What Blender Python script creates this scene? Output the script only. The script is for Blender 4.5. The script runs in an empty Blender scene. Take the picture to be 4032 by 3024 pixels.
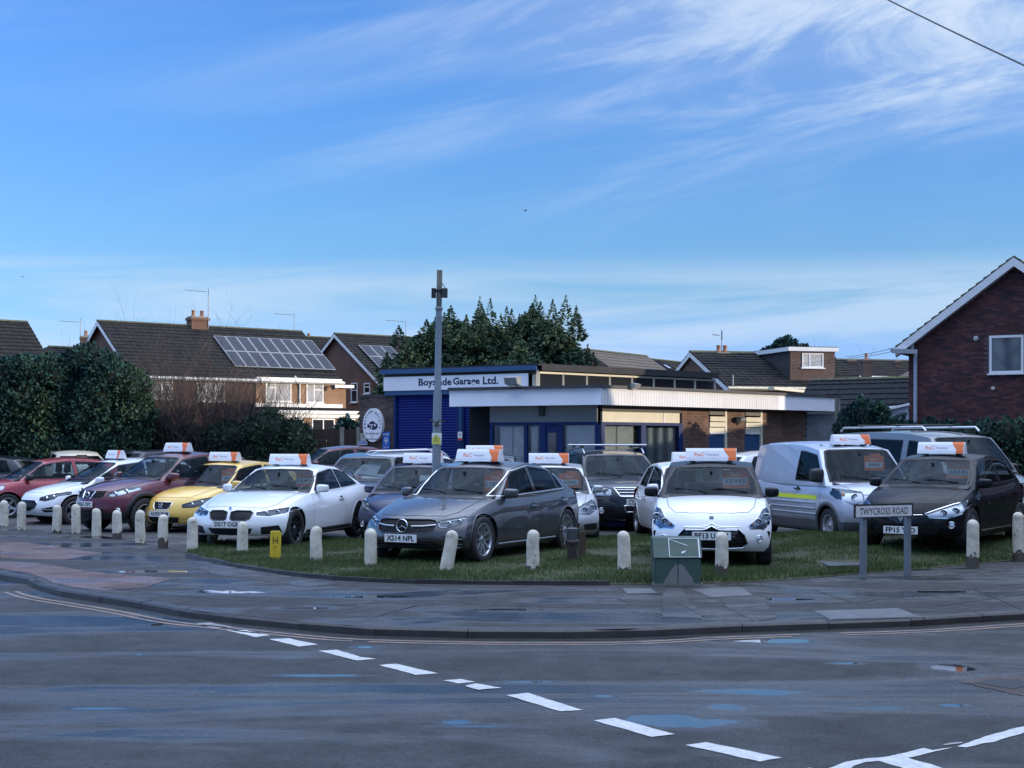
import bpy, bmesh, math, random
import numpy as np
from mathutils import Vector, Matrix
from mathutils.bvhtree import BVHTree

scene = bpy.context.scene
COL = scene.collection
random.seed(7)
PI = math.pi
# ------------------------------------------------------------------ camera
F, HY, CX, H = 5780.0, 1743.0, 2016.0, 1.77          # focal length and horizon in the photograph's pixels, eye height
cam = bpy.data.objects.new('camera', bpy.data.cameras.new('camera'))
COL.objects.link(cam); scene.camera = cam
cam.location = (0, 0, H); cam.rotation_euler = (PI / 2, 0, 0)
cam.data.sensor_width = 36; cam.data.lens = 36 * F / 4032
cam.data.shift_y = (HY - 1512) / 4032
cam.data.clip_start = 0.1; cam.data.clip_end = 6000
# ------------------------------------------------------------------ sky and sun
SUN_AZ, SUN_EL = 15.0, 9.0          # degrees: azimuth behind the camera measured from +X, elevation
world = bpy.data.worlds.new('World'); scene.world = world; world.use_nodes = True
def make_world():
    nt = world.node_tree; nt.nodes.clear(); N = nt.nodes.new; L = nt.links.new
    out = N('ShaderNodeOutputWorld'); bg = N('ShaderNodeBackground'); L(bg.outputs[0], out.inputs[0])
    sky = N('ShaderNodeTexSky'); sky.sky_type = 'NISHITA'; sky.sun_disc = False
    sky.sun_elevation = math.radians(SUN_EL); sky.sun_rotation = math.radians(90 + SUN_AZ)
    sky.altitude = 0; sky.air_density = 1.0; sky.dust_density = 0.3; sky.ozone_density = 2.2
    tc = N('ShaderNodeTexCoord')
    sep = N('ShaderNodeSeparateXYZ'); L(tc.outputs['Generated'], sep.inputs[0])
    # cirrus: project the view direction on a high flat layer
    mz = N('ShaderNodeMath'); mz.operation = 'MAXIMUM'; L(sep.outputs[2], mz.inputs[0]); mz.inputs[1].default_value = 0.0
    az = N('ShaderNodeMath'); az.operation = 'ADD'; L(mz.outputs[0], az.inputs[0]); az.inputs[1].default_value = 0.09
    dx = N('ShaderNodeMath'); dx.operation = 'DIVIDE'; L(sep.outputs[0], dx.inputs[0]); L(az.outputs[0], dx.inputs[1])
    dy = N('ShaderNodeMath'); dy.operation = 'DIVIDE'; L(sep.outputs[1], dy.inputs[0]); L(az.outputs[0], dy.inputs[1])
    cb = N('ShaderNodeCombineXYZ'); L(dx.outputs[0], cb.inputs[0]); L(dy.outputs[0], cb.inputs[1])
    def layer(rot, scale, off, nscale, detail, lo, hi, dist):
        mp = N('ShaderNodeMapping'); L(cb.outputs[0], mp.inputs[0])
        mp.inputs['Rotation'].default_value = (0, 0, math.radians(rot)); mp.inputs['Scale'].default_value = scale
        mp.inputs['Location'].default_value = off
        n = N('ShaderNodeTexNoise'); L(mp.outputs[0], n.inputs['Vector']); n.inputs['Scale'].default_value = nscale
        n.inputs['Detail'].default_value = detail; n.inputs['Roughness'].default_value = 0.58; n.inputs['Distortion'].default_value = dist
        r = N('ShaderNodeMapRange'); r.interpolation_type = 'SMOOTHSTEP'; L(n.outputs[0], r.inputs[0])
        r.inputs[1].default_value = lo; r.inputs[2].default_value = hi
        return r.outputs[0]
    def mth(op, x, y, z=None, clamp=False):
        n = N('ShaderNodeMath'); n.operation = op; n.use_clamp = clamp
        for i, v in enumerate((x, y, z)):
            if v is None: continue
            if isinstance(v, (int, float)): n.inputs[i].default_value = v
            else: L(v, n.inputs[i])
        return n.outputs[0]
    def fib(roty, scale, off, nscale, detail, lo, hi, dist, rough=.6):
        """fibrous streaks on the sky sphere, tilted by roty about the view axis"""
        mp = N('ShaderNodeMapping'); L(tc.outputs['Generated'], mp.inputs[0]); mp.inputs['Rotation'].default_value = (0, math.radians(roty), 0)
        m2_ = N('ShaderNodeMapping'); L(mp.outputs[0], m2_.inputs[0]); m2_.inputs['Scale'].default_value = scale; m2_.inputs['Location'].default_value = off
        n = N('ShaderNodeTexNoise'); L(m2_.outputs[0], n.inputs['Vector']); n.inputs['Scale'].default_value = nscale; n.inputs['Detail'].default_value = detail; n.inputs['Roughness'].default_value = rough; n.inputs['Distortion'].default_value = dist
        r = N('ShaderNodeMapRange'); r.interpolation_type = 'SMOOTHSTEP'; L(n.outputs[0], r.inputs[0]); r.inputs[1].default_value = lo; r.inputs[2].default_value = hi; return r.outputs[0]
    def ramp(sock, x0, x1, y0=0.0, y1=1.0):
        r = N('ShaderNodeMapRange'); r.interpolation_type = 'SMOOTHSTEP'; L(sock, r.inputs[0]); r.inputs[1].default_value = x0; r.inputs[2].default_value = x1; r.inputs[3].default_value = y0; r.inputs[4].default_value = y1; return r.outputs[0]
    X, Z = sep.outputs[0], sep.outputs[2]
    a = fib(14, (.9, .9, 5.5), (2.3, 0, 1.7), 3.2, 10, .40, .66, 1.1, .66)
    a2 = fib(9, (.5, .5, 6.5), (7.1, 0, 4.2), 3.0, 8, .44, .64, .5, .6)
    big = fib(10, (.8, .8, 2.6), (CLOUD_SEED, 0, .6), 2.1, 3, .36, .60, .3, .5)
    side = ramp(X, -.16, .26, .10, 1.0); zf = ramp(Z, .17, .275, .10, 1.0)
    high_ = mth('MULTIPLY', mth('MULTIPLY', mth('MULTIPLY_ADD', a, .75, .22), mth('MULTIPLY_ADD', big, .6, .4)), mth('MULTIPLY', side, zf))
    streak_ = mth('MULTIPLY', mth('MULTIPLY', a2, ramp(Z, .13, .19)), mth('MULTIPLY', ramp(X, -.30, .15, .10, .34), mth('MULTIPLY_ADD', a, .6, .4)))
    m2o = mth('ADD', mth('MULTIPLY', high_, 1.05), streak_, None, True)
    c = fib(2, (.55, .55, 7.5), (5.2, 0, 2.9), 3.0, 9, .40, .62, .7, .62)
    lowb = mth('MULTIPLY', ramp(Z, .132, .098), mth('MULTIPLY_ADD', c, .66, .06))
    m3 = N('ShaderNodeMath'); m3.operation = 'MULTIPLY'; L(lowb, m3.inputs[0]); m3.inputs[1].default_value = .85
    m4 = N('ShaderNodeMath'); m4.operation = 'MAXIMUM'; L(m2o, m4.inputs[0]); L(m3.outputs[0], m4.inputs[1])
    m5 = N('ShaderNodeMath'); m5.operation = 'MULTIPLY'; L(m4.outputs[0], m5.inputs[0]); m5.inputs[1].default_value = CLOUD_AMT
    tg = N('ShaderNodeMix'); tg.data_type = 'RGBA'; te = N('ShaderNodeMapRange'); te.interpolation_type = 'SMOOTHSTEP'; L(sep.outputs[2], te.inputs[0]); te.inputs[1].default_value = .08; te.inputs[2].default_value = .30
    L(te.outputs[0], tg.inputs[0]); tg.inputs[6].default_value = SKY_TINT_LOW; tg.inputs[7].default_value = SKY_TINT_HIGH
    tint = N('ShaderNodeMix'); tint.data_type = 'RGBA'; tint.blend_type = 'MULTIPLY'; tint.inputs[0].default_value = 1
    L(sky.outputs[0], tint.inputs[6]); L(tg.outputs[2], tint.inputs[7])
    hz = N('ShaderNodeMix'); hz.data_type = 'RGBA'; L(ramp(Z, .11, .0), hz.inputs[0]); hz.inputs[6].default_value = (1, 1, 1, 1); hz.inputs[7].default_value = HORIZON_TINT
    ht = N('ShaderNodeMix'); ht.data_type = 'RGBA'; ht.blend_type = 'MULTIPLY'; ht.inputs[0].default_value = 1; L(tint.outputs[2], ht.inputs[6]); L(hz.outputs[2], ht.inputs[7])
    mx = N('ShaderNodeMix'); mx.data_type = 'RGBA'; L(m5.outputs[0], mx.inputs[0]); L(ht.outputs[2], mx.inputs[6])
    mx.inputs[7].default_value = CLOUD_COL
    # bright veil added overhead, out of view, to lift the shaded foreground
    ve = N('ShaderNodeMapRange'); ve.interpolation_type = 'SMOOTHSTEP'; L(sep.outputs[2], ve.inputs[0]); ve.inputs[1].default_value = .42; ve.inputs[2].default_value = .95; ve.inputs[4].default_value = FILL_VEIL
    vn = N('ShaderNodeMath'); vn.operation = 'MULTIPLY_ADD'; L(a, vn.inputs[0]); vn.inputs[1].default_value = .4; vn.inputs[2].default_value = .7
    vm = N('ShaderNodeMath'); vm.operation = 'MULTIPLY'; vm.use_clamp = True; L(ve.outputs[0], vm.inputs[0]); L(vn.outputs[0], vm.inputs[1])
    vx = N('ShaderNodeMix'); vx.data_type = 'RGBA'; L(vm.outputs[0], vx.inputs[0]); L(mx.outputs[2], vx.inputs[6]); vx.inputs[7].default_value = FILL_VEIL_COL
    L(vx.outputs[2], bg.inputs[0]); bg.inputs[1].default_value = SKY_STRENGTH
HORIZON_TINT = (.95, .98, 2.1, 1); SKY_TINT_LOW = (.74, 1.10, 1.72, 1); SKY_TINT_HIGH = (.64, 1.13, 2.0, 1); CLOUD_SEED = 1.4; CLOUD_COL = (4.3, 5.2, 6.5, 1); CLOUD_AMT = 1.0; SKY_STRENGTH = 0.15; FILL_VEIL = 1.0; FILL_VEIL_COL = (16.5, 19.5, 26, 1)
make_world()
sun = bpy.data.objects.new('sun', bpy.data.lights.new('sun', 'SUN')); COL.objects.link(sun)
sun.data.energy = 4.0; sun.data.angle = math.radians(0.5); sun.data.color = (1.0, 0.83, 0.62)
_sd = Vector((math.cos(math.radians(SUN_AZ)), -math.sin(math.radians(SUN_AZ)), math.tan(math.radians(SUN_EL)))).normalized()
sun.rotation_euler = _sd.to_track_quat('Z', 'Y').to_euler(); sun.location = (30, -10, 20)
vs = scene.view_settings
scene.display_settings.display_device = 'sRGB'
vs.view_transform = 'Standard'; vs.look = 'None'; vs.exposure = 0.0; vs.gamma = 1.0; vs.use_curve_mapping = False

# ------------------------------------------------------------------ helpers
def at(px, py, Y):
    return Vector(((px - CX) * Y / F, Y, H - (py - HY) * Y / F))
def gp(px, py, z=0.0):
    Y = F * (H - z) / (py - HY)
    return Vector(((px - CX) * Y / F, Y, z))
def tag(o, label=None, cat=None, group=None, kind=None):
    if label: o['label'] = label
    if cat: o['category'] = cat
    if group: o['group'] = group
    if kind: o['kind'] = kind
    return o
def link(o, parent=None):
    COL.objects.link(o)
    if parent is not None: o.parent = parent
    return o
def empty(name, loc=(0, 0, 0), rz=0.0, parent=None):
    o = bpy.data.objects.new(name, None); o.location = loc; o.rotation_euler = (0, 0, rz)
    o.empty_display_size = 0.2
    return link(o, parent)
def thing(name, label, cat, loc=(0, 0, 0), rz=0.0, group=None):
    return tag(empty(name, loc, rz), label, cat, group)
def inst(name, me, parent=None, M=None):
    o = bpy.data.objects.new(name, me); link(o, parent)
    if M is not None: o.matrix_local = M
    return o

class MB:
    """collects geometry; build() links it as one mesh object"""
    def __init__(s): s.v = []; s.f = []; s.m = []; s.mats = []; s.sm = []
    def mi(s, m):
        if m not in s.mats: s.mats.append(m)
        return s.mats.index(m)
    def add(s, vs, fs, m, smooth=False):
        b = len(s.v); s.v += [tuple(v) for v in vs]; k = s.mi(m)
        for f in fs: s.f.append([b + i for i in f]); s.m.append(k); s.sm.append(smooth)
        return s
    def box(s, a, b, m, M=None):
        x0, y0, z0 = a; x1, y1, z1 = b
        vs = [Vector(p) for p in ((x0, y0, z0), (x1, y0, z0), (x1, y1, z0), (x0, y1, z0), (x0, y0, z1), (x1, y0, z1), (x1, y1, z1), (x0, y1, z1))]
        if M is not None: vs = [M @ v for v in vs]
        return s.add(vs, [(0, 3, 2, 1), (4, 5, 6, 7), (0, 1, 5, 4), (1, 2, 6, 5), (2, 3, 7, 6), (3, 0, 4, 7)], m)
    def bar(s, p, q, w, h, m, up=(0, 0, 1)):
        p = Vector(p); q = Vector(q); d = (q - p); L = d.length; d.normalize(); u = Vector(up)
        sx = d.cross(u)
        if sx.length < 1e-4: sx = d.cross(Vector((1, 0, 0)))
        sx.normalize(); u = sx.cross(d)
        M = Matrix((( sx.x, d.x, u.x, p.x), (sx.y, d.y, u.y, p.y), (sx.z, d.z, u.z, p.z), (0, 0, 0, 1)))
        return s.box((-w / 2, 0, -h / 2), (w / 2, L, h / 2), m, M)
    def tube(s, pts, r, m, n=8, cap=True):
        pts = [Vector(p) for p in pts]; rs = r if isinstance(r, (list, tuple)) else [r] * len(pts)
        vs = []; fs = []; prev = None
        for i, p in enumerate(pts):
            d = (pts[min(i + 1, len(pts) - 1)] - pts[max(i - 1, 0)]).normalized()
            if prev is None:
                a = d.cross(Vector((0, 0, 1)))
                if a.length < 1e-3: a = d.cross(Vector((1, 0, 0)))
            else: a = prev - d * prev.dot(d)
            a.normalize(); prev = a; b = d.cross(a)
            for k in range(n):
                t = 2 * PI * k / n; vs.append(p + (a * math.cos(t) + b * math.sin(t)) * rs[i])
        for i in range(len(pts) - 1):
            for k in range(n): fs.append((i * n + k, i * n + (k + 1) % n, (i + 1) * n + (k + 1) % n, (i + 1) * n + k))
        s.add(vs, fs, m, True)
        if cap:
            c = [tuple(range(n - 1, -1, -1)), tuple(range((len(pts) - 1) * n, len(pts) * n))]
            s.add(vs, c, m, False)
        return s
    def lathe(s, prof, m, n=16, M=None, smooth=True, arc=None):
        """prof: (r, h) turned about local Z"""
        vs = []; fs = []; full = arc is None; a0, a1 = arc or (0, 2 * PI); cnt = n if full else n + 1
        for r, h in prof:
            for k in range(cnt):
                t = a0 + (a1 - a0) * k / n; v = Vector((r * math.cos(t), r * math.sin(t), h)); vs.append(M @ v if M is not None else v)
        for i in range(len(prof) - 1):
            for k in range(n):
                k2 = (k + 1) % cnt if full else k + 1
                fs.append((i * cnt + k, i * cnt + k2, (i + 1) * cnt + k2, (i + 1) * cnt + k))
        return s.add(vs, fs, m, smooth)
    def prism(s, poly, a, b, m, M=None, axis='y'):
        """poly of 2-D points extruded from a to b along axis"""
        def mk(u, w, t): return Vector((u, t, w)) if axis == 'y' else (Vector((t, u, w)) if axis == 'x' else Vector((u, w, t)))
        n = len(poly); vs = [mk(u, w, a) for u, w in poly] + [mk(u, w, b) for u, w in poly]
        if M is not None: vs = [M @ v for v in vs]
        fs = [tuple(range(n)), tuple(range(2 * n - 1, n - 1, -1))] + [(i, i + n, (i + 1) % n + n, (i + 1) % n) for i in range(n)]
        return s.add(vs, fs, m)
    def mesh(s, name):
        me = bpy.data.meshes.new(name); me.from_pydata(s.v, [], s.f)
        for m in s.mats: me.materials.append(m)
        if s.f:
            me.polygons.foreach_set('material_index', s.m); me.polygons.foreach_set('use_smooth', s.sm)
        me.update(); return me
    def build(s, name, parent=None, loc=None, recalc=True):
        me = s.mesh(name)
        if recalc:
            bm = bmesh.new(); bm.from_mesh(me); bmesh.ops.recalc_face_normals(bm, faces=bm.faces[:]); bm.to_mesh(me); bm.free()
        o = bpy.data.objects.new(name, me)
        if loc is not None: o.location = loc
        return link(o, parent)

# ------------------------------------------------------------------ materials
MATS = {}
def mat(name, color=(.5, .5, .5), rough=.5, metal=0.0, coat=0.0, spec=.5, var=0.0, vscale=3.0, bump=0.0, bscale=60.0, color2=None, trans=0.0, alpha=None, bdist=.01, stretch=None, coords='Object'):
    if name in MATS: return MATS[name]
    m = bpy.data.materials.new(name); MATS[name] = m; m.use_nodes = True
    nt = m.node_tree; N = nt.nodes.new; L = nt.links.new; b = nt.nodes['Principled BSDF']
    b.inputs['Base Color'].default_value = (*color, 1); b.inputs['Roughness'].default_value = rough
    b.inputs['Metallic'].default_value = metal; b.inputs['Coat Weight'].default_value = coat; b.inputs['Coat Roughness'].default_value = .03
    b.inputs['Specular IOR Level'].default_value = spec
    if trans: b.inputs['Transmission Weight'].default_value = trans
    tc = N('ShaderNodeTexCoord'); vec = tc.outputs[coords if coords != 'World' else 'Object']
    wpos = N('ShaderNodeNewGeometry').outputs['Position'] if coords == 'World' else None
    if stretch:
        mp = N('ShaderNodeMapping'); mp.inputs['Scale'].default_value = stretch; L(vec, mp.inputs[0]); vec = mp.outputs[0]
    if var or color2:
        n = N('ShaderNodeTexNoise'); n.inputs['Scale'].default_value = vscale; n.inputs['Detail'].default_value = 6; n.inputs['Roughness'].default_value = .65; L(wpos if wpos is not None else vec, n.inputs['Vector'])
        mr = N('ShaderNodeMapRange'); mr.inputs[1].default_value = .32; mr.inputs[2].default_value = .68; L(n.outputs[0], mr.inputs[0])
        mx = N('ShaderNodeMix'); mx.data_type = 'RGBA'; L(mr.outputs[0], mx.inputs[0])
        c2 = color2 or tuple(min(1, c * (1 + var)) for c in color); c1 = color if color2 else tuple(c * (1 - var) for c in color)
        mx.inputs[6].default_value = (*c1, 1); mx.inputs[7].default_value = (*c2, 1); L(mx.outputs[2], b.inputs['Base Color'])
    if bump:
        n2 = N('ShaderNodeTexNoise'); n2.inputs['Scale'].default_value = bscale; n2.inputs['Detail'].default_value = 4; L(vec, n2.inputs['Vector'])
        bp = N('ShaderNodeBump'); bp.inputs['Strength'].default_value = bump; bp.inputs['Distance'].default_value = bdist; L(n2.outputs[0], bp.inputs['Height']); L(bp.outputs[0], b.inputs['Normal'])
    return m

def paint(name, color, metal=.0, rough=.35, dirt=.18, spec=.5):
    """car paint: clear coat, road film towards the sills, dark trim on the inner side of the shell"""
    if name in MATS: return MATS[name]
    m = bpy.data.materials.new(name); MATS[name] = m; m.use_nodes = True
    nt = m.node_tree; N = nt.nodes.new; L = nt.links.new; b = nt.nodes['Principled BSDF']; out = nt.nodes['Material Output']
    tc = N('ShaderNodeTexCoord'); sep = N('ShaderNodeSeparateXYZ'); L(tc.outputs['Object'], sep.inputs[0])
    n = N('ShaderNodeTexNoise'); n.inputs['Scale'].default_value = 3.5; n.inputs['Detail'].default_value = 7; n.inputs['Roughness'].default_value = .7; L(tc.outputs['Object'], n.inputs['Vector'])
    zr = N('ShaderNodeMapRange'); L(sep.outputs[2], zr.inputs[0]); zr.inputs[1].default_value = .75; zr.inputs[2].default_value = .15
    ml = N('ShaderNodeMath'); ml.operation = 'MULTIPLY'; L(zr.outputs[0], ml.inputs[0]); L(n.outputs[0], ml.inputs[1])
    m2 = N('ShaderNodeMath'); m2.operation = 'MULTIPLY'; L(ml.outputs[0], m2.inputs[0]); m2.inputs[1].default_value = dirt * 1.6
    mx = N('ShaderNodeMix'); mx.data_type = 'RGBA'; L(m2.outputs[0], mx.inputs[0]); mx.inputs[6].default_value = (*color, 1); mx.inputs[7].default_value = (.16, .14, .12, 1)
    L(mx.outputs[2], b.inputs['Base Color'])
    b.inputs['Metallic'].default_value = metal; b.inputs['Specular IOR Level'].default_value = spec
    rr = N('ShaderNodeMapRange'); L(n.outputs[0], rr.inputs[0]); rr.inputs[3].default_value = rough; rr.inputs[4].default_value = rough + .15; L(rr.outputs[0], b.inputs['Roughness'])
    b.inputs['Coat Weight'].default_value = 1.0
    cr = N('ShaderNodeMapRange'); L(ml.outputs[0], cr.inputs[0]); cr.inputs[1].default_value = .1; cr.inputs[2].default_value = .6; cr.inputs[3].default_value = .02; cr.inputs[4].default_value = .16; L(cr.outputs[0], b.inputs['Coat Roughness'])
    inner = N('ShaderNodeBsdfDiffuse'); inner.inputs[0].default_value = (.05, .05, .055, 1)
    geo = N('ShaderNodeNewGeometry'); ms = N('ShaderNodeMixShader'); L(geo.outputs['Backfacing'], ms.inputs[0]); L(b.outputs[0], ms.inputs[1]); L(inner.outputs[0], ms.inputs[2]); L(ms.outputs[0], out.inputs[0])
    return m

def glassmat(name, tint=(.35, .42, .42), rough=0.0, ior=1.5, boost=1.0, film=0.0, filmcol=(.35, .40, .45)):
    """thin sheet of glass: tinted see-through plus Fresnel reflection plus a light film of dust and dew"""
    if name in MATS: return MATS[name]
    m = bpy.data.materials.new(name); MATS[name] = m; m.use_nodes = True
    nt = m.node_tree; N = nt.nodes.new; L = nt.links.new; out = nt.nodes['Material Output']; nt.nodes.remove(nt.nodes['Principled BSDF'])
    tr = N('ShaderNodeBsdfTransparent'); tr.inputs[0].default_value = (*tint, 1)
    gl = N('ShaderNodeBsdfGlossy'); gl.inputs['Roughness'].default_value = rough; gl.inputs[0].default_value = (.72, .88, 1.0, 1)
    fr = N('ShaderNodeFresnel'); fr.inputs[0].default_value = ior
    k = N('ShaderNodeMath'); k.operation = 'MULTIPLY'; k.use_clamp = True; L(fr.outputs[0], k.inputs[0]); k.inputs[1].default_value = boost
    ms = N('ShaderNodeMixShader'); L(k.outputs[0], ms.inputs[0]); L(tr.outputs[0], ms.inputs[1]); L(gl.outputs[0], ms.inputs[2])
    last = ms
    if film:
        df = N('ShaderNodeBsdfDiffuse'); df.inputs[0].default_value = (*filmcol, 1)
        tc = N('ShaderNodeTexCoord'); n = N('ShaderNodeTexNoise'); n.inputs['Scale'].default_value = 2.2; n.inputs['Detail'].default_value = 6; L(tc.outputs['Object'], n.inputs['Vector'])
        mr = N('ShaderNodeMapRange'); L(n.outputs[0], mr.inputs[0]); mr.inputs[1].default_value = .3; mr.inputs[2].default_value = .7; mr.inputs[3].default_value = film * .5; mr.inputs[4].default_value = film * 1.4
        m2 = N('ShaderNodeMixShader'); L(mr.outputs[0], m2.inputs[0]); L(ms.outputs[0], m2.inputs[1]); L(df.outputs[0], m2.inputs[2]); last = m2
    L(last.outputs[0], out.inputs[0]); return m

BLACK = mat('black_plastic', (.018, .018, .02), .45, var=.2)
GLOSSBLK = mat('gloss_black', (.012, .012, .014), .12, coat=.5)
RUBBER = mat('tyre_rubber', (.022, .022, .024), .75, var=.25, vscale=12)
CHROME = mat('chrome', (.82, .83, .85), .12, metal=1)
ALLOY = mat('alloy_silver', (.50, .51, .53), .32, metal=.9)
DARKALLOY = mat('dark_alloy', (.05, .05, .055), .3, metal=.6)
REFL = mat('lamp_reflector', (.42, .44, .47), .22, metal=1)
DREFL = mat('dark_lamp_inside', (.06, .06, .07), .25, metal=.6)
LENS = mat('lamp_lens', (.75, .78, .82), .08, metal=.6, coat=1)
AMBER = mat('amber_lens', (.75, .22, .03), .2, coat=.6)
REDLENS = mat('red_lens', (.35, .01, .015), .15, coat=.8)
SEATF = mat('seat_fabric', (.045, .045, .05), .9, var=.3, vscale=20)
PLATEW = mat('plate_white', (.72, .73, .72), .35)
PLATEY = mat('plate_yellow', (.75, .55, .05), .35)
INK = mat('ink_black', (.015, .015, .018), .5)
WIN = glassmat('car_glass', (.56, .62, .64), boost=.36, film=.006)
WIND = glassmat('privacy_glass', (.10, .11, .12), boost=1.0, film=.01)
CLEAR = glassmat('lamp_cover_glass', (.9, .92, .94), boost=1.3)
SIGNW = mat('sign_white', (.78, .78, .80), .35, var=.04)
SIGNO = mat('sign_orange', (.80, .17, .035), .35)
SIGNG = mat('sign_grey', (.25, .25, .32), .5)

def text_mesh(body, h, width=None, mtl=None, bold=0.0, extr=0.001, shear=0.0, spacing=1.0):
    """mesh of the words, lying in local XZ facing -Y, centred"""
    cu = bpy.data.curves.new('t', 'FONT'); cu.body = body; cu.size = 1; cu.extrude = 0; cu.offset = bold; cu.shear = shear; cu.space_character = spacing
    cu.resolution_u = 2
    o = bpy.data.objects.new('t', cu); COL.objects.link(o); dg = bpy.context.evaluated_depsgraph_get()
    me = bpy.data.meshes.new_from_object(o.evaluated_get(dg)); bpy.data.objects.remove(o); bpy.data.curves.remove(cu)
    n = len(me.vertices); co = np.empty(n * 3); me.vertices.foreach_get('co', co); co = co.reshape(-1, 3)
    mn, mxx = co.min(0), co.max(0); sy = h / (mxx[1] - mn[1]); sx = (width / (mxx[0] - mn[0])) if width else sy
    out = np.zeros_like(co); out[:, 0] = (co[:, 0] - (mn[0] + mxx[0]) / 2) * sx; out[:, 2] = (co[:, 1] - (mn[1] + mxx[1]) / 2) * sy
    me.vertices.foreach_set('co', out.ravel()); me.materials.clear(); me.materials.append(mtl or INK)
    me.polygons.foreach_set('material_index', [0] * len(me.polygons)); me.update(); return me
def text(body, h, parent, M, width=None, mtl=None, name='lettering', **k):
    return inst(name, text_mesh(body, h, width, mtl, **k), parent, M)
def TM(loc, rz=0.0, rx=0.0):
    return Matrix.Translation(Vector(loc)) @ Matrix.Rotation(rz, 4, 'Z') @ Matrix.Rotation(rx, 4, 'X')
# ------------------------------------------------------------------ ground
ROADZ = -0.08
def asphalt(name, base=.045, wet=.55, tint=(1, 1, 1), coarse=1.0, stretch=(.35, 1, 1), rot=.5):
    m = bpy.data.materials.new(name); MATS[name] = m; m.use_nodes = True
    nt = m.node_tree; N = nt.nodes.new; L = nt.links.new; b = nt.nodes['Principled BSDF']; tc = N('ShaderNodeTexCoord')
    mp = N('ShaderNodeMapping'); mp.inputs['Rotation'].default_value = (0, 0, rot); mp.inputs['Scale'].default_value = stretch; L(tc.outputs['Object'], mp.inputs[0])
    big = N('ShaderNodeTexNoise'); big.inputs['Scale'].default_value = .9 * coarse; big.inputs['Detail'].default_value = 7; big.inputs['Roughness'].default_value = .6; big.inputs['Distortion'].default_value = .6; L(mp.outputs[0], big.inputs['Vector'])
    fine = N('ShaderNodeTexNoise'); fine.inputs['Scale'].default_value = 38; fine.inputs['Detail'].default_value = 3; L(tc.outputs['Object'], fine.inputs['Vector'])
    agg = N('ShaderNodeTexVoronoi'); agg.inputs['Scale'].default_value = 70; L(tc.outputs['Object'], agg.inputs['Vector'])
    mid = N('ShaderNodeTexNoise'); mid.inputs['Scale'].default_value = 5; mid.inputs['Detail'].default_value = 6; L(tc.outputs['Object'], mid.inputs['Vector'])
    w = N('ShaderNodeMapRange'); w.interpolation_type = 'SMOOTHSTEP'; L(big.outputs[0], w.inputs[0]); w.inputs[1].default_value = .46; w.inputs[2].default_value = .62
    wm = N('ShaderNodeMath'); wm.operation = 'MULTIPLY_ADD'; L(mid.outputs[0], wm.inputs[0]); wm.inputs[1].default_value = .5; L(w.outputs[0], wm.inputs[2])
    wc = N('ShaderNodeMapRange'); L(wm.outputs[0], wc.inputs[0]); wc.inputs[1].default_value = .2; wc.inputs[2].default_value = 1.25
    cr = N('ShaderNodeMix'); cr.data_type = 'RGBA'; L(agg.outputs['Color'], cr.inputs[0]); k = base
    cr.inputs[6].default_value = (k * .45 * tint[0], k * .45 * tint[1], k * .45 * tint[2], 1); cr.inputs[7].default_value = (k * 1.9 * tint[0], k * 1.9 * tint[1], k * 1.9 * tint[2], 1)
    dk = N('ShaderNodeMix'); dk.data_type = 'RGBA'; dk.blend_type = 'MULTIPLY'; L(wc.outputs[0], dk.inputs[0]); L(cr.outputs[2], dk.inputs[6]); dk.inputs[7].default_value = (.72, .72, .74, 1)
    pt = N('ShaderNodeTexNoise'); pt.inputs['Scale'].default_value = 1.6; pt.inputs['Detail'].default_value = 5; L(tc.outputs['Object'], pt.inputs['Vector'])
    pm = N('ShaderNodeMapRange'); L(pt.outputs[0], pm.inputs[0]); pm.inputs[1].default_value = .3; pm.inputs[2].default_value = .7; pm.inputs[3].default_value = .6; pm.inputs[4].default_value = 1.45
    fin = N('ShaderNodeVectorMath'); fin.operation = 'SCALE'; L(dk.outputs[2], fin.inputs[0]); L(pm.outputs[0], fin.inputs['Scale'])
    L(fin.outputs[0], b.inputs['Base Color'])
    ro = N('ShaderNodeMapRange'); L(wc.outputs[0], ro.inputs[0]); ro.inputs[3].default_value = .70; ro.inputs[4].default_value = .66 - wet * .88; L(ro.outputs[0], b.inputs['Roughness'])
    sp = N('ShaderNodeMapRange'); L(wc.outputs[0], sp.inputs[0]); sp.inputs[3].default_value = .42; sp.inputs[4].default_value = 1.0; L(sp.outputs[0], b.inputs['Specular IOR Level'])
    hh = N('ShaderNodeMath'); hh.operation = 'ADD'; L(fine.outputs[0], hh.inputs[0]); L(agg.outputs['Distance'], hh.inputs[1])
    st = N('ShaderNodeMapRange'); L(wc.outputs[0], st.inputs[0]); st.inputs[3].default_value = .8; st.inputs[4].default_value = .16
    bp = N('ShaderNodeBump'); bp.inputs['Distance'].default_value = .02; L(st.outputs[0], bp.inputs['Strength']); L(hh.outputs[0], bp.inputs['Height']); L(bp.outputs[0], b.inputs['Normal'])
    return m
M_ROAD = asphalt('wet_road', .026, .62, (.95, 1, 1.08), .7, (.22, 1, 1), .42)
M_PAVE = asphalt('wet_pavement', .022, .66, (1, 1, 1.04), 1.0, (.35, 1, 1), .1)
M_REDT = asphalt('red_tarmac', .07, .40, (1.5, .95, .9), 1.4, (.6, 1, 1), .2)
M_DARKT = asphalt('dark_tarmac_patch', .035, .5, (1, 1, 1.05), 1.4)
M_LOT = asphalt('forecourt_tarmac', .042, .55, (1.02, 1, .98), .8)
M_KERB = mat('wet_kerb_concrete', (.035, .030, .029), .42, var=.45, vscale=4, bump=.5, bscale=70)
M_WATER = mat('puddle_water', (.018, .022, .026), .02, spec=1.0, coat=1.0)
MATS['puddle_water'].node_tree.nodes['Principled BSDF'].inputs['IOR'].default_value = 1.75
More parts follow.
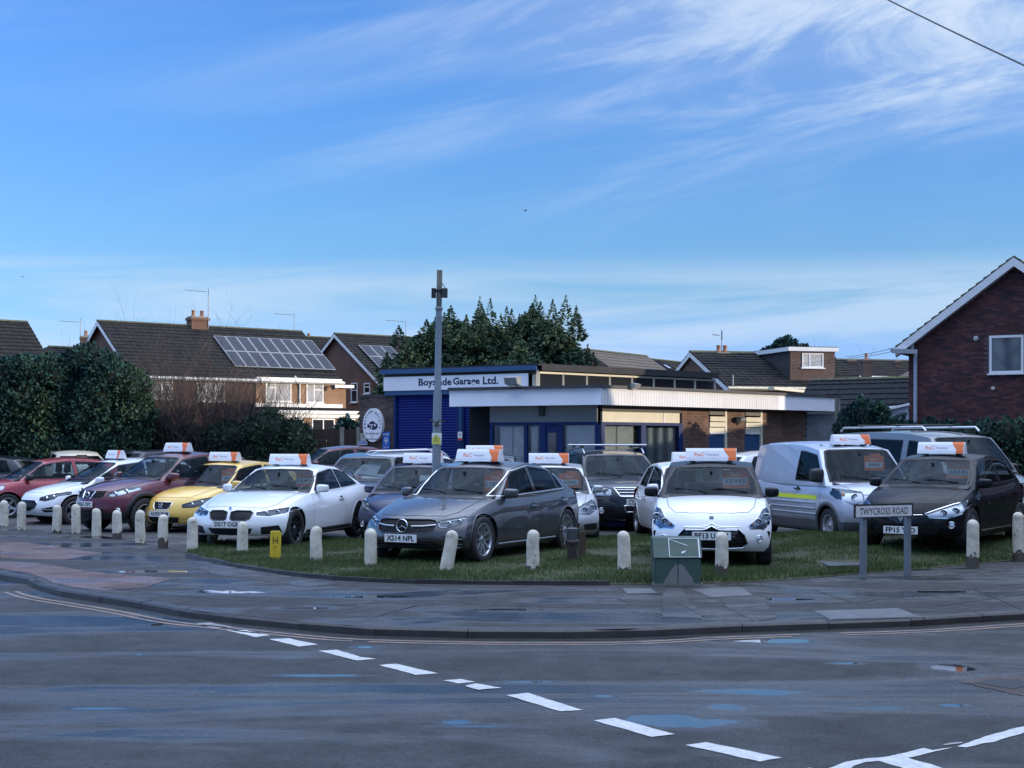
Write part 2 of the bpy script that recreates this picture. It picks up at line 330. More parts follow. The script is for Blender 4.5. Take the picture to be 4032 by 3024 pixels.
M_WHITEL = mat('white_road_paint', (.50, .50, .49), .5, var=.22, vscale=22, bump=.4, bscale=90)
M_WORNW = mat('worn_white_paint', (.36, .33, .32), .5, color2=(.12, .12, .125), vscale=7, bump=.3)
M_YELLOWL = mat('faded_yellow_paint', (.34, .22, .15), .5, color2=(.13, .11, .10), vscale=5, bump=.3)
M_SOIL = mat('turf_soil', (.035, .045, .018), .95, color2=(.06, .05, .03), vscale=4, bump=.8, bscale=30, bdist=.02)
M_TARSEAL = mat('tar_joint', (.012, .012, .013), .35)

def add_puddles(m, spots):
    # water film lying in shallow hollows: mirror-smooth inside, damp soft margin outside
    nt = m.node_tree; N = nt.nodes.new; L = nt.links.new; b = nt.nodes['Principled BSDF']; tc = N('ShaderNodeTexCoord')
    n = N('ShaderNodeTexNoise'); n.inputs['Scale'].default_value = 2.6; n.inputs['Detail'].default_value = 6; n.inputs['Roughness'].default_value = .6; L(tc.outputs['Object'], n.inputs['Vector'])
    cur = None
    for (x, y, rx, ry, rot) in spots:
        mp = N('ShaderNodeMapping'); mp.vector_type = 'TEXTURE'; mp.inputs['Location'].default_value = (x, y, 0); mp.inputs['Rotation'].default_value = (0, 0, rot); mp.inputs['Scale'].default_value = (rx, ry, 1); L(tc.outputs['Object'], mp.inputs[0])
        sx = N('ShaderNodeVectorMath'); sx.operation = 'MULTIPLY'; L(mp.outputs[0], sx.inputs[0]); sx.inputs[1].default_value = (1, 1, 0)
        ln = N('ShaderNodeVectorMath'); ln.operation = 'LENGTH'; L(sx.outputs[0], ln.inputs[0])
        if cur is None: cur = ln.outputs['Value']
        else:
            mn = N('ShaderNodeMath'); mn.operation = 'MINIMUM'; L(cur, mn.inputs[0]); L(ln.outputs['Value'], mn.inputs[1]); cur = mn.outputs[0]
    ad = N('ShaderNodeMath'); ad.operation = 'MULTIPLY_ADD'; L(n.outputs[0], ad.inputs[0]); ad.inputs[1].default_value = 2.6; ad.inputs[2].default_value = -1.3; d = N('ShaderNodeMath'); d.operation = 'ADD'; L(ad.outputs[0], d.inputs[0]); L(cur, d.inputs[1])
    w = N('ShaderNodeMapRange'); w.interpolation_type = 'SMOOTHSTEP'; L(d.outputs[0], w.inputs[0]); w.inputs[1].default_value = 1.12; w.inputs[2].default_value = .92
    dm = N('ShaderNodeMapRange'); dm.interpolation_type = 'SMOOTHSTEP'; L(d.outputs[0], dm.inputs[0]); dm.inputs[1].default_value = 2.2; dm.inputs[2].default_value = 1.0; dm.inputs[4].default_value = .75
    for sock, wet, k in (('Roughness', .02, w), ):
        src = b.inputs[sock].links[0].from_socket; m0 = N('ShaderNodeMix'); m0.data_type = 'FLOAT'; L(dm.outputs[0], m0.inputs[0]); L(src, m0.inputs[2]); m0.inputs[3].default_value = .16
        m1 = N('ShaderNodeMix'); m1.data_type = 'FLOAT'; L(k.outputs[0], m1.inputs[0]); L(m0.outputs[0], m1.inputs[2]); m1.inputs[3].default_value = wet; L(m1.outputs[0], b.inputs[sock])
    src = b.inputs['Base Color'].links[0].from_socket; mx = N('ShaderNodeMix'); mx.data_type = 'RGBA'; L(w.outputs[0], mx.inputs[0]); L(src, mx.inputs[6]); mx.inputs[7].default_value = (.02, .022, .024, 1); L(mx.outputs[2], b.inputs['Base Color'])
    bp = b.inputs['Normal'].links[0].from_node; src = bp.inputs['Strength'].links[0].from_socket; ms = N('ShaderNodeMix'); ms.data_type = 'FLOAT'; mw = N('ShaderNodeMath'); mw.operation = 'MAXIMUM'; L(w.outputs[0], mw.inputs[0]); L(dm.outputs[0], mw.inputs[1]); L(mw.outputs[0], ms.inputs[0]); L(src, ms.inputs[2]); ms.inputs[3].default_value = 0; L(ms.outputs[0], bp.inputs['Strength'])
    io = N('ShaderNodeMapRange'); L(w.outputs[0], io.inputs[0]); io.inputs[3].default_value = 1.5; io.inputs[4].default_value = 2.3; L(io.outputs[0], b.inputs['IOR'])
def sheet(name, pts, m, z=None, kind='structure', parent=None, label=None):
    """flat polygon on the ground, cut into triangles"""
    bm = bmesh.new(); vs = [bm.verts.new((p[0], p[1], z if z is not None else p[2])) for p in pts]
    f = bm.faces.new(vs); bmesh.ops.triangulate(bm, faces=[f]); bm.normal_update()
    for f in bm.faces:
        if f.normal.z < 0: f.normal_flip()
    me = bpy.data.meshes.new(name); bm.to_mesh(me); bm.free(); me.materials.append(m)
    o = bpy.data.objects.new(name, me); link(o, parent)
    if parent is None: tag(o, label, kind=kind)
    return o
sheet('ground', [(-900, -300, 0), (900, -300, 0), (900, 1500, 0), (-900, 1500, 0)], mat('distant_ground', (.04, .05, .03), .9, var=.3, vscale=.02), -.17)

def smooth_line(pts, n=6):
    out = []
    for i in range(len(pts) - 1):
        p0, p1, p2, p3 = pts[max(i - 1, 0)], pts[i], pts[i + 1], pts[min(i + 2, len(pts) - 1)]
        for k in range(n):
            t = k / n; out.append(tuple(.5 * (2 * p1[j] + (p2[j] - p0[j]) * t + (2 * p0[j] - 5 * p1[j] + 4 * p2[j] - p3[j]) * t * t + (3 * p1[j] - p0[j] - 3 * p2[j] + p3[j]) * t ** 3) for j in (0, 1)))
    out.append(tuple(pts[-1][:2])); return out
KPX = [(30, 2262), (130, 2290), (219, 2318), (365, 2341), (565, 2371), (766, 2407), (1021, 2433), (1276, 2457), (1458, 2470), (1823, 2479), (2150, 2481), (2461, 2479), (2734, 2465), (3099, 2452), (3400, 2443), (3646, 2433), (4032, 2410)]
kp = [gp(x, y, 0.0) for x, y in KPX]
kerb = smooth_line([(kp[0].x - 14, kp[0].y + 13.5), (kp[0].x - 5, kp[0].y + 5.2)] + [(p.x, p.y) for p in kp] + [(kp[-1].x + 2.5, kp[-1].y + .85), (kp[-1].x + 7, kp[-1].y + 3.4), (kp[-1].x + 22, kp[-1].y + 14)])
def offset_line_(line, d):
    out = []
    for i, p in enumerate(line):
        a = Vector(line[max(0, i - 1)]); b = Vector(line[min(len(line) - 1, i + 1)]); t = (b - a).normalized(); out.append((p[0] + t.y * d, p[1] - t.x * d))
    return out
sheet('road', [(-60, -40), (60, -40), (60, kerb[-1][1] + 4), (kerb[-1][0] + .0, kerb[-1][1])] + [(x, y + .02) for x, y in kerb[::-1]] + [(-60, kerb[0][1] + 16)], M_ROAD, ROADZ)
# pavement: a slab whose edge is the kerb
GF = [(738, 2190), (911, 2229), (1090, 2258), (1276, 2280), (1549, 2295), (1823, 2300), (2200, 2303), (2552, 2303), (2916, 2296), (3281, 2270), (3646, 2240), (4032, 2203)]
GB = [(742, 2176), (790, 2148), (1000, 2140), (1280, 2132), (1600, 2126), (2000, 2122), (2560, 2118), (3035, 2114), (3330, 2112), (3700, 2104), (4032, 2092)]
gf = [gp(x, y, 0.0) for x, y in GF]; gf += [gf[-1] + Vector((4, 1.9, 0))]; gb_ = [gp(x, y, 0.0) for x, y in GB]; gb_ += [gb_[-1] + Vector((4, 1.4, 0))]
BOLL = [(15, 1970, 2072, 0), (84, 1975, 2087, 0), (224, 1988, 2099, 0), (300, 1985, 2101, 0), (380, 2001, 2109, 0), (461, 2008, 2121, 0), (552, 2008, 2141, 0), (641, 2025, 2158, 0), (758, 2036, 2178, 0),
        (835, 2036, 2147, 1), (955, 2053, 2172, 1), (1244, 2071, 2213, 1), (1460, 2080, 2232, 1), (1756, 2086, 2252, 1), (2097, 2085, 2252, 1), (2458, 2090, 2252, 1), (2842, 2094, 2270, 1), (3829, 2045, 2222, 1), (4012, 2016, 2196, 1)]
lotline = [gp(-60, 2052), gp(15, 2070), gp(84, 2086), gp(224, 2098), gp(300, 2100), gp(380, 2108), gp(461, 2120), gp(552, 2140), gp(641, 2157), gp(742, 2176)]
thx = kerb[0][0] - 1; inset = offset_line_(kerb, -.35)
def pedge(i):
    x, y = kerb[i]
    if x >= thx: return (x, y + .06)
    f = min(1, (thx - x) / .9); return (x + (inset[i][0] - x) * f, y + .06 + (inset[i][1] - y) * f)
PE = [pedge(i) for i in range(len(kerb))]
sheet('pavement', PE + [(kerb[-1][0] + 20, 60), (kerb[0][0] - 20, 60)], M_PAVE, 0.0)
sheet('forecourt', [(p.x, p.y) for p in [lotline[0] + Vector((-14, 9, 0))] + lotline] + [(p.x, p.y) for p in gb_[1:]] + [(40, gb_[-1].y + 14), (40, 58), (-45, 58)], M_LOT, .005)
# kerb stones
def kerb_mesh(L):
    m = MB(); prof = [(0, -.16), (0, -.02), (.018, .0), (.15, .004), (.15, -.16)]
    m.prism([(y, z) for y, z in prof], -L / 2 + .004, L / 2 - .004, M_KERB, axis='x'); return m.mesh('kerb_stone')
KM = kerb_mesh(.915); kroot = tag(empty('kerb'), kind='structure')
def walk(line, step):
    out = []; acc = 0; a = Vector(line[0]); i = 1; need = step
    pts = [a.copy()]
    while i < len(line):
        b = Vector(line[i]); d = (b - a).length
        if d < need: need -= d; a = b; i += 1
        else: a = a + (b - a).normalized() * need; pts.append(a.copy()); need = step
    return pts
kst = walk([k for k in kerb], .915)
for a, b in zip(kst[:-1], kst[1:]):
    c = (a + b) / 2; d = b - a; drop = 0.0
    if c.x < thx: drop = -.075 * min(1, (gp(219, 2318).x - c.x) / .9)
    inst('kerb_stone', KM, kroot, Matrix.Translation((c.x, c.y, drop + random.uniform(-.004, .003))) @ Matrix.Rotation(math.atan2(d.y, d.x) + random.uniform(-.006, .006), 4, 'Z'))
# double yellow lines, faded
def offset_line(line, d, i0=0, i1=None):
    L_ = line[i0:i1]; out = []
    for i, p in enumerate(L_):
        a = Vector(L_[max(0, i - 1)]); b = Vector(L_[min(len(L_) - 1, i + 1)]); t = (b - a).normalized(); n = Vector((t.y, -t.x)); out.append((p[0] + n.x * d, p[1] + n.y * d))
    return out
def band(name, line, d0, d1, m, z, gaps=()):
    a = offset_line(line, d0); b = offset_line(line, d1); mb = MB()
    vs = []; fs = []
    for i in range(len(a)): vs += [(a[i][0], a[i][1], z), (b[i][0], b[i][1], z)]
    for i in range(len(a) - 1):
        if any(g0 <= (a[i][0] + a[i + 1][0]) / 2 <= g1 for g0, g1 in gaps): continue
        fs.append((2 * i, 2 * i + 1, 2 * i + 3, 2 * i + 2))
    mb.add(vs, fs, m); return tag(mb.build(name, recalc=False), kind='structure')
kl = [k for k in kerb if k[0] > gp(150, 2300).x]
gx = [(gp(3090, 2480, ROADZ).x, gp(3290, 2480, ROADZ).x), (gp(1420, 2480, ROADZ).x, gp(1470, 2480, ROADZ).x)]
band('yellow_line', kl, .27, .325, M_YELLOWL, ROADZ + .004, gx); band('yellow_line', kl, .40, .455, M_YELLOWL, ROADZ + .004, gx)
band('gutter_dirt', kl, -.01, .16, mat('gutter_silt', (.022, .02, .017), .35, var=.4, vscale=5), ROADZ + .003)
def rq(name, px, m, dz=.004, jitter=0.0, z=ROADZ):
    pts = [gp(x, y, z) for x, y in px]
    if jitter:
        pl = []
        for i in range(len(pts)):
            a, b = pts[i], pts[(i + 1) % len(pts)]; n = max(1, int((b - a).length / .07))
            for k in range(n): q = a.lerp(b, k / n); pl.append((q.x + random.uniform(-jitter, jitter), q.y + random.uniform(-jitter, jitter)))
        pts = pl
    return sheet(name, pts, m, z + dz)
for q in ([(896, 2484), (968, 2482), (1063, 2503), (1006, 2510)], [(1057, 2518), (1139, 2515), (1250, 2539), (1177, 2547)],
          [(1254, 2564), (1326, 2560), (1420, 2588), (1484, 2596), (1404, 2602)], [(1493, 2620), (1560, 2615), (1724, 2653), (1636, 2659)], [(1746, 2681), (1816, 2675), (1869, 2687), (1806, 2693)],
          [(1832, 2702), (1876, 2692), (1976, 2710), (1882, 2718)], [(1996, 2739), (2079, 2730), (2295, 2798), (2205, 2802)], [(2335, 2838), (2420, 2829), (2661, 2893), (2566, 2903)], [(2700, 2936), (2784, 2924), (3078, 2986), (2990, 3001)],
          [(3078, 3040), (3190, 3026), (3600, 3120), (3480, 3140)]):
    rq('lane_marking', q, M_WHITEL, .004, .006)
rq('lane_marking', [(769, 2455), (823, 2452), (918, 2469), (848, 2476)], M_WORNW, .004, .01)
Z3 = lambda L_: [(2632 + .633 * x, 2050 + .633 * y) for x, y in L_]
rq('lane_marking', Z3([(1860, 1382), (2000, 1335), (2212, 1283), (2700, 1175), (2700, 1212), (2212, 1322), (2020, 1378), (1850, 1412), (1800, 1410), (1822, 1398)]), M_WHITEL, .004, .008)
rq('lane_marking', Z3([(900, 1580), (1100, 1505), (1240, 1484), (1370, 1470), (1480, 1445), (1590, 1416), (1640, 1430), (1760, 1415), (1650, 1440), (1490, 1480), (1700, 1539), (1900, 1600), (1620, 1600), (1440, 1535), (1310, 1500), (1230, 1505), (1160, 1530), (1080, 1590)]), M_WHITEL, .004, .008)
rq('lane_marking', Z3([(1700, 1395), (1820, 1378), (1830, 1386), (1720, 1400)]), M_WORNW, .004, .008)
# puddles
PUD = [(2990, 2728, 210, 24), (2850, 2722, 150, 9), (2620, 2838, 330, 44), (2770, 2846, 250, 38), (2870, 2785, 110, 18), (1805, 2844, 95, 13), (3490, 2790, 190, 9), (3760, 2778, 120, 11), (617, 2461, 52, 10), (2360, 2740, 110, 14), (1440, 2549, 90, 12), (2080, 2685, 190, 6),
       (3745, 2628, 150, 22), (3040, 2524, 300, 16), (560, 2576, 46, 6), (1250, 2660, 260, 9), (3335, 2612, 100, 7), (1900, 2860, 240, 7), (2330, 2515, 240, 8), (400, 2790, 220, 9)]
spots = []
for (cx, cy, w, h) in PUD:
    c = gp(cx, cy, ROADZ); spots.append((c.x, c.y, w / 2 * c.y / F, abs(gp(cx, cy - h / 2, ROADZ).y - gp(cx, cy + h / 2, ROADZ).y) / 2, 0.0))
add_puddles(M_ROAD, spots)
pc_ = [((gp(x, y, 0).x), gp(x, y, 0).y, w / 2 * gp(x, y, 0).y / F, abs(gp(x, y - h / 2, 0).y - gp(x, y + h / 2, 0).y) / 2, 0.0) for x, y, w, h in ((900, 2330, 300, 12), (1500, 2350, 260, 8), (3080, 2360, 240, 9), (600, 2250, 260, 9), (250, 2150, 200, 5), (2000, 2400, 280, 7), (3700, 2330, 260, 7), (1200, 2395, 200, 7))]
add_puddles(M_PAVE, pc_)
# manholes and repair patches in the road
rq('road_patch', Z3([(1800, 1000), (2040, 968), (2400, 985), (2400, 1130), (2010, 1050)]), asphalt('patch_red', .045, .3, (1.35, .95, .85)), .003, .015)
rq('manhole_cover', Z3([(1900, 1010), (2060, 985), (2330, 1005), (2150, 1050)]), mat('cast_iron', (.03, .03, .032), .4, metal=.5, bump=.8, bscale=40), .0055)
# pavement patches, covers, joints
Z1 = lambda L_: [(.633 * x, 2050 + .633 * y) for x, y in L_]; Z2 = lambda L_: [(1300 + .633 * x, 2050 + .633 * y) for x, y in L_]
rq('pavement_patch', Z1([(0, 130), (150, 135), (420, 175), (640, 205), (400, 245), (0, 235)]), M_REDT, .003, .02, 0)
rq('pavement_patch', Z1([(-40, 252), (200, 262), (620, 325), (1080, 360), (900, 415), (640, 437), (440, 412), (330, 385), (200, 332), (-40, 290)]), M_REDT, .003, .02, 0)
rq('pavement_patch', Z1([(1280, 262), (1700, 330), (2100, 395), (1900, 412), (1350, 340), (1240, 300)]), M_DARKT, .003, .02, 0)
rq('pavement_patch', Z3([(-20, 425), (80, 418), (215, 610), (-40, 600), (-40, 480)]), M_DARKT, .003, .02, 0)
rq('pavement_patch', Z3([(300, 490), (590, 470), (640, 560), (690, 600), (540, 630), (400, 560)]), M_DARKT, .003, .02, 0)
M_COVER = mat('concrete_cover', (.10, .10, .105), .4, var=.25, vscale=6, bump=.5, bscale=60); M_FRAME = mat('cover_frame', (.16, .17, .18), .35, metal=.5)
def cover(px, m=M_COVER, z=0.0, name='access_cover'):
    pts = [gp(x, y, z) for x, y in Z3(px)]; c = sum(pts, Vector()) / 4
    o = sheet(name, [tuple(p) for p in pts], M_FRAME, z + .004); sheet('cover_plate', [tuple(c.lerp(p, .93)) for p in pts], m, z + .0065, parent=o)
for q in ([(130, 428), (450, 416), (528, 468), (270, 482)], [(905, 562), (1430, 546), (1590, 603), (1010, 618)], [(-290, 424), (-110, 422), (-60, 455), (-255, 458)]): cover(q)
def joint(px, w=.018, z=0.0):
    pts = [gp(x, y, z) for x, y in px]; mb = MB(); vs = []; fs = []; dense = []
    for a, b in zip(pts[:-1], pts[1:]):
        n = max(1, int((b - a).length / .15))
        for k in range(n): q = a.lerp(b, k / n); dense.append(Vector((q.x + random.uniform(-.012, .012), q.y + random.uniform(-.012, .012), 0)))
    dense.append(pts[-1])
    for i, p in enumerate(dense):
        t = (dense[min(i + 1, len(dense) - 1)] - dense[max(i - 1, 0)]).normalized(); s = Vector((-t.y, t.x, 0)) * w * random.uniform(.3, .65)
        vs += [(p.x + s.x, p.y + s.y, z + .0048), (p.x - s.x, p.y - s.y, z + .0048)]
    for i in range(len(dense) - 1): fs.append((2 * i, 2 * i + 1, 2 * i + 3, 2 * i + 2))
    mb.add(vs, fs, M_TARSEAL); tag(mb.build('tarmac_joint', recalc=False), kind='structure')
for ln in (Z2([(0, 525), (470, 545), (580, 522), (1100, 530), (1670, 545), (2212, 550)]), Z2([(270, 600), (380, 570), (530, 533)]), Z2([(1670, 545), (1675, 490), (1770, 478), (1870, 515)]), Z2([(700, 437), (1100, 445), (1640, 440), (1660, 425)]), Z1([(640, 415), (1000, 460), (1400, 490), (2212, 528)]),
           Z3([(380, 548), (700, 530), (1170, 510), (1500, 470), (1900, 425), (2212, 392)]), Z3([(1380, 546), (1700, 530), (2212, 458)]), Z3([(890, 425), (1150, 512)]), Z3([(590, 418), (900, 405), (1450, 385)]), Z3([(1430, 546), (1610, 610)]), Z3([(225, 600), (30, 500)]), Z3([(1900, 425), (2212, 560)]), Z3([(2212, 330), (1800, 345), (1500, 372)]),
           Z1([(0, 245), (400, 250), (800, 205), (1150, 215)]), Z1([(100, 60), (500, 130), (900, 190)]), Z1([(980, 412), (1350, 370)])): joint(ln)
# ------------------------------------------------------------------ grass verge
def grass_pts():
    fr = gf; bk = gb_
    return [(p.x, p.y) for p in fr] + [(p.x, p.y) for p in bk[::-1]]
GPOLY = grass_pts()
gm = bmesh.new()
nseg = 60
def along(pts, t):
    ds = [0]; 
    for a, b in zip(pts[:-1], pts[1:]): ds.append(ds[-1] + (b - a).length)
    x = t * ds[-1]; i = max(0, min(len(pts) - 2, int(np.searchsorted(ds, x)) - 1)); return pts[i].lerp(pts[i + 1], (x - ds[i]) / (ds[i + 1] - ds[i]))
def mound(x, r):
    return float(np.interp(x, [-3, -1.5, 1.2, 2.2, 4.4, 5.4, 9], [0, .05, .05, .04, .04, .15, .16])) * float(np.interp(r, [0, .08, .25, .5, .8, 1], [0, .25, .85, 1, .9, 0]))
vs = []; fs = []; rows = [0, .04, .15, .3, .5, .7, .85, 1]
for i in range(nseg + 1):
    a = along(gf, i / nseg); b = along(gb_, i / nseg)
    for j, r in enumerate(rows): p = a.lerp(b, r); vs.append((p.x, p.y, [.004, .03, .045, .048, .05, .045, .035, .008][j] + mound(p.x, r)))
for i in range(nseg):
    for j in range(len(rows) - 1): k = len(rows); fs.append((i * k + j, (i + 1) * k + j, (i + 1) * k + j + 1, i * k + j + 1))
mb = MB(); mb.add(vs, fs, M_SOIL, True); tag(mb.build('grass_verge_soil'), kind='structure')
# edging kerb along the tip of the verge
er = tag(empty('verge_edging'), kind='structure'); em_ = MB(); em_.box((-.3, -.025, -.05), (.3, .025, .055), M_KERB); EM = em_.mesh('edging_stone')
ed = [(p.x, p.y - .03) for p in gf[:8]]; es = walk(ed, .605)
for a, b in zip(es[:-1], es[1:]):
    c = (a + b) / 2; d = b - a; inst('edging_stone', EM, er, Matrix.Translation((c.x, c.y, random.uniform(-.012, .004))) @ Matrix.Rotation(math.atan2(d.y, d.x), 4, 'Z'))
COVERS = [[(2330, 2178), (2440, 2182), (2470, 2196), (2345, 2194)], [(2490, 2205), (2610, 2208), (2640, 2226), (2500, 2224)], [(3225, 2211), (3390, 2215), (3400, 2228), (3262, 2231)]]
M_CHEQ = mat('chequer_plate', (.06, .065, .075), .4, metal=.5, bump=1.0, bscale=60)
cpoly = []
for q in COVERS:
    pts = [gp(x, y, .07) for x, y in q]; sheet("access_cover", [tuple(p) for p in pts], M_CHEQ, .078); c = sum(pts, Vector()) / 4; cpoly.append([((c.lerp(p, 1.25)).x, (c.lerp(p, 1.25)).y) for p in pts])
def noise2(x, y): return math.sin(x * 1.7 + 1.3 * math.sin(y * 2.1)) * math.sin(y * 1.9 + 1.1 * math.sin(x * 1.3 + 2))
def make_grass():
    rng = np.random.default_rng(3); xs = [p[0] for p in GPOLY]; ys = [p[1] for p in GPOLY]; x0, x1, y0, y1 = min(xs), max(xs), min(ys), max(ys)
    V = []; Fc = []; mi = []; n = 0; cnt = 0
    dens = 2600
    N_ = int((x1 - x0) * (y1 - y0) * dens); X = rng.uniform(x0, x1, N_); Y = rng.uniform(y0, y1, N_)
    # vectorised point in polygon
    ins = np.zeros(N_, bool); P = GPOLY; j = len(P) - 1
    for i in range(len(P)):
        xi, yi = P[i]; xj, yj = P[j]; c = ((yi > Y) != (yj > Y)) & (X < (xj - xi) * (Y - yi) / (yj - yi + 1e-12) + xi); ins ^= c; j = i
    for cp in cpoly:
        c2 = np.zeros(N_, bool); j = len(cp) - 1
        for i in range(len(cp)):
            xi, yi = cp[i]; xj, yj = cp[j]; c = ((yi > Y) != (yj > Y)) & (X < (xj - xi) * (Y - yi) / (yj - yi + 1e-12) + xi); c2 ^= c; j = i
        ins &= ~c2
    X = X[ins]; Y = Y[ins]
    nz = np.sin(X * 1.7 + 1.3 * np.sin(Y * 2.1)) * np.sin(Y * 1.9 + 1.1 * np.sin(X * 1.3 + 2)) + .5 * np.sin(X * 5.1 + Y * 3) * np.sin(Y * 6.3 - X)
    keep = rng.uniform(-1.5, 1.6, len(X)) < nz + .75; X = X[keep]; Y = Y[keep]; nz = nz[keep]; M_ = len(X); fy = np.interp(X, [p.x for p in gf], [p.y for p in gf]); by = np.interp(X, [p.x for p in gb_], [p.y for p in gb_]); rr_ = np.clip((Y - fy) / np.maximum(by - fy, .1), 0, 1); MZ = np.interp(X, [-3, -1.5, 1.2, 2.2, 4.4, 5.4, 9], [0, .05, .05, .04, .04, .15, .16]) * np.interp(rr_, [0, .08, .25, .5, .8, 1], [0, .25, .85, 1, .9, 0])
    h = rng.uniform(.03, .075, M_) * (1 + .35 * nz); a = rng.uniform(0, 2 * PI, M_); w = rng.uniform(.005, .010, M_); ln = rng.uniform(0, .045, M_); la = rng.uniform(0, 2 * PI, M_)
    v = np.zeros((M_, 3, 3)); v[:, 0] = np.stack([X - np.cos(a) * w, Y - np.sin(a) * w, MZ + .02], 1); v[:, 1] = np.stack([X + np.cos(a) * w, Y + np.sin(a) * w, MZ + .02], 1)
    v[:, 2] = np.stack([X + np.cos(la) * ln, Y + np.sin(la) * ln, MZ + .03 + h], 1)
    me = bpy.data.meshes.new('grass'); me.from_pydata(v.reshape(-1, 3).tolist(), [], np.arange(M_ * 3).reshape(-1, 3).tolist())
    for m in (mat('grass_a', (.055, .098, .022), .8, var=.3, vscale=.8), mat('grass_b', (.075, .105, .03), .75, var=.25, vscale=.8), mat('grass_c', (.075, .07, .032), .8)): me.materials.append(m)
    r = rng.uniform(0, 1, M_) + .12 * nz; me.polygons.foreach_set('material_index', np.where(r < .55, 0, np.where(r < .93, 1, 2)).astype(np.int32)); me.update()
    o = bpy.data.objects.new('grass', me); link(o); tag(o, 'rough wet grass of the verge round the bollards', 'grass', kind='stuff')
make_grass()
# ------------------------------------------------------------------ vehicles
def ip(x, pts):
    xs = [p[0] for p in pts]; ys = [p[1] for p in pts]
    return float(np.interp(x, xs, ys))

def lattice_shell(A, B, C, P, levels=2, crease=()):
    """closed box lattice mapped by P(a,b,c), rounded by subdivision -> bmesh with layer n0 of smooth normals"""
    idx = {}; vs = []; fs = []
    def V(i, j, k):
        if (i, j, k) not in idx: idx[(i, j, k)] = len(vs); vs.append(P(A[i], B[j], C[k]))
        return idx[(i, j, k)]
    na, nb, nc = len(A) - 1, len(B) - 1, len(C) - 1
    for i in range(na):
        for j in range(nb):
            fs.append((V(i, j, 0), V(i, j + 1, 0), V(i + 1, j + 1, 0), V(i + 1, j, 0)))
            fs.append((V(i, j, nc), V(i + 1, j, nc), V(i + 1, j + 1, nc), V(i, j + 1, nc)))
        for k in range(nc):
            fs.append((V(i, 0, k), V(i + 1, 0, k), V(i + 1, 0, k + 1), V(i, 0, k + 1)))
            fs.append((V(i, nb, k), V(i, nb, k + 1), V(i + 1, nb, k + 1), V(i + 1, nb, k)))
    for j in range(nb):
        for k in range(nc):
            fs.append((V(0, j, k), V(0, j, k + 1), V(0, j + 1, k + 1), V(0, j + 1, k)))
            fs.append((V(na, j, k), V(na, j + 1, k), V(na, j + 1, k + 1), V(na, j, k + 1)))
    me = bpy.data.meshes.new('shell'); me.from_pydata(vs, [], fs)
    o = bpy.data.objects.new('shell', me); COL.objects.link(o)
    md = o.modifiers.new('s', 'SUBSURF'); md.levels = levels; md.render_levels = levels
    dg = bpy.context.evaluated_depsgraph_get()
    em = bpy.data.meshes.new_from_object(o.evaluated_get(dg)); bpy.data.objects.remove(o); bpy.data.meshes.remove(me)
    bm = bmesh.new(); bm.from_mesh(em); bpy.data.meshes.remove(em)
    bm.normal_update()
    nl = bm.verts.layers.float_vector.new('n0')
    for v in bm.verts: v[nl] = v.normal
    return bm

AX = {'x': (1, 2), 'y': (0, 2), 'z': (0, 1)}
def inpoly(u, w, poly):
    c = False; n = len(poly); j = n - 1
    for i in range(n):
        a, b = poly[i], poly[j]
        if (a[1] > w) != (b[1] > w) and u < (b[0] - a[0]) * (w - a[1]) / (b[1] - a[1]) + a[0]: c = not c
        j = i
    return c
def region(bm, axis, poly, filt):
    """cut the shell along the polygon's outline (projected along an axis) and return the faces inside"""
    u, w = AX[axis]
    us = [p[0] for p in poly]; ws = [p[1] for p in poly]; u0, u1, w0, w1 = min(us), max(us), min(ws), max(ws)
    fset = []
    for f in bm.faces:
        if not filt(f): continue
        cu = [v.co[u] for v in f.verts]; cw = [v.co[w] for v in f.verts]
        if max(cu) < u0 or min(cu) > u1 or max(cw) < w0 or min(cw) > w1: continue
        fset.append(f)
    geom = set(fset)
    for f in fset: geom.update(f.edges); geom.update(f.verts)
    geom = list(geom); n = len(poly)
    for i in range(n):
        a = poly[i]; b = poly[(i + 1) % n]; d = (b[0] - a[0], b[1] - a[1])
        if abs(d[0]) + abs(d[1]) < 1e-6: continue
        co = [0, 0, 0]; no = [0, 0, 0]; co[u] = a[0]; co[w] = a[1]; no[u] = -d[1]; no[w] = d[0]
        r = bmesh.ops.bisect_plane(bm, geom=geom, dist=1e-5, plane_co=co, plane_no=Vector(no).normalized()); geom = r['geom']
    return [f for f in geom if isinstance(f, bmesh.types.BMFace) and inpoly(f.calc_center_median()[u], f.calc_center_median()[w], poly)]

def to_mesh(name, vs, fs, ns, mtls, mi=None, smooth=None):
    me = bpy.data.meshes.new(name); me.from_pydata(vs, [], fs)
    for m in mtls: me.materials.append(m)
    nf = len(fs)
    if mi: me.polygons.foreach_set('material_index', mi)
    me.polygons.foreach_set('use_smooth', smooth or [True] * nf)
    me.update()
    if ns: me.normals_split_custom_set_from_vertices(ns)
    return me

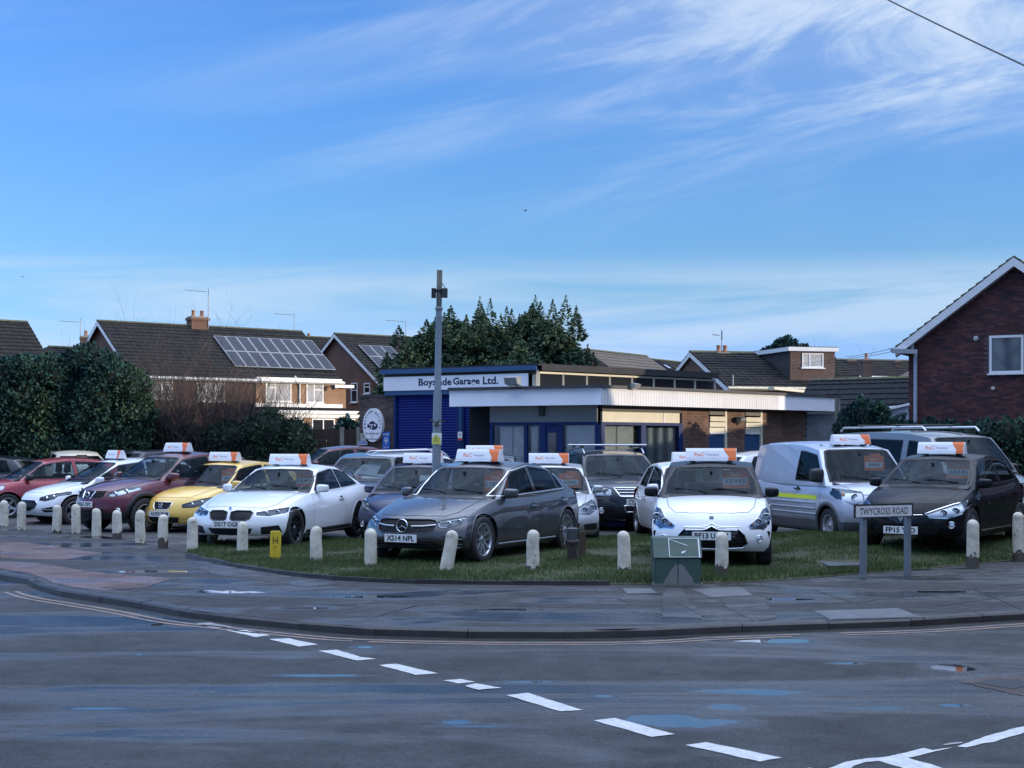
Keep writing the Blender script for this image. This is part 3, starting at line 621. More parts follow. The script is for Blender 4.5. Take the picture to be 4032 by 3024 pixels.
def grab(bm, faces, off=0.0, vec=None, delete=True):
    """lift faces out of the shell: list (verts, faces, normals, boundary pairs)"""
    nl = bm.verts.layers.float_vector['n0']; vm = {}; vs = []; ns = []; fs = []; fset = set(faces); orig = []
    for f in faces:
        idx = []
        for v in f.verts:
            if v not in vm:
                n = v[nl].normalized() if v[nl].length > 0 else v.normal
                vm[v] = len(vs); orig.append(tuple(v.co)); vs.append(tuple(v.co - n * off + (Vector(vec) if vec else Vector())) ); ns.append(tuple(n))
            idx.append(vm[v])
        fs.append(idx)
    bd = []
    for f in faces:
        for l in f.loops:
            e = l.edge
            if sum(1 for g in e.link_faces if g in fset) == 1: bd.append((vm[l.vert], vm[l.link_loop_next.vert]))
    if delete: bmesh.ops.delete(bm, geom=list(faces), context='FACES')
    return vs, fs, ns, bd, orig
def walls(g):
    """side walls from the shell down to the lifted faces"""
    vs, fs, ns, bd, orig = g; wv = []; wf = []
    for a, b in bd:
        k = len(wv); wv += [orig[a], orig[b], vs[b], vs[a]]; wf.append((k, k + 1, k + 2, k + 3))
    return wv, wf

def ribbon(mb, bvh, pts, view, w, off, m, side=1, step=.05, closed=False, thick=0.0):
    """a strip of width w laid on the shell along the polyline drawn in front ('x'), side ('y') or top ('z') view"""
    P = list(pts) + ([pts[0]] if closed else []); dense = []
    for i in range(len(P) - 1):
        a, b = Vector(P[i]), Vector(P[i + 1]); n = max(1, int((b - a).length / step))
        for k in range(n): dense.append(a + (b - a) * k / n)
    dense.append(Vector(P[-1])); q = []
    for p in dense:
        if view == 'x': o = Vector((side * 4, p[0], p[1])); d = Vector((-side, 0, 0))
        elif view == 'y': o = Vector((p[0], side * 3, p[1])); d = Vector((0, -side, 0))
        else: o = Vector((p[0], p[1], 4)); d = Vector((0, 0, -1))
        h = bvh.ray_cast(o, d)
        if h[0] is not None: q.append((h[0], h[1]))
    if len(q) < 2: return
    vs = []; fs = []
    for i, (c, n) in enumerate(q):
        t = (q[min(i + 1, len(q) - 1)][0] - q[max(i - 1, 0)][0])
        if closed and i in (0, len(q) - 1): t = q[1][0] - q[-2][0]
        if t.length < 1e-6: t = Vector((1, 0, 0))
        b = n.cross(t).normalized(); c2 = c + n * off
        vs += [c2 + b * w / 2, c2 - b * w / 2]
        if thick: vs[-2:] = [c + b * w / 2 - n * .004, c2 + b * w * .32, c2 - b * w * .32, c - b * w / 2 - n * .004]
    s = 4 if thick else 2
    for i in range(len(q) - 1):
        for k in range(s - 1): fs.append((i * s + k, i * s + k + 1, (i + 1) * s + k + 1, (i + 1) * s + k))
    mb.add(vs, fs, m, True)

_wheel = {}
def wheel_meshes(r, rr, style, alloy, w=.2):
    key = (r, rr, style, alloy.name)
    if key in _wheel: return _wheel[key]
    # axis along local Y, outer face at +Y
    R = Matrix.Rotation(-PI / 2, 4, 'X')
    h = w / 2
    t = MB(); prof = [(rr - .01, -h * .8), (rr + .012, -h * .96), (r * .9, -h), (r * .975, -h * .88), (r, -h * .6), (r, h * .6), (r * .975, h * .88), (r * .9, h), (rr + .012, h * .96), (rr - .01, h * .8)]
    t.lathe(prof, RUBBER, 28, R)
    for k in range(-2, 3): pass
    tyre = t.mesh('tyre')
    b = MB()
    b.lathe([(rr + .004, h * .78), (rr + .002, h * .9), (rr - .012, h * .86), (rr - .022, h * .55), (rr - .03, -h * .5)], alloy, 28, R)
    b.lathe([(0.0, -h * .12), (rr - .03, -h * .12)], BLACK, 20, R, smooth=False)
    b.lathe([(.05, -.02), (rr * .66, -.02), (rr * .66, -.03), (.05, -.03)], mat('brake_disc', (.25, .25, .26), .4, metal=.8), 20, R)
    b.lathe([(0, h * .62), (.022, h * .62), (.03, h * .55)], CHROME, 12, R)
    if style == 'steel':
        b.lathe([(.0, h * .55), (.05, h * .55), (.075, h * .35), (.11, h * .35), (rr * .62, h * .5), (rr * .75, h * .22), (rr - .02, h * .1)], alloy, 20, R)
        for k in range(14):
            a = 2 * PI * k / 14; M = R @ Matrix.Rotation(a, 4, 'Z') @ Matrix.Translation((rr * .79, 0, h * .2)); b.lathe([(0, .006), (.016, .006), (.016, -.01)], INK, 8, M)
    else:
        cfg = {'five': (5, .075, .05, 0), 'twin': (5, .034, .022, .036), 'multi': (10, .034, .022, 0), 'seven': (7, .05, .032, 0)}[style]
        n, w0, w1, sp = cfg
        b.lathe([(0, h * .58), (.05, h * .58), (.062, h * .4), (.062, 0)], alloy, 14, R)
        for k in range(n):
            for sgn in ((-1, 1) if sp else (0,)):
                a = 2 * PI * k / n + PI / 2
                M = R @ Matrix.Rotation(a, 4, 'Z')
                s0 = sgn * sp * .7; s1 = sgn * sp * 1.75
                vs = [(.045, s0 - w0 / 2, h * .55), (.045, s0 + w0 / 2, h * .55), (rr - .012, s1 + w1 / 2, h * .82), (rr - .012, s1 - w1 / 2, h * .82),
                      (.045, s0 - w0 / 2 - .004, h * .15), (.045, s0 + w0 / 2 + .004, h * .15), (rr - .015, s1 + w1 / 2 + .004, h * .4), (rr - .015, s1 - w1 / 2 - .004, h * .4)]
                b.add([M @ Vector(v) for v in vs], [(0, 1, 2, 3), (4, 7, 6, 5), (0, 3, 7, 4), (1, 5, 6, 2), (2, 6, 7, 3), (0, 4, 5, 1)], alloy)
    rim = b.mesh('rim')
    _wheel[key] = (tyre, rim); return _wheel[key]

def seat_mesh(w=.5):
    m = MB(); seg = [((-.26, .0), (.30, .0), (.30, .12), (-.26, .14)), ]
    m.prism([(-.28, -.1), (.28, -.12), (.3, .02), (-.2, .04)], -w / 2, w / 2, SEATF)
    m.prism([(-.30, .02), (-.18, .0), (-.30, .58), (-.42, .60)], -w / 2 * .92, w / 2 * .92, SEATF)
    m.prism([(-.43, .64), (-.33, .63), (-.35, .82), (-.44, .82)], -.13, .13, SEATF)
    m.prism([(-.39, .58), (-.38, .66), (-.365, .66), (-.375, .58)], -.06, -.045, CHROME); m.prism([(-.39, .58), (-.38, .66), (-.365, .66), (-.375, .58)], .045, .06, CHROME)
    return m.mesh('seat')
SEAT = seat_mesh(); BENCH = seat_mesh(1.15)
def steer_mesh():
    m = MB(); R = Matrix.Rotation(PI / 2 - .45, 4, 'Y'); n = 20
    pts = [R @ Vector((.18 * math.cos(2 * PI * k / n), .18 * math.sin(2 * PI * k / n), 0)) for k in range(n + 1)]
    m.tube(pts, .014, BLACK, 6, False); m.bar(pts[0], pts[10], .04, .02, BLACK); m.bar(pts[5], Vector((0, 0, 0)), .04, .02, BLACK); m.bar(pts[15], Vector((0, 0, 0)), .04, .02, BLACK); return m.mesh('steering_wheel')
STEER = steer_mesh()

def build_car(s):
    """s: dict of sizes and outlines in metres, x forward, y to the car's left, z up. Returns the root Empty (ready to place)"""
    L, W, HH, WB = s['L'], s['W'], s['H'], s['WB']; fo = s.get('fo', .82); wr = s.get('wr', .31); lv = s.get('lv', 2)
    L2 = L / 2; xwf = L2 - fo; xwr = xwf - WB
    pnt = s['paint']; roofm = s.get('roofm', pnt)
    top = sorted(s['top']); gc = s.get('gc', .2)
    nose = s.get('nose', [(0, .10), (.2, .015), (.45, 0), (.7, .03), (.9, .07), (1, .13)])
    tail = s.get('tail', [(0, .10), (.2, .02), (.5, 0), (.65, .04), (1, .10)])
    pc = s.get('pc', .42); pcr = s.get('pcr', .28)
    wid = s.get('wid', [(-L2, .80), (-L2 + .35, .93), (-L2 + .9, .985), (0, 1), (L2 - 1.1, .99), (L2 - .5, .95), (L2 - .2, .88), (L2, .80)])
    sidep = s.get('side', [(0, .93), (.08, .96), (.3, .985), (.55, 1.0), (.72, .985), (.86, .965), (1, .90)])
    drop = s.get('drop', [(-L2, .05), (-L2 + .8, .03), (xwf - .5, .035), (xwf + .1, .07), (L2, .09)])
    def hw(x, c): return W / 2 * ip(x, wid) * ip(c, sidep)
    def P(a, b, c):
        bb = abs(b)
        xf = L2 - ip(c, nose) - pc * bb ** 2.6; xr = -L2 + ip(c, tail) + pcr * bb ** 3
        x = xr + (xf - xr) * (a + 1) / 2
        zb = gc + .05 * max(0, (abs(x) - L2 + .7) / .7) ** 2
        zt = ip(x + pc * .5 * bb ** 2.6 * max(0, a), top) - ip(x, drop) * bb ** 2
        return Vector((x, b * hw(x, c) , zb + c * (zt - zb)))
    A = [-1, -.985, -.94, -.86, -.74, -.6, -.45, -.3, -.12, .06, .22, .36, .5, .62, .72, .81, .89, .945, .985, 1]
    Bq = [-1, -.975, -.9, -.74, -.5, -.25, 0, .25, .5, .74, .9, .975, 1]
    C = [0, .05, .14, .28, .42, .56, .7, .82, .92, .975, 1]
    bm = lattice_shell(A, Bq, C, P, lv)
    bvh = BVHTree.FromBMesh(bm)
    root = empty(s['name'])
    M0 = []  # parts
    # ---- wheels and arches
    ra = wr + s.get('archgap', .045)
    for xw in (xwf, xwr):
        poly = [(xw + ra * math.cos(t), wr + ra * math.sin(t)) for t in [2 * PI * k / 22 for k in range(22)]]
        fs = region(bm, 'y', poly, lambda f: abs(f.calc_center_median().y) > W * .25)
        if fs: bmesh.ops.delete(bm, geom=fs, context='FACES')
    liner = MB()
    for xw in (xwf, xwr):
        for sg in (-1, 1):
            yo = sg * (W / 2 * .955); yi = sg * (W / 2 - .42)
            n = 14; a0, a1 = -.35, PI + .35; vs = []
            for k in range(n + 1):
                t = a0 + (a1 - a0) * k / n; cx, cz = xw + (ra + .006) * math.cos(t), wr + (ra + .006) * math.sin(t)
                h = bvh.ray_cast(Vector((cx, sg * 3, cz)), Vector((0, -sg, 0)))
                y_out = (h[0].y - sg * .004) if h[0] is not None and abs(h[0].y) > W * .3 else yo
                vs += [(cx, y_out, cz), (cx, yi, cz)]
            liner.add(vs, [(2 * k, 2 * k + 1, 2 * k + 3, 2 * k + 2) for k in range(n)], BLACK, True)
            liner.add([vs[2 * k + 1] for k in range(n + 1)], [tuple(range(n + 1))], BLACK)
    # black sills and floor
    liner.box((xwr + ra, -W / 2 * .88, gc - .03), (xwf - ra, W / 2 * .88, gc + .06), BLACK)
    liner.box((xwf + ra * .7, -W / 2 * .55, gc + .01), (L2 - .42, W / 2 * .55, gc + .1), BLACK)
    liner.box((-L2 + .3, -W / 2 * .8, gc + .0), (xwr - ra * .7, W / 2 * .8, gc + .1), BLACK)
    tyre, rim = wheel_meshes(wr, s.get('rr', wr * .66), s.get('rim', 'five'), s.get('rimm', ALLOY))
    for xw in (xwf, xwr):
        for sg in (-1, 1):
            M = Matrix.Translation((xw, sg * (W / 2 - .135), wr)) @ (Matrix.Rotation(0 if sg > 0 else PI, 4, 'Z')) @ Matrix.Rotation(random.random() * 2, 4, 'Y')
            t = inst('wheel', tyre, root, M); inst('rim', rim, t)
    # ---- parts cut out of the lower shell
    front = lambda f: f.normal.x > .12 and f.calc_center_median().x > xwf + ra * .55
    mtx = MB()  # dark seams
    lamps = []
    for ft in s.get('front', []):
        kind, poly = ft[0], ft[1]; opt = ft[2] if len(ft) > 2 else {}
        sides = (1, -1) if opt.get('mirror', kind in ('headlight', 'vent')) else (1,)
        for sg in sides:
            pl = [(sg * y, z) for y, z in poly]
            fs = region(bm, 'x', pl, front if kind != 'headlight' else (lambda f: f.normal.x > .03 and f.calc_center_median().x > xwf + ra * .2))
            if not fs: continue
            if kind == 'headlight':
                d = opt.get('depth', .05)
                g = grab(bm, fs, 0, None, False); g2 = grab(bm, fs, 0, (-d * .9, -sg * .012, 0), False); wv, wf = walls(g2)
                bmesh.ops.delete(bm, geom=fs, context='FACES')
                cov = inst('headlight', to_mesh('headlight', g[0], g[1], g[2], [CLEAR]), root)
                m = MB(); im = opt.get('inner', REFL)
                m.add(g2[0], g2[1], im, True); m.add(wv, wf, opt.get('wall', DREFL)); ref = m.build('reflector', cov, recalc=False)
                lm = MB()
                for (y, z, r) in opt.get('lamps', []):
                    h = bvh.ray_cast(Vector((4, sg * y, z)), Vector((-1, 0, 0)))
                    if h[0] is None: continue
                    c = h[0]; R = Matrix.Translation(c + Vector((-.045, 0, 0))) @ Matrix.Rotation(PI / 2, 4, 'Y')
                    lm.lathe([(r, .0), (r * 1.02, .03), (r * .9, .034), (r * .78, .005), (0, -.012)], CHROME, 18, R)
                    lm.lathe([(r * .42, .0), (r * .34, .016), (0, .022)], LENS, 12, R)
                for (y, z, r) in opt.get('amber', []):
                    h = bvh.ray_cast(Vector((4, sg * y, z)), Vector((-1, 0, 0)))
                    if h[0] is None: continue
                    R = Matrix.Translation(h[0] + Vector((-.035, 0, 0))) @ Matrix.Rotation(PI / 2, 4, 'Y'); lm.lathe([(r, .0), (r * .7, .018), (0, .02)], AMBER, 10, R)
                for pts, w_ in opt.get('drl', []):
                    ribbon(lm, bvh, [(sg * y, z) for y, z in pts], 'x', w_, -.012, mat('drl_strip', (.85, .88, .9), .25), thick=0)
                if lm.v: lm.build('bulb', ref, recalc=False)
                if opt.get('rim'): ribbon(mtx, bvh, pl, 'x', .012, .002, opt['rim'], closed=True)
                else: ribbon(mtx, bvh, pl, 'x', .009, .0015, INK, closed=True)
            else:
                d = opt.get('depth', .025)
                g = grab(bm, fs, 0, (-d, 0, 0)); m = MB(); m.add(g[0], g[1], opt.get('m', BLACK), True); wv, wf = walls(g); m.add(wv, wf, opt.get('wall', BLACK))
                gr = m.build(opt.get('name', 'grille' if kind == 'grille' else 'air_intake'), root, recalc=False)
                n = opt.get('slats', 0)
                if n:
                    z0 = min(p[1] for p in pl); z1 = max(p[1] for p in pl); sl = MB()
                    for k in range(n):
                        z = z0 + (z1 - z0) * (k + .5) / n; ys = []
                        for i in range(len(pl)):
                            a, b = pl[i], pl[(i + 1) % len(pl)]
                            if (a[1] > z) != (b[1] > z): ys.append(a[0] + (b[0] - a[0]) * (z - a[1]) / (b[1] - a[1]))
                        ys.sort()
                        for i in range(0, len(ys) - 1, 2): ribbon(sl, bvh, [(ys[i] + .004, z), (ys[i + 1] - .004, z)], 'x', opt.get('sw', .014), -d * .45, opt.get('sm', BLACK), step=.06, thick=1)
                    if sl.v: sl.build('grille_bar', gr, recalc=False)
                nv = opt.get('bars', 0)
                if nv:
                    y0 = min(p[0] for p in pl); y1 = max(p[0] for p in pl); sl = MB()
                    for k in range(nv):
                        y = y0 + (y1 - y0) * (k + .5) / nv; zs = []
                        for i in range(len(pl)):
                            a, b = pl[i], pl[(i + 1) % len(pl)]
                            if (a[0] > y) != (b[0] > y): zs.append(a[1] + (b[1] - a[1]) * (y - a[0]) / (b[0] - a[0]))
                        zs.sort()
                        if len(zs) >= 2: ribbon(sl, bvh, [(y, zs[0] + .004), (y, zs[-1] - .004)], 'x', opt.get('sw', .012), -d * .45, opt.get('sm', BLACK), step=.06, thick=1)
                    sl.build('grille_bar', gr, recalc=False)
                if opt.get('rim'):
                    rm = MB(); ribbon(rm, bvh, pl, 'x', opt.get('rw', .018), .006, opt['rim'], closed=True, thick=1); rm.build('grille_surround', gr, recalc=False)
    for (pts, w_, m_, nm) in s.get('strips', []):
        for sg in (1, -1):
            rm = MB(); ribbon(rm, bvh, [(sg * y, z) for y, z in pts], 'x', w_, .008, m_, thick=1); rm.build(nm, root, recalc=False)
            if all(abs(y) < .02 for y, z in pts) or nm.startswith('full'): break
    # ---- interior opening and bonnet
    g_ = s['gh']; cowl, wtop, rtop, rbase = g_['cowl'], g_['wtop'], g_['rtop'], g_['rbase']
    inx0 = rbase[0] + .12; inx1 = cowl[0] - .10; hwb = hw(0, 1) - .03
    pl = [(inx0, -hwb + .1), (inx1 - .22, -hwb + .08), (inx1, -hwb + .35), (inx1, hwb - .35), (inx1 - .22, hwb - .08), (inx0, hwb - .1)]
    fs = region(bm, 'z', pl, lambda f: f.normal.z > .5)
    if fs:
        g = grab(bm, fs, 0, (0, 0, -s.get('tub', .35))); m = MB(); m.add(g[0], g[1], SEATF); wv, wf = walls(g); m.add(wv, wf, SEATF); m.build('cabin_floor', root, recalc=False)
    if s.get('bonnet', True):
        bx1 = L2 - s.get('bonedge', .16); bw = s.get('bonw', .74) * W / 2
        bp = [(cowl[0] - .16, -bw), (bx1 - .36, -bw * .92), (bx1 - .16, -bw * .78), (bx1 - .04, -bw * .42), (bx1, 0), (bx1 - .04, bw * .42), (bx1 - .16, bw * .78), (bx1 - .36, bw * .92), (cowl[0] - .16, bw)]
        fs = region(bm, 'z', bp, lambda f: f.normal.z > .35 and f.calc_center_median().x > cowl[0] - .1)
        if fs:
            g = grab(bm, fs, -.001); inst('bonnet', to_mesh('bonnet', g[0], g[1], g[2], [pnt]), root)
            ribbon(mtx, bvh, bp, 'z', .008, .0035, INK, step=.08)
    # ---- doors
    doors = s.get('doors', [])
    for dp in doors:
        fs = region(bm, 'y', dp, lambda f: abs(f.normal.y) > .3 and abs(f.calc_center_median().y) > W * .3)
        for sg in (1, -1):
            ff = [f for f in fs if f.is_valid and f.calc_center_median().y * sg > 0]
            if not ff: continue
            g = grab(bm, ff, 0); dn = inst('door', to_mesh('door', g[0], g[1], g[2], [pnt]), root)
            hx = min(p[0] for p in dp) + .20; hz = max(p[1] for p in dp) - s.get('hdz', .14)
            h = bvh.ray_cast(Vector((hx, sg * 3, hz)), Vector((0, -sg, 0)))
            if h[0] is not None:
                hb = MB(); c = h[0]
                hb.box((c.x - .10, min(c.y + sg * .004, c.y + sg * .04), c.z - .013), (c.x + .10, max(c.y + sg * .004, c.y + sg * .04), c.z + .013), s.get('handlem', pnt)); hb.build('handle', dn)
                cup = MB(); cup.lathe([(0, .0015), (.045, .002)], INK, 12, Matrix.Translation(c) @ Matrix.Rotation(-sg * PI / 2, 4, 'X') @ Matrix.Scale(1.5, 4, (1, 0, 0)), smooth=False); cup.build('handle_recess', dn, recalc=False)
            ribbon(mtx, bvh, dp, 'y', .008, .0015, INK, side=sg, step=.08, closed=True)
    # ---- trim, lower cladding
    clad = MB()
    if s.get('cladz'):
        cz = s['cladz']
        fs = [f for f in region(bm, 'y', [(-L2 - 1, gc - .2), (L2 + 1, gc - .2), (L2 + 1, cz), (-L2 - 1, cz)], lambda f: True)]
        g = grab(bm, fs, -.004); inst('lower_cladding', to_mesh('lower_cladding', g[0], g[1], g[2], [s.get('cladm', BLACK)]), root)
    if s.get('archtrim'):
        for xw in (xwf, xwr):
            for sg in (1, -1):
                ribbon(clad, bvh, [(xw + (ra + .035) * math.cos(t), wr + (ra + .035) * math.sin(t)) for t in [-.35 + (PI + .7) * k / 18 for k in range(19)]], 'y', .085, .014, s.get('cladm', BLACK), side=sg, thick=1)
    else:
        for xw in (xwf, xwr):
            for sg in (1, -1):
                ribbon(clad, bvh, [(xw + (ra + .004) * math.cos(t), wr + (ra + .004) * math.sin(t)) for t in [-.3 + (PI + .6) * k / 20 for k in range(21)]], 'y', .02, .006, pnt, side=sg, thick=1)
    if s.get('sidestrip'):
        z, m_, w_ = s['sidestrip']
        for sg in (1, -1): ribbon(clad, bvh, [(xwr + ra + .05, z), (xwf - ra - .05, z)], 'y', w_, .012, m_, side=sg, thick=1)
    if clad.v: clad.build('arch_trim', root, recalc=False)
    # ---- the lower shell itself
    nl = bm.verts.layers.float_vector['n0']; bm.verts.index_update()
    me = to_mesh('body', [tuple(v.co) for v in bm.verts], [[v.index for v in f.verts] for f in bm.faces], [tuple(v[nl].normalized()) for v in bm.verts], [pnt])
    body = inst('body', me, root); bm.free()
    liner.build('underbody', root, recalc=False)
    # ---- greenhouse
    roof = [(x, z + .022) for x, z in [rbase, rtop] + s['gh'].get('roof', []) + [wtop, cowl]]; roof.sort()
    roof_in = [(rtop[0] - .01, rtop[1])] + sorted(s['gh'].get('roof', [])) + [(wtop[0] + .01, wtop[1])]
    hb0 = g_.get('hwb', .915); hr0 = g_.get('hwr', .70); gpc = g_.get('pc', .20); gpr = g_.get('pcr', .16)
    cb = [(c, c) for c in (0, 1)]
    bulge = g_.get('bulge', .03)
    def PG(a, b, c):
        bb = abs(b)
        xf = cowl[0] + (wtop[0] - cowl[0]) * c + bulge * 4 * c * (1 - c) - (gpc * (1 - c) + gpc * .55 * c) * bb ** 2.4
        xr = rbase[0] + (rtop[0] - rbase[0]) * c - g_.get('rbulge', .03) * 4 * c * (1 - c) + gpr * bb ** 2.4
        x = xr + (xf - xr) * (a + 1) / 2
        zb = ip(x, top) - .055 - .04 * bb ** 2
        xt = rtop[0] + (wtop[0] - rtop[0]) * (a + 1) / 2
        zr = ip(xt, roof_in) - .045 * bb ** 2
        tp = ip(x, [(-L2, .90), (-L2 + .7, .965), (-.3, 1.0), (cowl[0] - .3, .985), (cowl[0] + .3, .95)])
        h0 = W / 2 * hb0 * tp; h1 = W / 2 * hr0 * ip(x, [(-L2, .9), (-L2 + .7, .96), (0, 1), (wtop[0], .975), (cowl[0], .93)])
        y = b * (h0 + (h1 - h0) * (c ** 1.25))
        return Vector((x, y, zb + c * (zr - zb)))
    A2 = [-1, -.97, -.9, -.75, -.55, -.3, 0, .3, .55, .75, .9, .97, 1]; B2 = [-1, -.97, -.88, -.6, -.3, 0, .3, .6, .88, .97, 1]; C2 = [0, .06, .3, .55, .8, .93, .985, 1]
    gb = lattice_shell(A2, B2, C2, PG, lv)
    gv = BVHTree.FromBMesh(gb)
    # bottom of the greenhouse is open
    bot = [f for f in gb.faces if f.normal.z < -.6]
    bmesh.ops.delete(gb, geom=bot, context='FACES')
    # windscreen
    zc = cowl[1]; zt = wtop[1]; ap = g_.get('ap', .05)
    def yat(z, x): 
        c = min(1, max(0, (z - zc) / (zt - zc))); return W / 2 * (hb0 * .965 + (hr0 * .97 - hb0 * .965) * c ** 1.25)
    zlo = zc + g_.get('wlo', -.01); zhi = zt - g_.get('whi', .045)
    ws = [(-(yat(zlo, 0) - ap - .035), zlo), (-(yat((zlo + zhi) / 2, 0) - ap - .02), (zlo + zhi) / 2), (-(yat(zhi, 0) - ap - .03), zhi - .025), (-(yat(zhi, 0) - ap - .10), zhi), (0, zhi + .012), (yat(zhi, 0) - ap - .10, zhi), (yat(zhi, 0) - ap - .03, zhi - .025), (yat((zlo + zhi) / 2, 0) - ap - .02, (zlo + zhi) / 2), (yat(zlo, 0) - ap - .035, zlo), (0, zlo - .01)]
    fs = region(gb, 'x', ws, lambda f: f.normal.x > .18)
    if fs:
        g = grab(gb, fs, .004); inst('windscreen', to_mesh('windscreen', g[0], g[1], g[2], [s.get('wsglass', WIN)]), root)
        sm = MB(); ribbon(sm, gv, ws, 'x', .035, .0012, INK, closed=True)
        sm.build('windscreen_seal', root, recalc=False)
    # rear screen
    zc2, zt2 = rbase[1], rtop[1]
    if g_.get('rear', True):
        zlo2 = zc2 + g_.get('rlo', .06); zhi2 = zt2 - .07
        rs = [(-(yat(zlo2, 0) - .13), zlo2), (-(yat(zhi2, 0) - .12), zhi2), (yat(zhi2, 0) - .12, zhi2), (yat(zlo2, 0) - .13, zlo2)]
        fs = region(gb, 'x', rs, lambda f: f.normal.x < -.18)
        if fs:
            g = grab(gb, fs, .004); inst('rear_window', to_mesh('rear_window', g[0], g[1], g[2], [s.get('rglass', WIN)]), root)
            sm = MB(); ribbon(sm, gv, rs, 'x', .03, .0012, INK, side=-1, closed=True); sm.build('rear_window_seal', root, recalc=False)
    # side windows: daylight opening with pillars
    def belt(x): return ip(x, top) + g_.get('bl', .0)
    def roofz(x): return ip(x, sorted(roof_in)) - g_.get('rail', .105)
    dlo = MB()
    for (xa, xb, la, lb) in g_['win']:
        # xa..xb rear to front at the belt, la/lb x at the top
        n = 5; lo = [(xa + (xb - xa) * k / n, belt(xa + (xb - xa) * k / n) + .012) for k in range(n + 1)]
        hi = [(la + (lb - la) * k / n, roofz(la + (lb - la) * k / n)) for k in range(n + 1)]
        poly = lo + hi[::-1]
        if lb - la < .03: poly = lo + [((la + lb) / 2, roofz((la + lb) / 2))]
        fs = region(gb, 'y', poly, lambda f: abs(f.normal.y) > .45)
        for sg in (1, -1):
            ff = [f for f in fs if f.is_valid and f.calc_center_median().y * sg > 0]
            if not ff: continue
            g = grab(gb, ff, .005); gl = s.get('rglass', WIN) if xb < g_.get('priv', -9) else WIN
            inst('side_window', to_mesh('side_window', g[0], g[1], g[2], [gl]), root)
            ribbon(dlo, gv, poly, 'y', .022, .0012, INK, side=sg, closed=True, step=.07)
    for (xa, xb, la, lb) in g_.get('panel', []):       # dark pillar panels
        poly = [(xa, belt(xa) + .012), (xb, belt(xb) + .012), (lb, roofz(lb)), (la, roofz(la))]
        fs = region(gb, 'y', poly, lambda f: abs(f.normal.y) > .45)
        if fs: g = grab(gb, fs, -.001); inst('pillar_trim', to_mesh('pillar_trim', g[0], g[1], g[2], [GLOSSBLK]), root)
    if g_.get('chrome'):
        w = g_['win']; xa = w[0][0]; la = w[0][2]; xb = w[-1][1]; lb = w[-1][3]; cm = MB()
        lo = [(xa + (xb - xa) * k / 8, belt(xa + (xb - xa) * k / 8) - .002) for k in range(9)]; hi = [(la + (lb - la) * k / 8, roofz(la + (lb - la) * k / 8) + .014) for k in range(9)]
        for sg in (1, -1): ribbon(cm, gv, lo + hi[::-1], 'y', .024, .005, CHROME, side=sg, closed=True, thick=1)
        cm.build('window_trim', root, recalc=False)
    if dlo.v: dlo.build('window_seal', root, recalc=False)
    nl = gb.verts.layers.float_vector['n0']; gb.verts.index_update()
    me = to_mesh('roof', [tuple(v.co) for v in gb.verts], [[v.index for v in f.verts] for f in gb.faces], [tuple(v[nl].normalized()) for v in gb.verts], [roofm])
    inst('roof', me, root); gb.free()
    # roof seam ditches
    # ---- seams
    if mtx.v: mtx.build('panel_gap', root, recalc=False)
    # ---- wipers
    wp = MB()
    for (y0, y1) in ((-.05, -.55), (.52, .02)):
        a = gv.ray_cast(Vector((4, y0, zc + .035)), Vector((-1, 0, 0)))[0]; b = gv.ray_cast(Vector((4, y1, zc + .085)), Vector((-1, 0, 0)))[0]
        if a and b: wp.bar(a + Vector((.02, 0, .0)), b + Vector((.015, 0, .01)), .014, .014, BLACK)
    if wp.v: wp.build('wiper', root)
    # ---- mirrors
    mir = s.get('mirror', {}); mx_, mz_ = mir.get('x', cowl[0] - .42), mir.get('z', cowl[1] - .015); ms_ = mir.get('s', 1.0)
    for sg in (1, -1):
        def PM(a, b, c):
            return Vector((a * .075 * (1 - .2 * abs(b)) - .03 * b * sg, b * .115, (c - .5) * (.165 - .015 * b * sg)))
        mb_ = lattice_shell([-1, -.75, 1], [-1, 0, 1], [0, .5, 1], PM, 3 if lv > 1 else 2)
        hbs = hw(mx_, .98); y = sg * (hbs + .085)
        me = bpy.data.meshes.new('mirror'); mb_.to_mesh(me); mb_.free(); me.materials.append(mir.get('m', pnt)); me.polygons.foreach_set('use_smooth', [True] * len(me.polygons))
        Mx = Matrix.Translation((mx_, y, mz_ + .04)) @ Matrix.Scale(ms_ * .86, 4) @ Matrix.Scale(mir.get('tall', 1.0), 4, (0, 0, 1))
        o = inst('mirror', me, root, Mx)
        st = MB(); st.bar((0, -sg * .04, -.05), (.02, -sg * .19, -.09), .06, .03, BLACK); pass; st.build('mirror_arm', o)
    # ---- cabin
    if s.get('cabin', True):
        dz = ip(cowl[0] - .35, top)
        d = MB(); hx = cowl[0] - .12; wi = W / 2 * .80
        d.prism([(hx, zc - .05), (hx - .10, zc - .01), (hx - .42, zc - .0), (hx - .52, zc - .09), (hx - .46, zc - .3), (hx, zc - .3)], -wi, wi, BLACK); d.build('dashboard', root)
        sx = cowl[0] - 1.08; sz = zc - .50
        for y in (-.36, .36): inst('seat', SEAT, root, TM((sx, y, sz)))
        if s.get('bench', True): inst('rear_seat', BENCH, root, TM((sx - .85, 0, sz + .01)))
        inst('steering_wheel', STEER, root, TM((cowl[0] - .62, -.36, zc + .0)))
        a = gv.ray_cast(Vector((4, 0, zt - .13)), Vector((-1, 0, 0)))[0]
        if a: m = MB(); m.box((a.x - .10, -.11, zt - .17), (a.x - .075, .11, zt - .105), BLACK); m.bar((a.x - .08, 0, zt - .12), (a.x + .01, 0, zt - .10), .03, .03, BLACK); m.build('rear_view_mirror', root)
    # ---- number plate, fog lamps, badge
    def fx(y, z, sg=1):
        h = bvh.ray_cast(Vector((sg * 4, y, z)), Vector((-sg, 0, 0))); return h[0].x if h[0] is not None else sg * L2
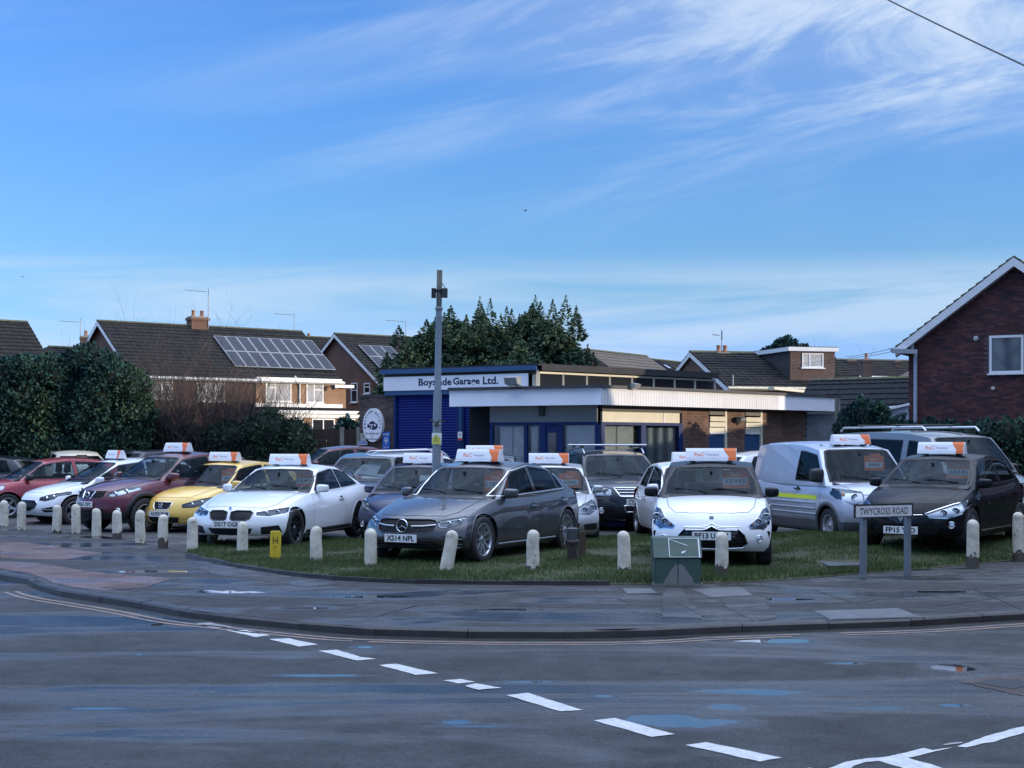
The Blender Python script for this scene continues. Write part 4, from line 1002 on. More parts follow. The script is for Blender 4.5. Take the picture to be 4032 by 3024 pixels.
    if s.get('plate'):
        z, txt = s['plate']; x = max(fx(-.24, z), fx(.24, z), fx(0, z - .05), fx(0, z + .05), fx(0, z)) + .012
        m = MB(); m.box((x - .035, -.20, z - .04), (x - .004, .20, z + .04), BLACK); m.box((x - .004, -.26, z - .056), (x, .26, z + .056), PLATEW); pl_ = m.build('number_plate', root)
        if txt: text(txt, .078, pl_, Matrix.Translation((x + .0022, 0, z)) @ Matrix.Rotation(PI / 2, 4, 'Z'), width=.45 if len(txt) > 6 else .2, mtl=INK, bold=.03)
    if s.get('fog'):
        y, z, r = s['fog'][:3]
        for sg in (1, -1):
            x = fx(sg * y, z); m = MB(); R = Matrix.Translation((x - .008, sg * y, z)) @ Matrix.Rotation(sg * .35, 4, 'Z') @ Matrix.Rotation(PI / 2, 4, 'Y')
            m.lathe([(r * 1.25, -.01), (r * 1.2, .02), (r, .024), (r * .96, .008), (r * .3, -.01), (0, -.01)], CHROME if len(s['fog']) < 4 else s['fog'][3], 16, R); m.lathe([(r * .95, .012), (r * .5, .02), (0, .022)], LENS, 14, R); m.build('fog_lamp', root, recalc=False)
    if s.get('tail_lamp'):
        y0, y1, z0, z1 = s['tail_lamp']
        for sg in (1, -1):
            m = MB(); ribbon(m, bvh, [(sg * (y0 + y1) / 2, z0), (sg * (y0 + y1) / 2, z1)], 'x', y1 - y0, .012, REDLENS, side=-1, thick=1); m.v and m.build('tail_lamp', root, recalc=False)
    if s.get('rails'):
        m_ = s['rails']; zr_ = max(z for _, z in roof_in)
        for sg in (1, -1):
            m = MB(); y = sg * W / 2 * hr0 * .93; x0, x1 = rtop[0] + .15, wtop[0] - .1
            pts = [(x0, y, ip(x0, roof_in) - .02), (x0 + .08, y, ip(x0, roof_in) + .035), (0, y, zr_ + .045), (x1 - .08, y, ip(x1, roof_in) + .04), (x1, y, ip(x1, roof_in) - .02)]
            m.tube(pts, .018, m_, 8); m.build('roof_rail', root)
    if s.get('antenna'):
        x_ = s['antenna']; h = gv.ray_cast(Vector((x_, 0, 4)), Vector((0, 0, -1)))[0]
        m = MB(); m.tube([h, h + Vector((-.12, 0, .22))], [.006, .003], BLACK, 6); m.lathe([(.025, 0), (.012, .02), (0, .022)], BLACK, 10, Matrix.Translation(h)); m.build('aerial', root)
    return dict(root=root, bvh=bvh, gvh=gv, fx=fx, s=s, zt=zt, zc=zc, roof_in=roof_in, hr0=hr0)

def place_car(c, X, Y, yaw, z=0.0, label=None, cat='car', group='used cars parked on the forecourt'):
    r = c['root']; r.location = (X, Y, z); r.rotation_euler = (0, 0, math.radians(yaw)); tag(r, label, cat, group); c['M'] = Matrix.Translation((X, Y, z)) @ Matrix.Rotation(math.radians(yaw), 4, 'Z')

# roof sign of the dealer: a wedge-shaped plastic box across the roof
_rs = {}
def rs_meshes():
    if _rs: return _rs
    w, d, h = .74, .20, .185
    prof = [(d / 2, 0), (d / 2 - .012, .05), (d / 2 - .05, h * .8), (d / 2 - .075, h), (-d / 2 + .075, h), (-d / 2 + .05, h * .8), (-d / 2 + .012, .05), (-d / 2, 0)]
    m = MB(); m.prism(prof, -w / 2, w / 2, SIGNW); m.box((-.06, -w / 2 + .06, -.02), (.06, -w / 2 + .14, .0), BLACK); m.box((-.06, w / 2 - .14, -.02), (.06, w / 2 - .06, .0), BLACK)
    _rs['case'] = m.mesh('sign_case')
    # orange arrow panel, front and back, y from .13 to .35 (to the viewer's right when seen from the front)
    def sl(z): return float(np.interp(z, [0, .05, h * .8, h], [d / 2, d / 2 - .012, d / 2 - .05, d / 2 - .075]))
    m = MB()
    for sg in (1, -1):
        pts = [(.175, h), (.192, h * .8), (.235, h * .48), (.260, h * .29), (.25, .04), (.244, .003)]
        vs = []; fs = []
        for y, z in pts: vs += [(sg * (sl(z) + .003), sg * y, z), (sg * (sl(z) + .003), sg * .362, z)]
        for k in range(len(pts) - 1): fs.append((2 * k, 2 * k + 1, 2 * k + 3, 2 * k + 2))
        m.add(vs, fs, SIGNO)
    m.add([(-.025, -.335 + .0, h + .003), (.025, -.335, h + .003), (.025, -.175, h + .003), (-.025, -.175, h + .003)], [], SIGNO)
    m.add([(-.025, .175, h + .002), (.025, .175, h + .002), (.025, .362, h + .002), (-.025, .362, h + .002)], [(0, 1, 2, 3)], SIGNO)
    _rs['arrow'] = m.mesh('orange_arrow')
    _rs['t1'] = text_mesh('RaC', .060, .15, SIGNO, bold=.015); _rs['t2'] = text_mesh('Warranty', .044, .19, SIGNG, bold=.02)
    return _rs
def roof_sign(car, label, x=None, y=0.0, tilt=0.0):
    x = car['s']['gh']['wtop'][0] - .26 if x is None else x
    r = rs_meshes(); h = car['gvh'].ray_cast(Vector((x, y, 4)), Vector((0, 0, -1)))[0]
    o = thing('roof_sign', label, 'sign', group='warranty signs on the car roofs')
    o.matrix_world = car['M'] @ Matrix.Translation((x, y, h.z + .018)) @ Matrix.Rotation(tilt, 4, 'Z')
    inst('sign_case', r['case'], o); inst('orange_arrow', r['arrow'], o)
    for sg in (1, -1):
        th = math.atan2(.038, .098) * sg
        M = Matrix.Rotation(0 if sg > 0 else PI, 4, 'Z') @ Matrix.Translation((.0735, 0, .09)) @ Matrix.Rotation(-math.atan2(.038, .098), 4, 'Y') @ Matrix.Rotation(PI / 2, 4, 'Z')
        inst('lettering', r['t1'], o, M @ Matrix.Translation((-.17, 0, .005))); inst('lettering', r['t2'], o, M @ Matrix.Translation((.022, 0, -.003)))
    return o
_pb = {}
def price_board(car, label, digits, y=.42, z=.3):
    """orange price card standing behind the windscreen; y in metres towards the car's left, z = height share of the screen"""
    zc, zt = car['zc'], car['zt']; zz = zc + (zt - zc) * z
    b = car['gvh'].ray_cast(Vector((4, y + .1, zz + .15)), Vector((-1, 0, 0)))[0]
    o = thing('price_board', label, 'price card', group='price cards behind the windscreens')
    o.matrix_world = car['M'] @ Matrix.Translation((b.x - .035, y, zz)) @ Matrix.Rotation(-.12, 4, 'Y') @ Matrix.Rotation(PI / 2, 4, 'Z')
    if 'card' not in _pb:
        m = MB(); om = mat('card_orange', (.75, .16, .045), .5)
        m.prism([(-.20, -.15), (.20, -.15), (.20, .12), (.14, .12), (.12, .16), (-.06, .16), (-.08, .12), (-.20, .12)], 0, .006, om)
        _pb['card'] = m.mesh('card'); m = MB(); m.box((-.185, -.006, -.10), (.16, -.001, .0), mat('card_strip', (.55, .60, .60), .5)); _pb['strip'] = m.mesh('price_strip')
        _pb['t'] = text_mesh('RaC', .045, .13, mat('card_text', (.75, .72, .7), .5))
    inst('card', _pb['card'], o); inst('price_strip', _pb['strip'], o); inst('lettering', _pb['t'], o, Matrix.Translation((0, -.003, .055)))
    text(digits, .062, o, Matrix.Translation((-.01, -.009, -.05)), width=.058 * len(digits), mtl=INK, bold=.01)
    return o
# ---- outlines
P_WHITE = paint('paint_white', (.86, .86, .87), 0, .3, .12); P_YEL = paint('paint_yellow', (.90, .56, .10), 0, .35); P_GREY = paint('paint_graphite', (.066, .070, .082), .7, .36)
P_BLACK = paint('paint_black', (.004, .005, .009), 0, .4, .03, .1); P_NAVY = paint('paint_navy', (.012, .022, .075), .3, .4, .1, .2); P_DBLUE = paint('paint_dark_slate', (.012, .018, .030), .3, .4, .08, .2)
P_MAROON = paint('paint_maroon', (.11, .010, .022), .45, .35); P_RED = paint('paint_red', (.32, .015, .03), .2, .35); P_SILVER = paint('paint_silver', (.50, .51, .53), .8, .4); P_VAN = paint('paint_van_silver', (.46, .50, .58), .55, .42)
P_GVAN = paint('paint_van_grey', (.20, .21, .22), .6, .42); P_CREAM = paint('paint_cream', (.62, .60, .50), .1, .35)

P_BLACK.node_tree.nodes['Principled BSDF'].inputs['Coat Weight'].default_value = .35
def hatch(**k):
    s = dict(name='hatchback_car', L=4.05, W=1.72, H=1.46, WB=2.5, fo=.82, wr=.305, paint=P_SILVER,
        top=[(-2.03, .90), (-1.7, .97), (-.6, .955), (.6, .925), (1.0, .945), (1.25, .915), (1.55, .86), (1.8, .78), (1.95, .70), (2.03, .66)],
        gh=dict(cowl=(1.12, .95), wtop=(.32, 1.385), roof=[(-.3, 1.455), (-.9, 1.43)], rtop=(-1.45, 1.36), rbase=(-1.93, .97), win=[(-1.35, -.52, -1.12, -.45), (-.42, .88, -.36, .30)]),
        doors=[[(-.46, .26), (.74, .26), (.80, .6), (.74, .88), (-.47, .90)], [(-1.22, .62), (-1.0, .36), (-.5, .26), (-.5, .90), (-1.25, .92)]],
        front=[('headlight', [(.46, .66), (.50, .58), (.72, .60), (.84, .72), (.84, .86), (.62, .74)], dict(lamps=[(.62, .66, .05), (.74, .72, .045)])),
               ('grille', [(-.42, .66), (.42, .66), (.38, .60), (-.38, .60)], dict(slats=2)),
               ('intake', [(-.5, .40), (.5, .40), (.42, .28), (-.42, .28)], dict(slats=3))],
        plate=(.50, ''), fog=(.66, .36, .045), tail_lamp=(.62, .82, .72, .98))
    for a, b in k.items():
        if a == 'gh': s['gh'] = {**s['gh'], **b}
        else: s[a] = b
    return s

# white three-door supermini with black roof
S_DS3 = hatch(L=3.95, W=1.72, H=1.46, WB=2.46, fo=.80, wr=.315, paint=P_WHITE, roofm=P_BLACK, rim='five', pc=.40,
    top=[(-1.97, .88), (-1.6, .96), (-.6, .95), (.55, .94), (.9, .965), (1.2, .945), (1.5, .895), (1.72, .82), (1.86, .74), (1.97, .69)],
    gh=dict(cowl=(1.08, .965), wtop=(.34, 1.39), roof=[(-.3, 1.455), (-.85, 1.43)], rtop=(-1.35, 1.36), rbase=(-1.86, .97), win=[(-1.3, -.45, -1.1, -.40), (-.30, .82, -.28, .30)]),
    doors=[[(-.5, .26), (.72, .26), (.78, .6), (.70, .89), (-.5, .91)]],
    front=[('headlight', [(.49, .60), (.52, .555), (.66, .555), (.70, .54), (.80, .62), (.835, .74), (.80, .84), (.70, .815), (.62, .70)], dict(lamps=[(.755, .70, .062), (.64, .65, .044)], amber=[(.56, .61, .026)], rim=CHROME)),
           ('intake', [(-.36, .565), (-.10, .575), (0, .60), (.10, .575), (.36, .565), (.44, .48), (.49, .34), (.42, .275), (.0, .262), (-.42, .275), (-.49, .34), (-.44, .48)], dict(depth=.04, m=GLOSSBLK, rim=CHROME, rw=.016, slats=4, name='grille')),
           ('vent', [(.755, .52), (.79, .52), (.82, .40), (.80, .28), (.775, .30), (.785, .40)], dict(m=GLOSSBLK))],
    strips=[([(.37, .585), (.14, .592), (.07, .60), (0, .640)], .020, CHROME, 'chrome_chevron'), ([(.35, .545), (.12, .55), (.07, .562), (0, .60)], .020, CHROME, 'chrome_chevron')],
    mirror=dict(m=P_BLACK), plate=(.468, 'BF13 UGW'), fog=(.64, .395, .04))
# graphite five-door premium hatchback
S_MERC = hatch(L=4.42, W=1.80, H=1.44, WB=2.73, fo=.87, wr=.33, rr=.235, paint=P_GREY, rim='twin', archgap=.035, bonedge=.2, pc=.38,
    top=[(-2.21, .92), (-1.9, 1.0), (-1.0, .965), (.5, .915), (.9, .93), (1.2, .905), (1.6, .845), (1.9, .775), (2.08, .71), (2.21, .66)],
    gh=dict(cowl=(1.02, .935), wtop=(.18, 1.36), roof=[(-.35, 1.44), (-.9, 1.405)], rtop=(-1.32, 1.325), rbase=(-2.0, 1.03), chrome=True,
            win=[(-1.46, -1.22, -1.24, -1.16), (-1.18, -.42, -1.12, -.38), (-.33, .80, -.30, .16)], panel=[(-.42, -.33, -.38, -.30)]),
    doors=[[(-.38, .27), (.78, .27), (.84, .6), (.78, .87), (-.38, .90)], [(-1.28, .70), (-1.02, .40), (-.86, .27), (-.42, .27), (-.42, .90), (-1.45, .95)]],
    side=[(0, .93), (.08, .965), (.3, .99), (.5, 1.0), (.66, .985), (.74, .985), (.84, .965), (1, .89)],
    front=[('headlight', [(.46, .665), (.50, .585), (.58, .575), (.76, .63), (.875, .70), (.86, .735), (.74, .735), (.60, .705)], dict(inner=DREFL, lamps=[(.60, .635, .036), (.70, .665, .036)], drl=[([(.485, .655), (.52, .60), (.60, .592)], .018), ([(.50, .668), (.62, .690), (.76, .718)], .012)])),
           ('grille', [(-.44, .685), (-.36, .70), (.36, .70), (.44, .685), (.48, .63), (.45, .54), (.36, .50), (-.36, .50), (-.45, .54), (-.48, .63)], dict(bars=26, sw=.006, sm=DARKALLOY, rim=GLOSSBLK, rw=.014)),
           ('intake', [(-.44, .36), (.44, .36), (.54, .275), (.48, .235), (-.48, .235), (-.54, .275)], dict(slats=2)),
           ('vent', [(.56, .455), (.76, .46), (.80, .42), (.78, .28), (.62, .27), (.66, .38)], dict(slats=2, sm=P_GREY, sw=.03))],
    strips=[([(.14, .605), (.30, .608), (.465, .625)], .026, ALLOY, 'grille_blade'), ([(0.0, .212), (.3, .214), (.55, .225), (.74, .25)], .022, ALLOY, 'bumper_trim')],
    handlem=CHROME, plate=(.415, 'XS14 NPL'), fog=None, sidestrip=(.245, ALLOY, .022))
# white two-door coupe
S_BMW = hatch(name='coupe_car', L=4.64, W=1.83, H=1.38, WB=2.81, fo=.80, wr=.325, rr=.23, paint=P_WHITE, rim='twin', rimm=DARKALLOY, archgap=.035, pc=.42, bonedge=.16,
    top=[(-2.32, .86), (-2.15, .99), (-1.75, 1.0), (-1.1, .955), (.4, .90), (.85, .93), (1.2, .905), (1.6, .855), (1.95, .795), (2.18, .735), (2.32, .69)],
    gh=dict(cowl=(.92, .93), wtop=(.10, 1.315), roof=[(-.45, 1.38), (-.9, 1.355)], rtop=(-1.25, 1.29), rbase=(-2.0, 1.0), hwr=.66, win=[(-1.45, -.62, -1.18, -.60), (-.58, .70, -.56, .08)], rlo=.02),
    doors=[[(-.62, .27), (.80, .27), (.86, .6), (.78, .86), (-.60, .90)]],
    side=[(0, .93), (.08, .965), (.3, .985), (.5, .99), (.66, 1.0), (.78, .985), (.86, .955), (1, .89)],
    front=[('headlight', [(.42, .665), (.44, .60), (.62, .585), (.80, .625), (.885, .70), (.87, .735), (.70, .72)], dict(inner=DREFL, lamps=[(.56, .635, .042), (.70, .65, .042)], rim=CHROME)),
           ('grille', [(.03, .665), (.12, .69), (.34, .685), (.39, .65), (.35, .555), (.28, .525), (.08, .525), (.035, .55)], dict(mirror=True, bars=9, sw=.012, sm=GLOSSBLK, rim=GLOSSBLK, rw=.02)),
           ('intake', [(-.40, .375), (.40, .375), (.34, .27), (.28, .245), (-.28, .245), (-.34, .27)], dict(slats=3)),
           ('vent', [(.52, .40), (.76, .43), (.79, .30), (.70, .26), (.50, .25)], dict())],
    mirror=dict(m=P_WHITE), plate=(.455, 'DS17 OGN'), fog=None, sidestrip=(.25, BLACK, .07))
# yellow hatchback
S_IBIZA = hatch(L=4.03, W=1.69, H=1.43, WB=2.47, paint=P_YEL, rim='five',
    top=[(-2.02, .90), (-1.7, .97), (-.6, .955), (.6, .925), (1.0, .95), (1.25, .925), (1.55, .875), (1.78, .80), (1.92, .72), (2.02, .68)],
    front=[('headlight', [(.42, .63), (.44, .565), (.62, .575), (.76, .62), (.84, .735), (.82, .79), (.62, .71)], dict(inner=DREFL, lamps=[(.56, .625, .045), (.69, .665, .045)])),
           ('grille', [(-.235, .675), (.235, .675), (.21, .58), (.16, .53), (-.16, .53), (-.21, .58)], dict(bars=12, sw=.008, rim=CHROME, rw=.016)),
           ('intake', [(-.40, .37), (.40, .37), (.34, .25), (-.34, .25)], dict(slats=2)),
           ('vent', [(.52, .30), (.78, .47), (.80, .42), (.78, .25), (.50, .25)], dict())],
    strips=[([(.38, .25), (.5, .28), (.62, .36), (.80, .50)], .035, P_YEL, 'bumper_blade')],
    plate=(.44, 'AO59 FNM'), fog=None)
# white hatchback with pointed lamps
S_FOCUS = hatch(L=4.36, W=1.82, H=1.47, WB=2.65, fo=.86, wr=.32, paint=P_WHITE, rim='five', rimm=ALLOY,
    top=[(-2.18, .93), (-1.85, 1.02), (-.9, .99), (.5, .94), (.95, .955), (1.3, .92), (1.65, .865), (1.95, .79), (2.08, .73), (2.18, .69)],
    gh=dict(cowl=(1.22, .955), wtop=(.30, 1.395), roof=[(-.3, 1.47), (-.95, 1.445)], rtop=(-1.5, 1.38), rbase=(-2.02, 1.02), win=[(-1.6, -1.18, -1.42, -1.14), (-1.12, -.42, -1.08, -.38), (-.34, .92, -.31, .24)]),
    front=[('headlight', [(.50, .655), (.52, .60), (.64, .585), (.78, .63), (.88, .76), (.86, .80), (.70, .735)], dict(inner=DREFL, lamps=[(.62, .64, .045), (.73, .675, .04)], rim=INK)),
           ('grille', [(-.42, .60), (.42, .60), (.50, .52), (.44, .40), (.30, .35), (-.30, .35), (-.44, .40), (-.50, .52)], dict(slats=5, rim=CHROME, rw=.012)),
           ('vent', [(.58, .40), (.80, .46), (.82, .42), (.78, .32), (.62, .31)], dict(slats=1, sm=CHROME))],
    plate=(.385, 'LV65 KGN'), fog=None)
S_CLIO = hatch(L=4.06, W=1.74, H=1.45, WB=2.59, fo=.82, wr=.315, paint=P_BLACK, rim='multi',
    top=[(-2.03, .92), (-1.7, 1.02), (-1.0, .975), (.55, .93), (.95, .955), (1.25, .93), (1.55, .88), (1.8, .80), (1.93, .73), (2.03, .69)],
    gh=dict(cowl=(1.15, .955), wtop=(.34, 1.38), roof=[(-.3, 1.45), (-.9, 1.42)], rtop=(-1.42, 1.35), rbase=(-1.9, 1.0), win=[(-1.42, -.47, -1.22, -.43), (-.38, .52, -.35, .27), (.57, .88, .32, .38)]),
    side=[(0, .925), (.08, .96), (.22, .97), (.4, .955), (.58, .985), (.7, 1.0), (.84, .975), (1, .89)],
    front=[('headlight', [(.33, .625), (.40, .565), (.62, .555), (.78, .62), (.86, .75), (.84, .82), (.66, .765)], dict(lamps=[(.56, .635, .05), (.70, .66, .055)], drl=[([(.42, .585), (.60, .572), (.76, .63), (.82, .72)], .016)], rim=CHROME)),
           ('grille', [(-.34, .63), (.34, .63), (.36, .57), (.14, .53), (.09, .47), (-.09, .47), (-.14, .53), (-.36, .57)], dict(m=GLOSSBLK, slats=2, sm=GLOSSBLK)),
           ('intake', [(-.50, .43), (.50, .43), (.52, .30), (.44, .24), (-.44, .24), (-.52, .30)], dict(slats=4))],
    strips=[([(.13, .60), (.30, .605)], .022, CHROME, 'grille_blade')],
    plate=(.335, 'FP15 YSD'), fog=(.66, .385, .045), sidestrip=(.27, CHROME, .025))
S_QASH = hatch(name='crossover_car', L=4.33, W=1.80, H=1.61, WB=2.63, fo=.84, wr=.35, rr=.225, paint=P_MAROON, rim='five', gc=.26, archtrim=True, cladz=.42, bonedge=.12,
    top=[(-2.16, 1.0), (-1.85, 1.14), (-.9, 1.10), (.5, 1.055), (.95, 1.08), (1.3, 1.06), (1.65, 1.01), (1.92, .94), (2.06, .87), (2.16, .82)],
    gh=dict(cowl=(1.12, 1.08), wtop=(.30, 1.53), roof=[(-.3, 1.61), (-.95, 1.59)], rtop=(-1.55, 1.52), rbase=(-2.02, 1.12), win=[(-1.62, -.50, -1.42, -.45), (-.40, .86, -.36, .26)]),
    doors=[[(-.42, .44), (.76, .44), (.82, .7), (.76, 1.01), (-.42, 1.04)], [(-1.22, .80), (-1.0, .50), (-.46, .44), (-.46, 1.05), (-1.28, 1.08)]],
    front=[('headlight', [(.46, .86), (.46, .79), (.58, .775), (.74, .83), (.86, .93), (.83, .99), (.66, .945)], dict(lamps=[(.56, .83, .05), (.70, .88, .05)])),
           ('grille', [(-.41, .89), (.41, .89), (.40, .78), (.34, .75), (-.34, .75), (-.40, .78)], dict(slats=4)),
           ('intake', [(-.46, .52), (.46, .52), (.42, .36), (-.42, .36)], dict(slats=3))],
    strips=[([(.10, .745), (.13, .75), (.17, .885)], .03, CHROME, 'chrome_vee')],
    plate=(.63, 'VE63 OPC'), fog=(.68, .46, .045), mirror=dict(s=1.15))
S_BLUE = hatch(L=4.03, W=1.74, H=1.47, WB=2.54, fo=.88, wr=.305, paint=P_NAVY, wsglass=WIN,
    gh=dict(cowl=(1.30, .93), wtop=(.42, 1.39)), mirror=dict(x=.78),
    front=[('headlight', [(.50, .66), (.50, .60), (.68, .60), (.82, .70), (.85, .90), (.74, .84), (.60, .74)], dict(lamps=[(.62, .67, .05), (.75, .75, .045)])),
           ('intake', [(-.5, .50), (.5, .50), (.46, .26), (-.46, .26)], dict(slats=4))], fog=(.68, .36, .045))
S_SILVER = hatch(L=4.2, W=1.76, H=1.5, WB=2.6, paint=P_SILVER, rim='multi',
    front=[('headlight', [(.44, .68), (.46, .58), (.66, .56), (.80, .64), (.85, .80), (.80, .84), (.62, .76)], dict(lamps=[(.58, .65, .05), (.72, .68, .05)])),
           ('grille', [(-.40, .68), (.40, .68), (.36, .61), (-.36, .61)], dict(slats=2, sm=CHROME)), ('intake', [(-.5, .42), (.5, .42), (.42, .26), (-.42, .26)], dict(slats=3)),
           ('vent', [(.56, .40), (.80, .42), (.80, .30), (.58, .30)], dict())], fog=None)
S_TOUA = hatch(name='suv_car', L=4.75, W=1.93, H=1.71, WB=2.86, fo=.88, wr=.375, rr=.25, paint=P_DBLUE, gc=.30, rails=ALLOY, bonedge=.10, cladz=.40,
    top=[(-2.37, 1.02), (-2.05, 1.20), (-1.0, 1.16), (.6, 1.115), (1.05, 1.145), (1.45, 1.12), (1.85, 1.07), (2.15, 1.0), (2.28, .93), (2.37, .88)],
    gh=dict(cowl=(1.28, 1.14), wtop=(.42, 1.62), roof=[(-.3, 1.71), (-1.2, 1.69)], rtop=(-1.8, 1.62), rbase=(-2.2, 1.18), hwr=.72, win=[(-1.75, -1.15, -1.6, -1.12), (-1.05, -.40, -1.02, -.36), (-.30, 1.0, -.27, .38)]),
    doors=[[(-.36, .46), (.92, .46), (.98, .8), (.90, 1.07), (-.36, 1.10)], [(-1.3, .85), (-1.05, .5), (-.42, .46), (-.42, 1.10), (-1.35, 1.14)]],
    front=[('headlight', [(.50, .95), (.52, .80), (.76, .79), (.90, .82), (.92, .93), (.88, .985)], dict(lamps=[(.61, .875, .06), (.78, .875, .06)])),
           ('grille', [(-.46, .955), (.46, .955), (.36, .78), (-.36, .78)], dict(slats=3, sm=CHROME, sw=.022, rim=CHROME, rw=.03)),
           ('grille', [(-.30, .60), (.30, .60), (.26, .47), (-.26, .47)], dict(slats=2, rim=CHROME, rw=.03)),
           ('intake', [(-.86, .52), (-.5, .52), (-.46, .40), (-.82, .40)], dict(slats=2))],
    plate=(.68, 'CY55 KWB'), fog=(.70, .50, .05), mirror=dict(s=1.25))
S_VAN = hatch(name='panel_van', L=4.28, W=1.80, H=1.81, WB=2.66, fo=.84, wr=.315, rr=.2, rim='steel', rimm=mat('steel_wheel', (.42, .43, .44), .45, metal=.5), paint=P_VAN, pc=.30, bonedge=.08, archtrim=True, cladm=mat('grey_cladding', (.085, .09, .10), .6, var=.15), cladz=.40,
    top=[(-2.14, 1.08), (-1.5, 1.10), (.5, 1.08), (1.15, 1.09), (1.45, 1.08), (1.75, 1.02), (1.98, .93), (2.14, .86)], wid=[(-2.14, .95), (-1.8, .99), (0, 1), (1.2, 1), (1.75, .95), (2.14, .82)], pcr=.06, tail=[(0, .04), (.2, 0), (1, .02)],
    gh=dict(cowl=(1.40, 1.10), wtop=(.78, 1.70), roof=[(.2, 1.79), (-.6, 1.81), (-1.6, 1.80)], rtop=(-2.02, 1.77), rbase=(-2.10, 1.10), hwb=.955, hwr=.80, pcr=.03, rbulge=0, rear=False, bulge=.02, rail=.16, win=[(-.02, 1.06, .02, .66)]),
    doors=[[(-.08, .42), (.98, .42), (1.06, .7), (1.05, 1.05), (-.08, 1.06)]], bench=False,
    front=[('headlight', [(.48, .93), (.50, .76), (.68, .70), (.84, .80), (.86, .93), (.80, .985)], dict(lamps=[(.62, .84, .06)], amber=[(.76, .88, .035)])),
           ('grille', [(-.40, .88), (.40, .88), (.40, .76), (-.40, .76)], dict(slats=3)), ('intake', [(-.6, .50), (.6, .50), (.55, .36), (-.55, .36)], dict(slats=2))],
    plate=(.60, 'FD60 WLT'), fog=None, handlem=BLACK, mirror=dict(m=BLACK, s=1.2, tall=1.5, z=1.16), hdz=.12)
S_GVAN = hatch(name='camper_van', L=4.9, W=1.90, H=1.95, WB=3.0, fo=.89, wr=.335, paint=P_GVAN, pc=.28, gc=.24, bonedge=.08,
    top=[(-2.45, 1.15), (-1.5, 1.18), (.7, 1.14), (1.35, 1.17), (1.75, 1.14), (2.05, 1.05), (2.3, .95), (2.45, .88)], wid=[(-2.45, .95), (-2.0, .99), (0, 1), (1.4, 1), (2.0, .95), (2.45, .84)], pcr=.06, tail=[(0, .04), (.2, 0), (1, .02)],
    gh=dict(cowl=(1.72, 1.17), wtop=(1.0, 1.83), roof=[(.4, 1.92), (-.8, 1.95), (-1.8, 1.93)], rtop=(-2.32, 1.90), rbase=(-2.42, 1.16), hwb=.96, hwr=.82, pcr=.03, rbulge=0, bulge=.02, rail=.19, priv=.1, win=[(-2.15, -1.1, -2.12, -1.08), (-.95, .12, -.93, .14), (.3, 1.35, .32, .92)]),
    doors=[[(.22, .42), (1.2, .42), (1.3, .7), (1.28, 1.10), (.22, 1.12)]], rglass=WIND,
    front=[('headlight', [(.55, .95), (.57, .78), (.78, .76), (.88, .82), (.90, .97)], dict(lamps=[(.66, .86, .06), (.80, .88, .05)])), ('grille', [(-.48, .93), (.48, .93), (.46, .80), (-.46, .80)], dict(slats=3, sm=CHROME)), ('intake', [(-.6, .52), (.6, .52), (.55, .36), (-.55, .36)], dict(slats=2))],
    plate=(.62, ''), fog=None, mirror=dict(s=1.3, m=BLACK))
S_MPV = hatch(name='people_carrier', L=4.4, W=1.79, H=1.60, WB=2.68, fo=.88, wr=.32, paint=P_DBLUE, lv=1,
    top=[(-2.2, 1.0), (-1.9, 1.08), (.6, 1.0), (1.1, 1.03), (1.45, 1.0), (1.8, .93), (2.05, .83), (2.2, .75)],
    gh=dict(cowl=(1.35, 1.03), wtop=(.45, 1.50), roof=[(-.3, 1.60), (-1.3, 1.58)], rtop=(-1.75, 1.52), rbase=(-2.1, 1.05), win=[(-1.8, -1.1, -1.65, -1.07), (-1.0, -.35, -.97, -.32), (-.25, 1.0, -.22, .38)]),
    doors=[[(-.3, .3), (.86, .3), (.92, .65), (.86, .95), (-.3, .98)]], front=S_SILVER['front'], fog=None)
S_COUPE = hatch(name='small_coupe', L=4.0, W=1.76, H=1.38, WB=2.42, paint=P_CREAM, lv=1, 
    top=[(-2.0, .86), (-1.75, .96), (-.6, .93), (.6, .90), (1.0, .92), (1.25, .90), (1.55, .84), (1.8, .76), (1.95, .68), (2.0, .66)],
    gh=dict(cowl=(.95, .92), wtop=(.1, 1.31), roof=[(-.4, 1.38), (-.8, 1.35)], rtop=(-1.1, 1.28), rbase=(-1.78, .96), hwr=.64, win=[(-1.1, -.5, -.95, -.48), (-.42, .68, -.40, .08)], rlo=.04), doors=[])

def lower_nose(s, dn, cow=None):
    c = s['gh']['cowl'][0]; L2 = s['L'] / 2
    def fz(z, x=None):
        k = 1 if x is None else min(1, max(0, (x - c) / (L2 - c)))
        return z - dn * k * min(1, max(0, (z - .22) / .3))
    s['top'] = [(x, fz(z, x)) for x, z in s['top']]
    fr = []
    for ft in s['front']:
        o = dict(ft[2]) if len(ft) > 2 else {}
        for key in ('lamps', 'amber'):
            if key in o: o[key] = [(a, fz(b), r) for a, b, r in o[key]]
        if 'drl' in o: o['drl'] = [([(a, fz(b)) for a, b in p], w) for p, w in o['drl']]
        fr.append((ft[0], [(y, fz(z)) for y, z in ft[1]], o))
    s['front'] = fr
    s['strips'] = [([(y, fz(z)) for y, z in p], w, m, n) for p, w, m, n in s.get('strips', [])]
    if s.get('plate'): s['plate'] = (fz(s['plate'][0]), s['plate'][1])
    s['bz'] = lambda z: fz(z)
for s_, d_ in ((S_MERC, .065), (S_CLIO, .07), (S_BMW, .05), (S_QASH, .05), (S_IBIZA, .03), (S_DS3, .03), (S_FOCUS, .04)): lower_nose(s_, d_)
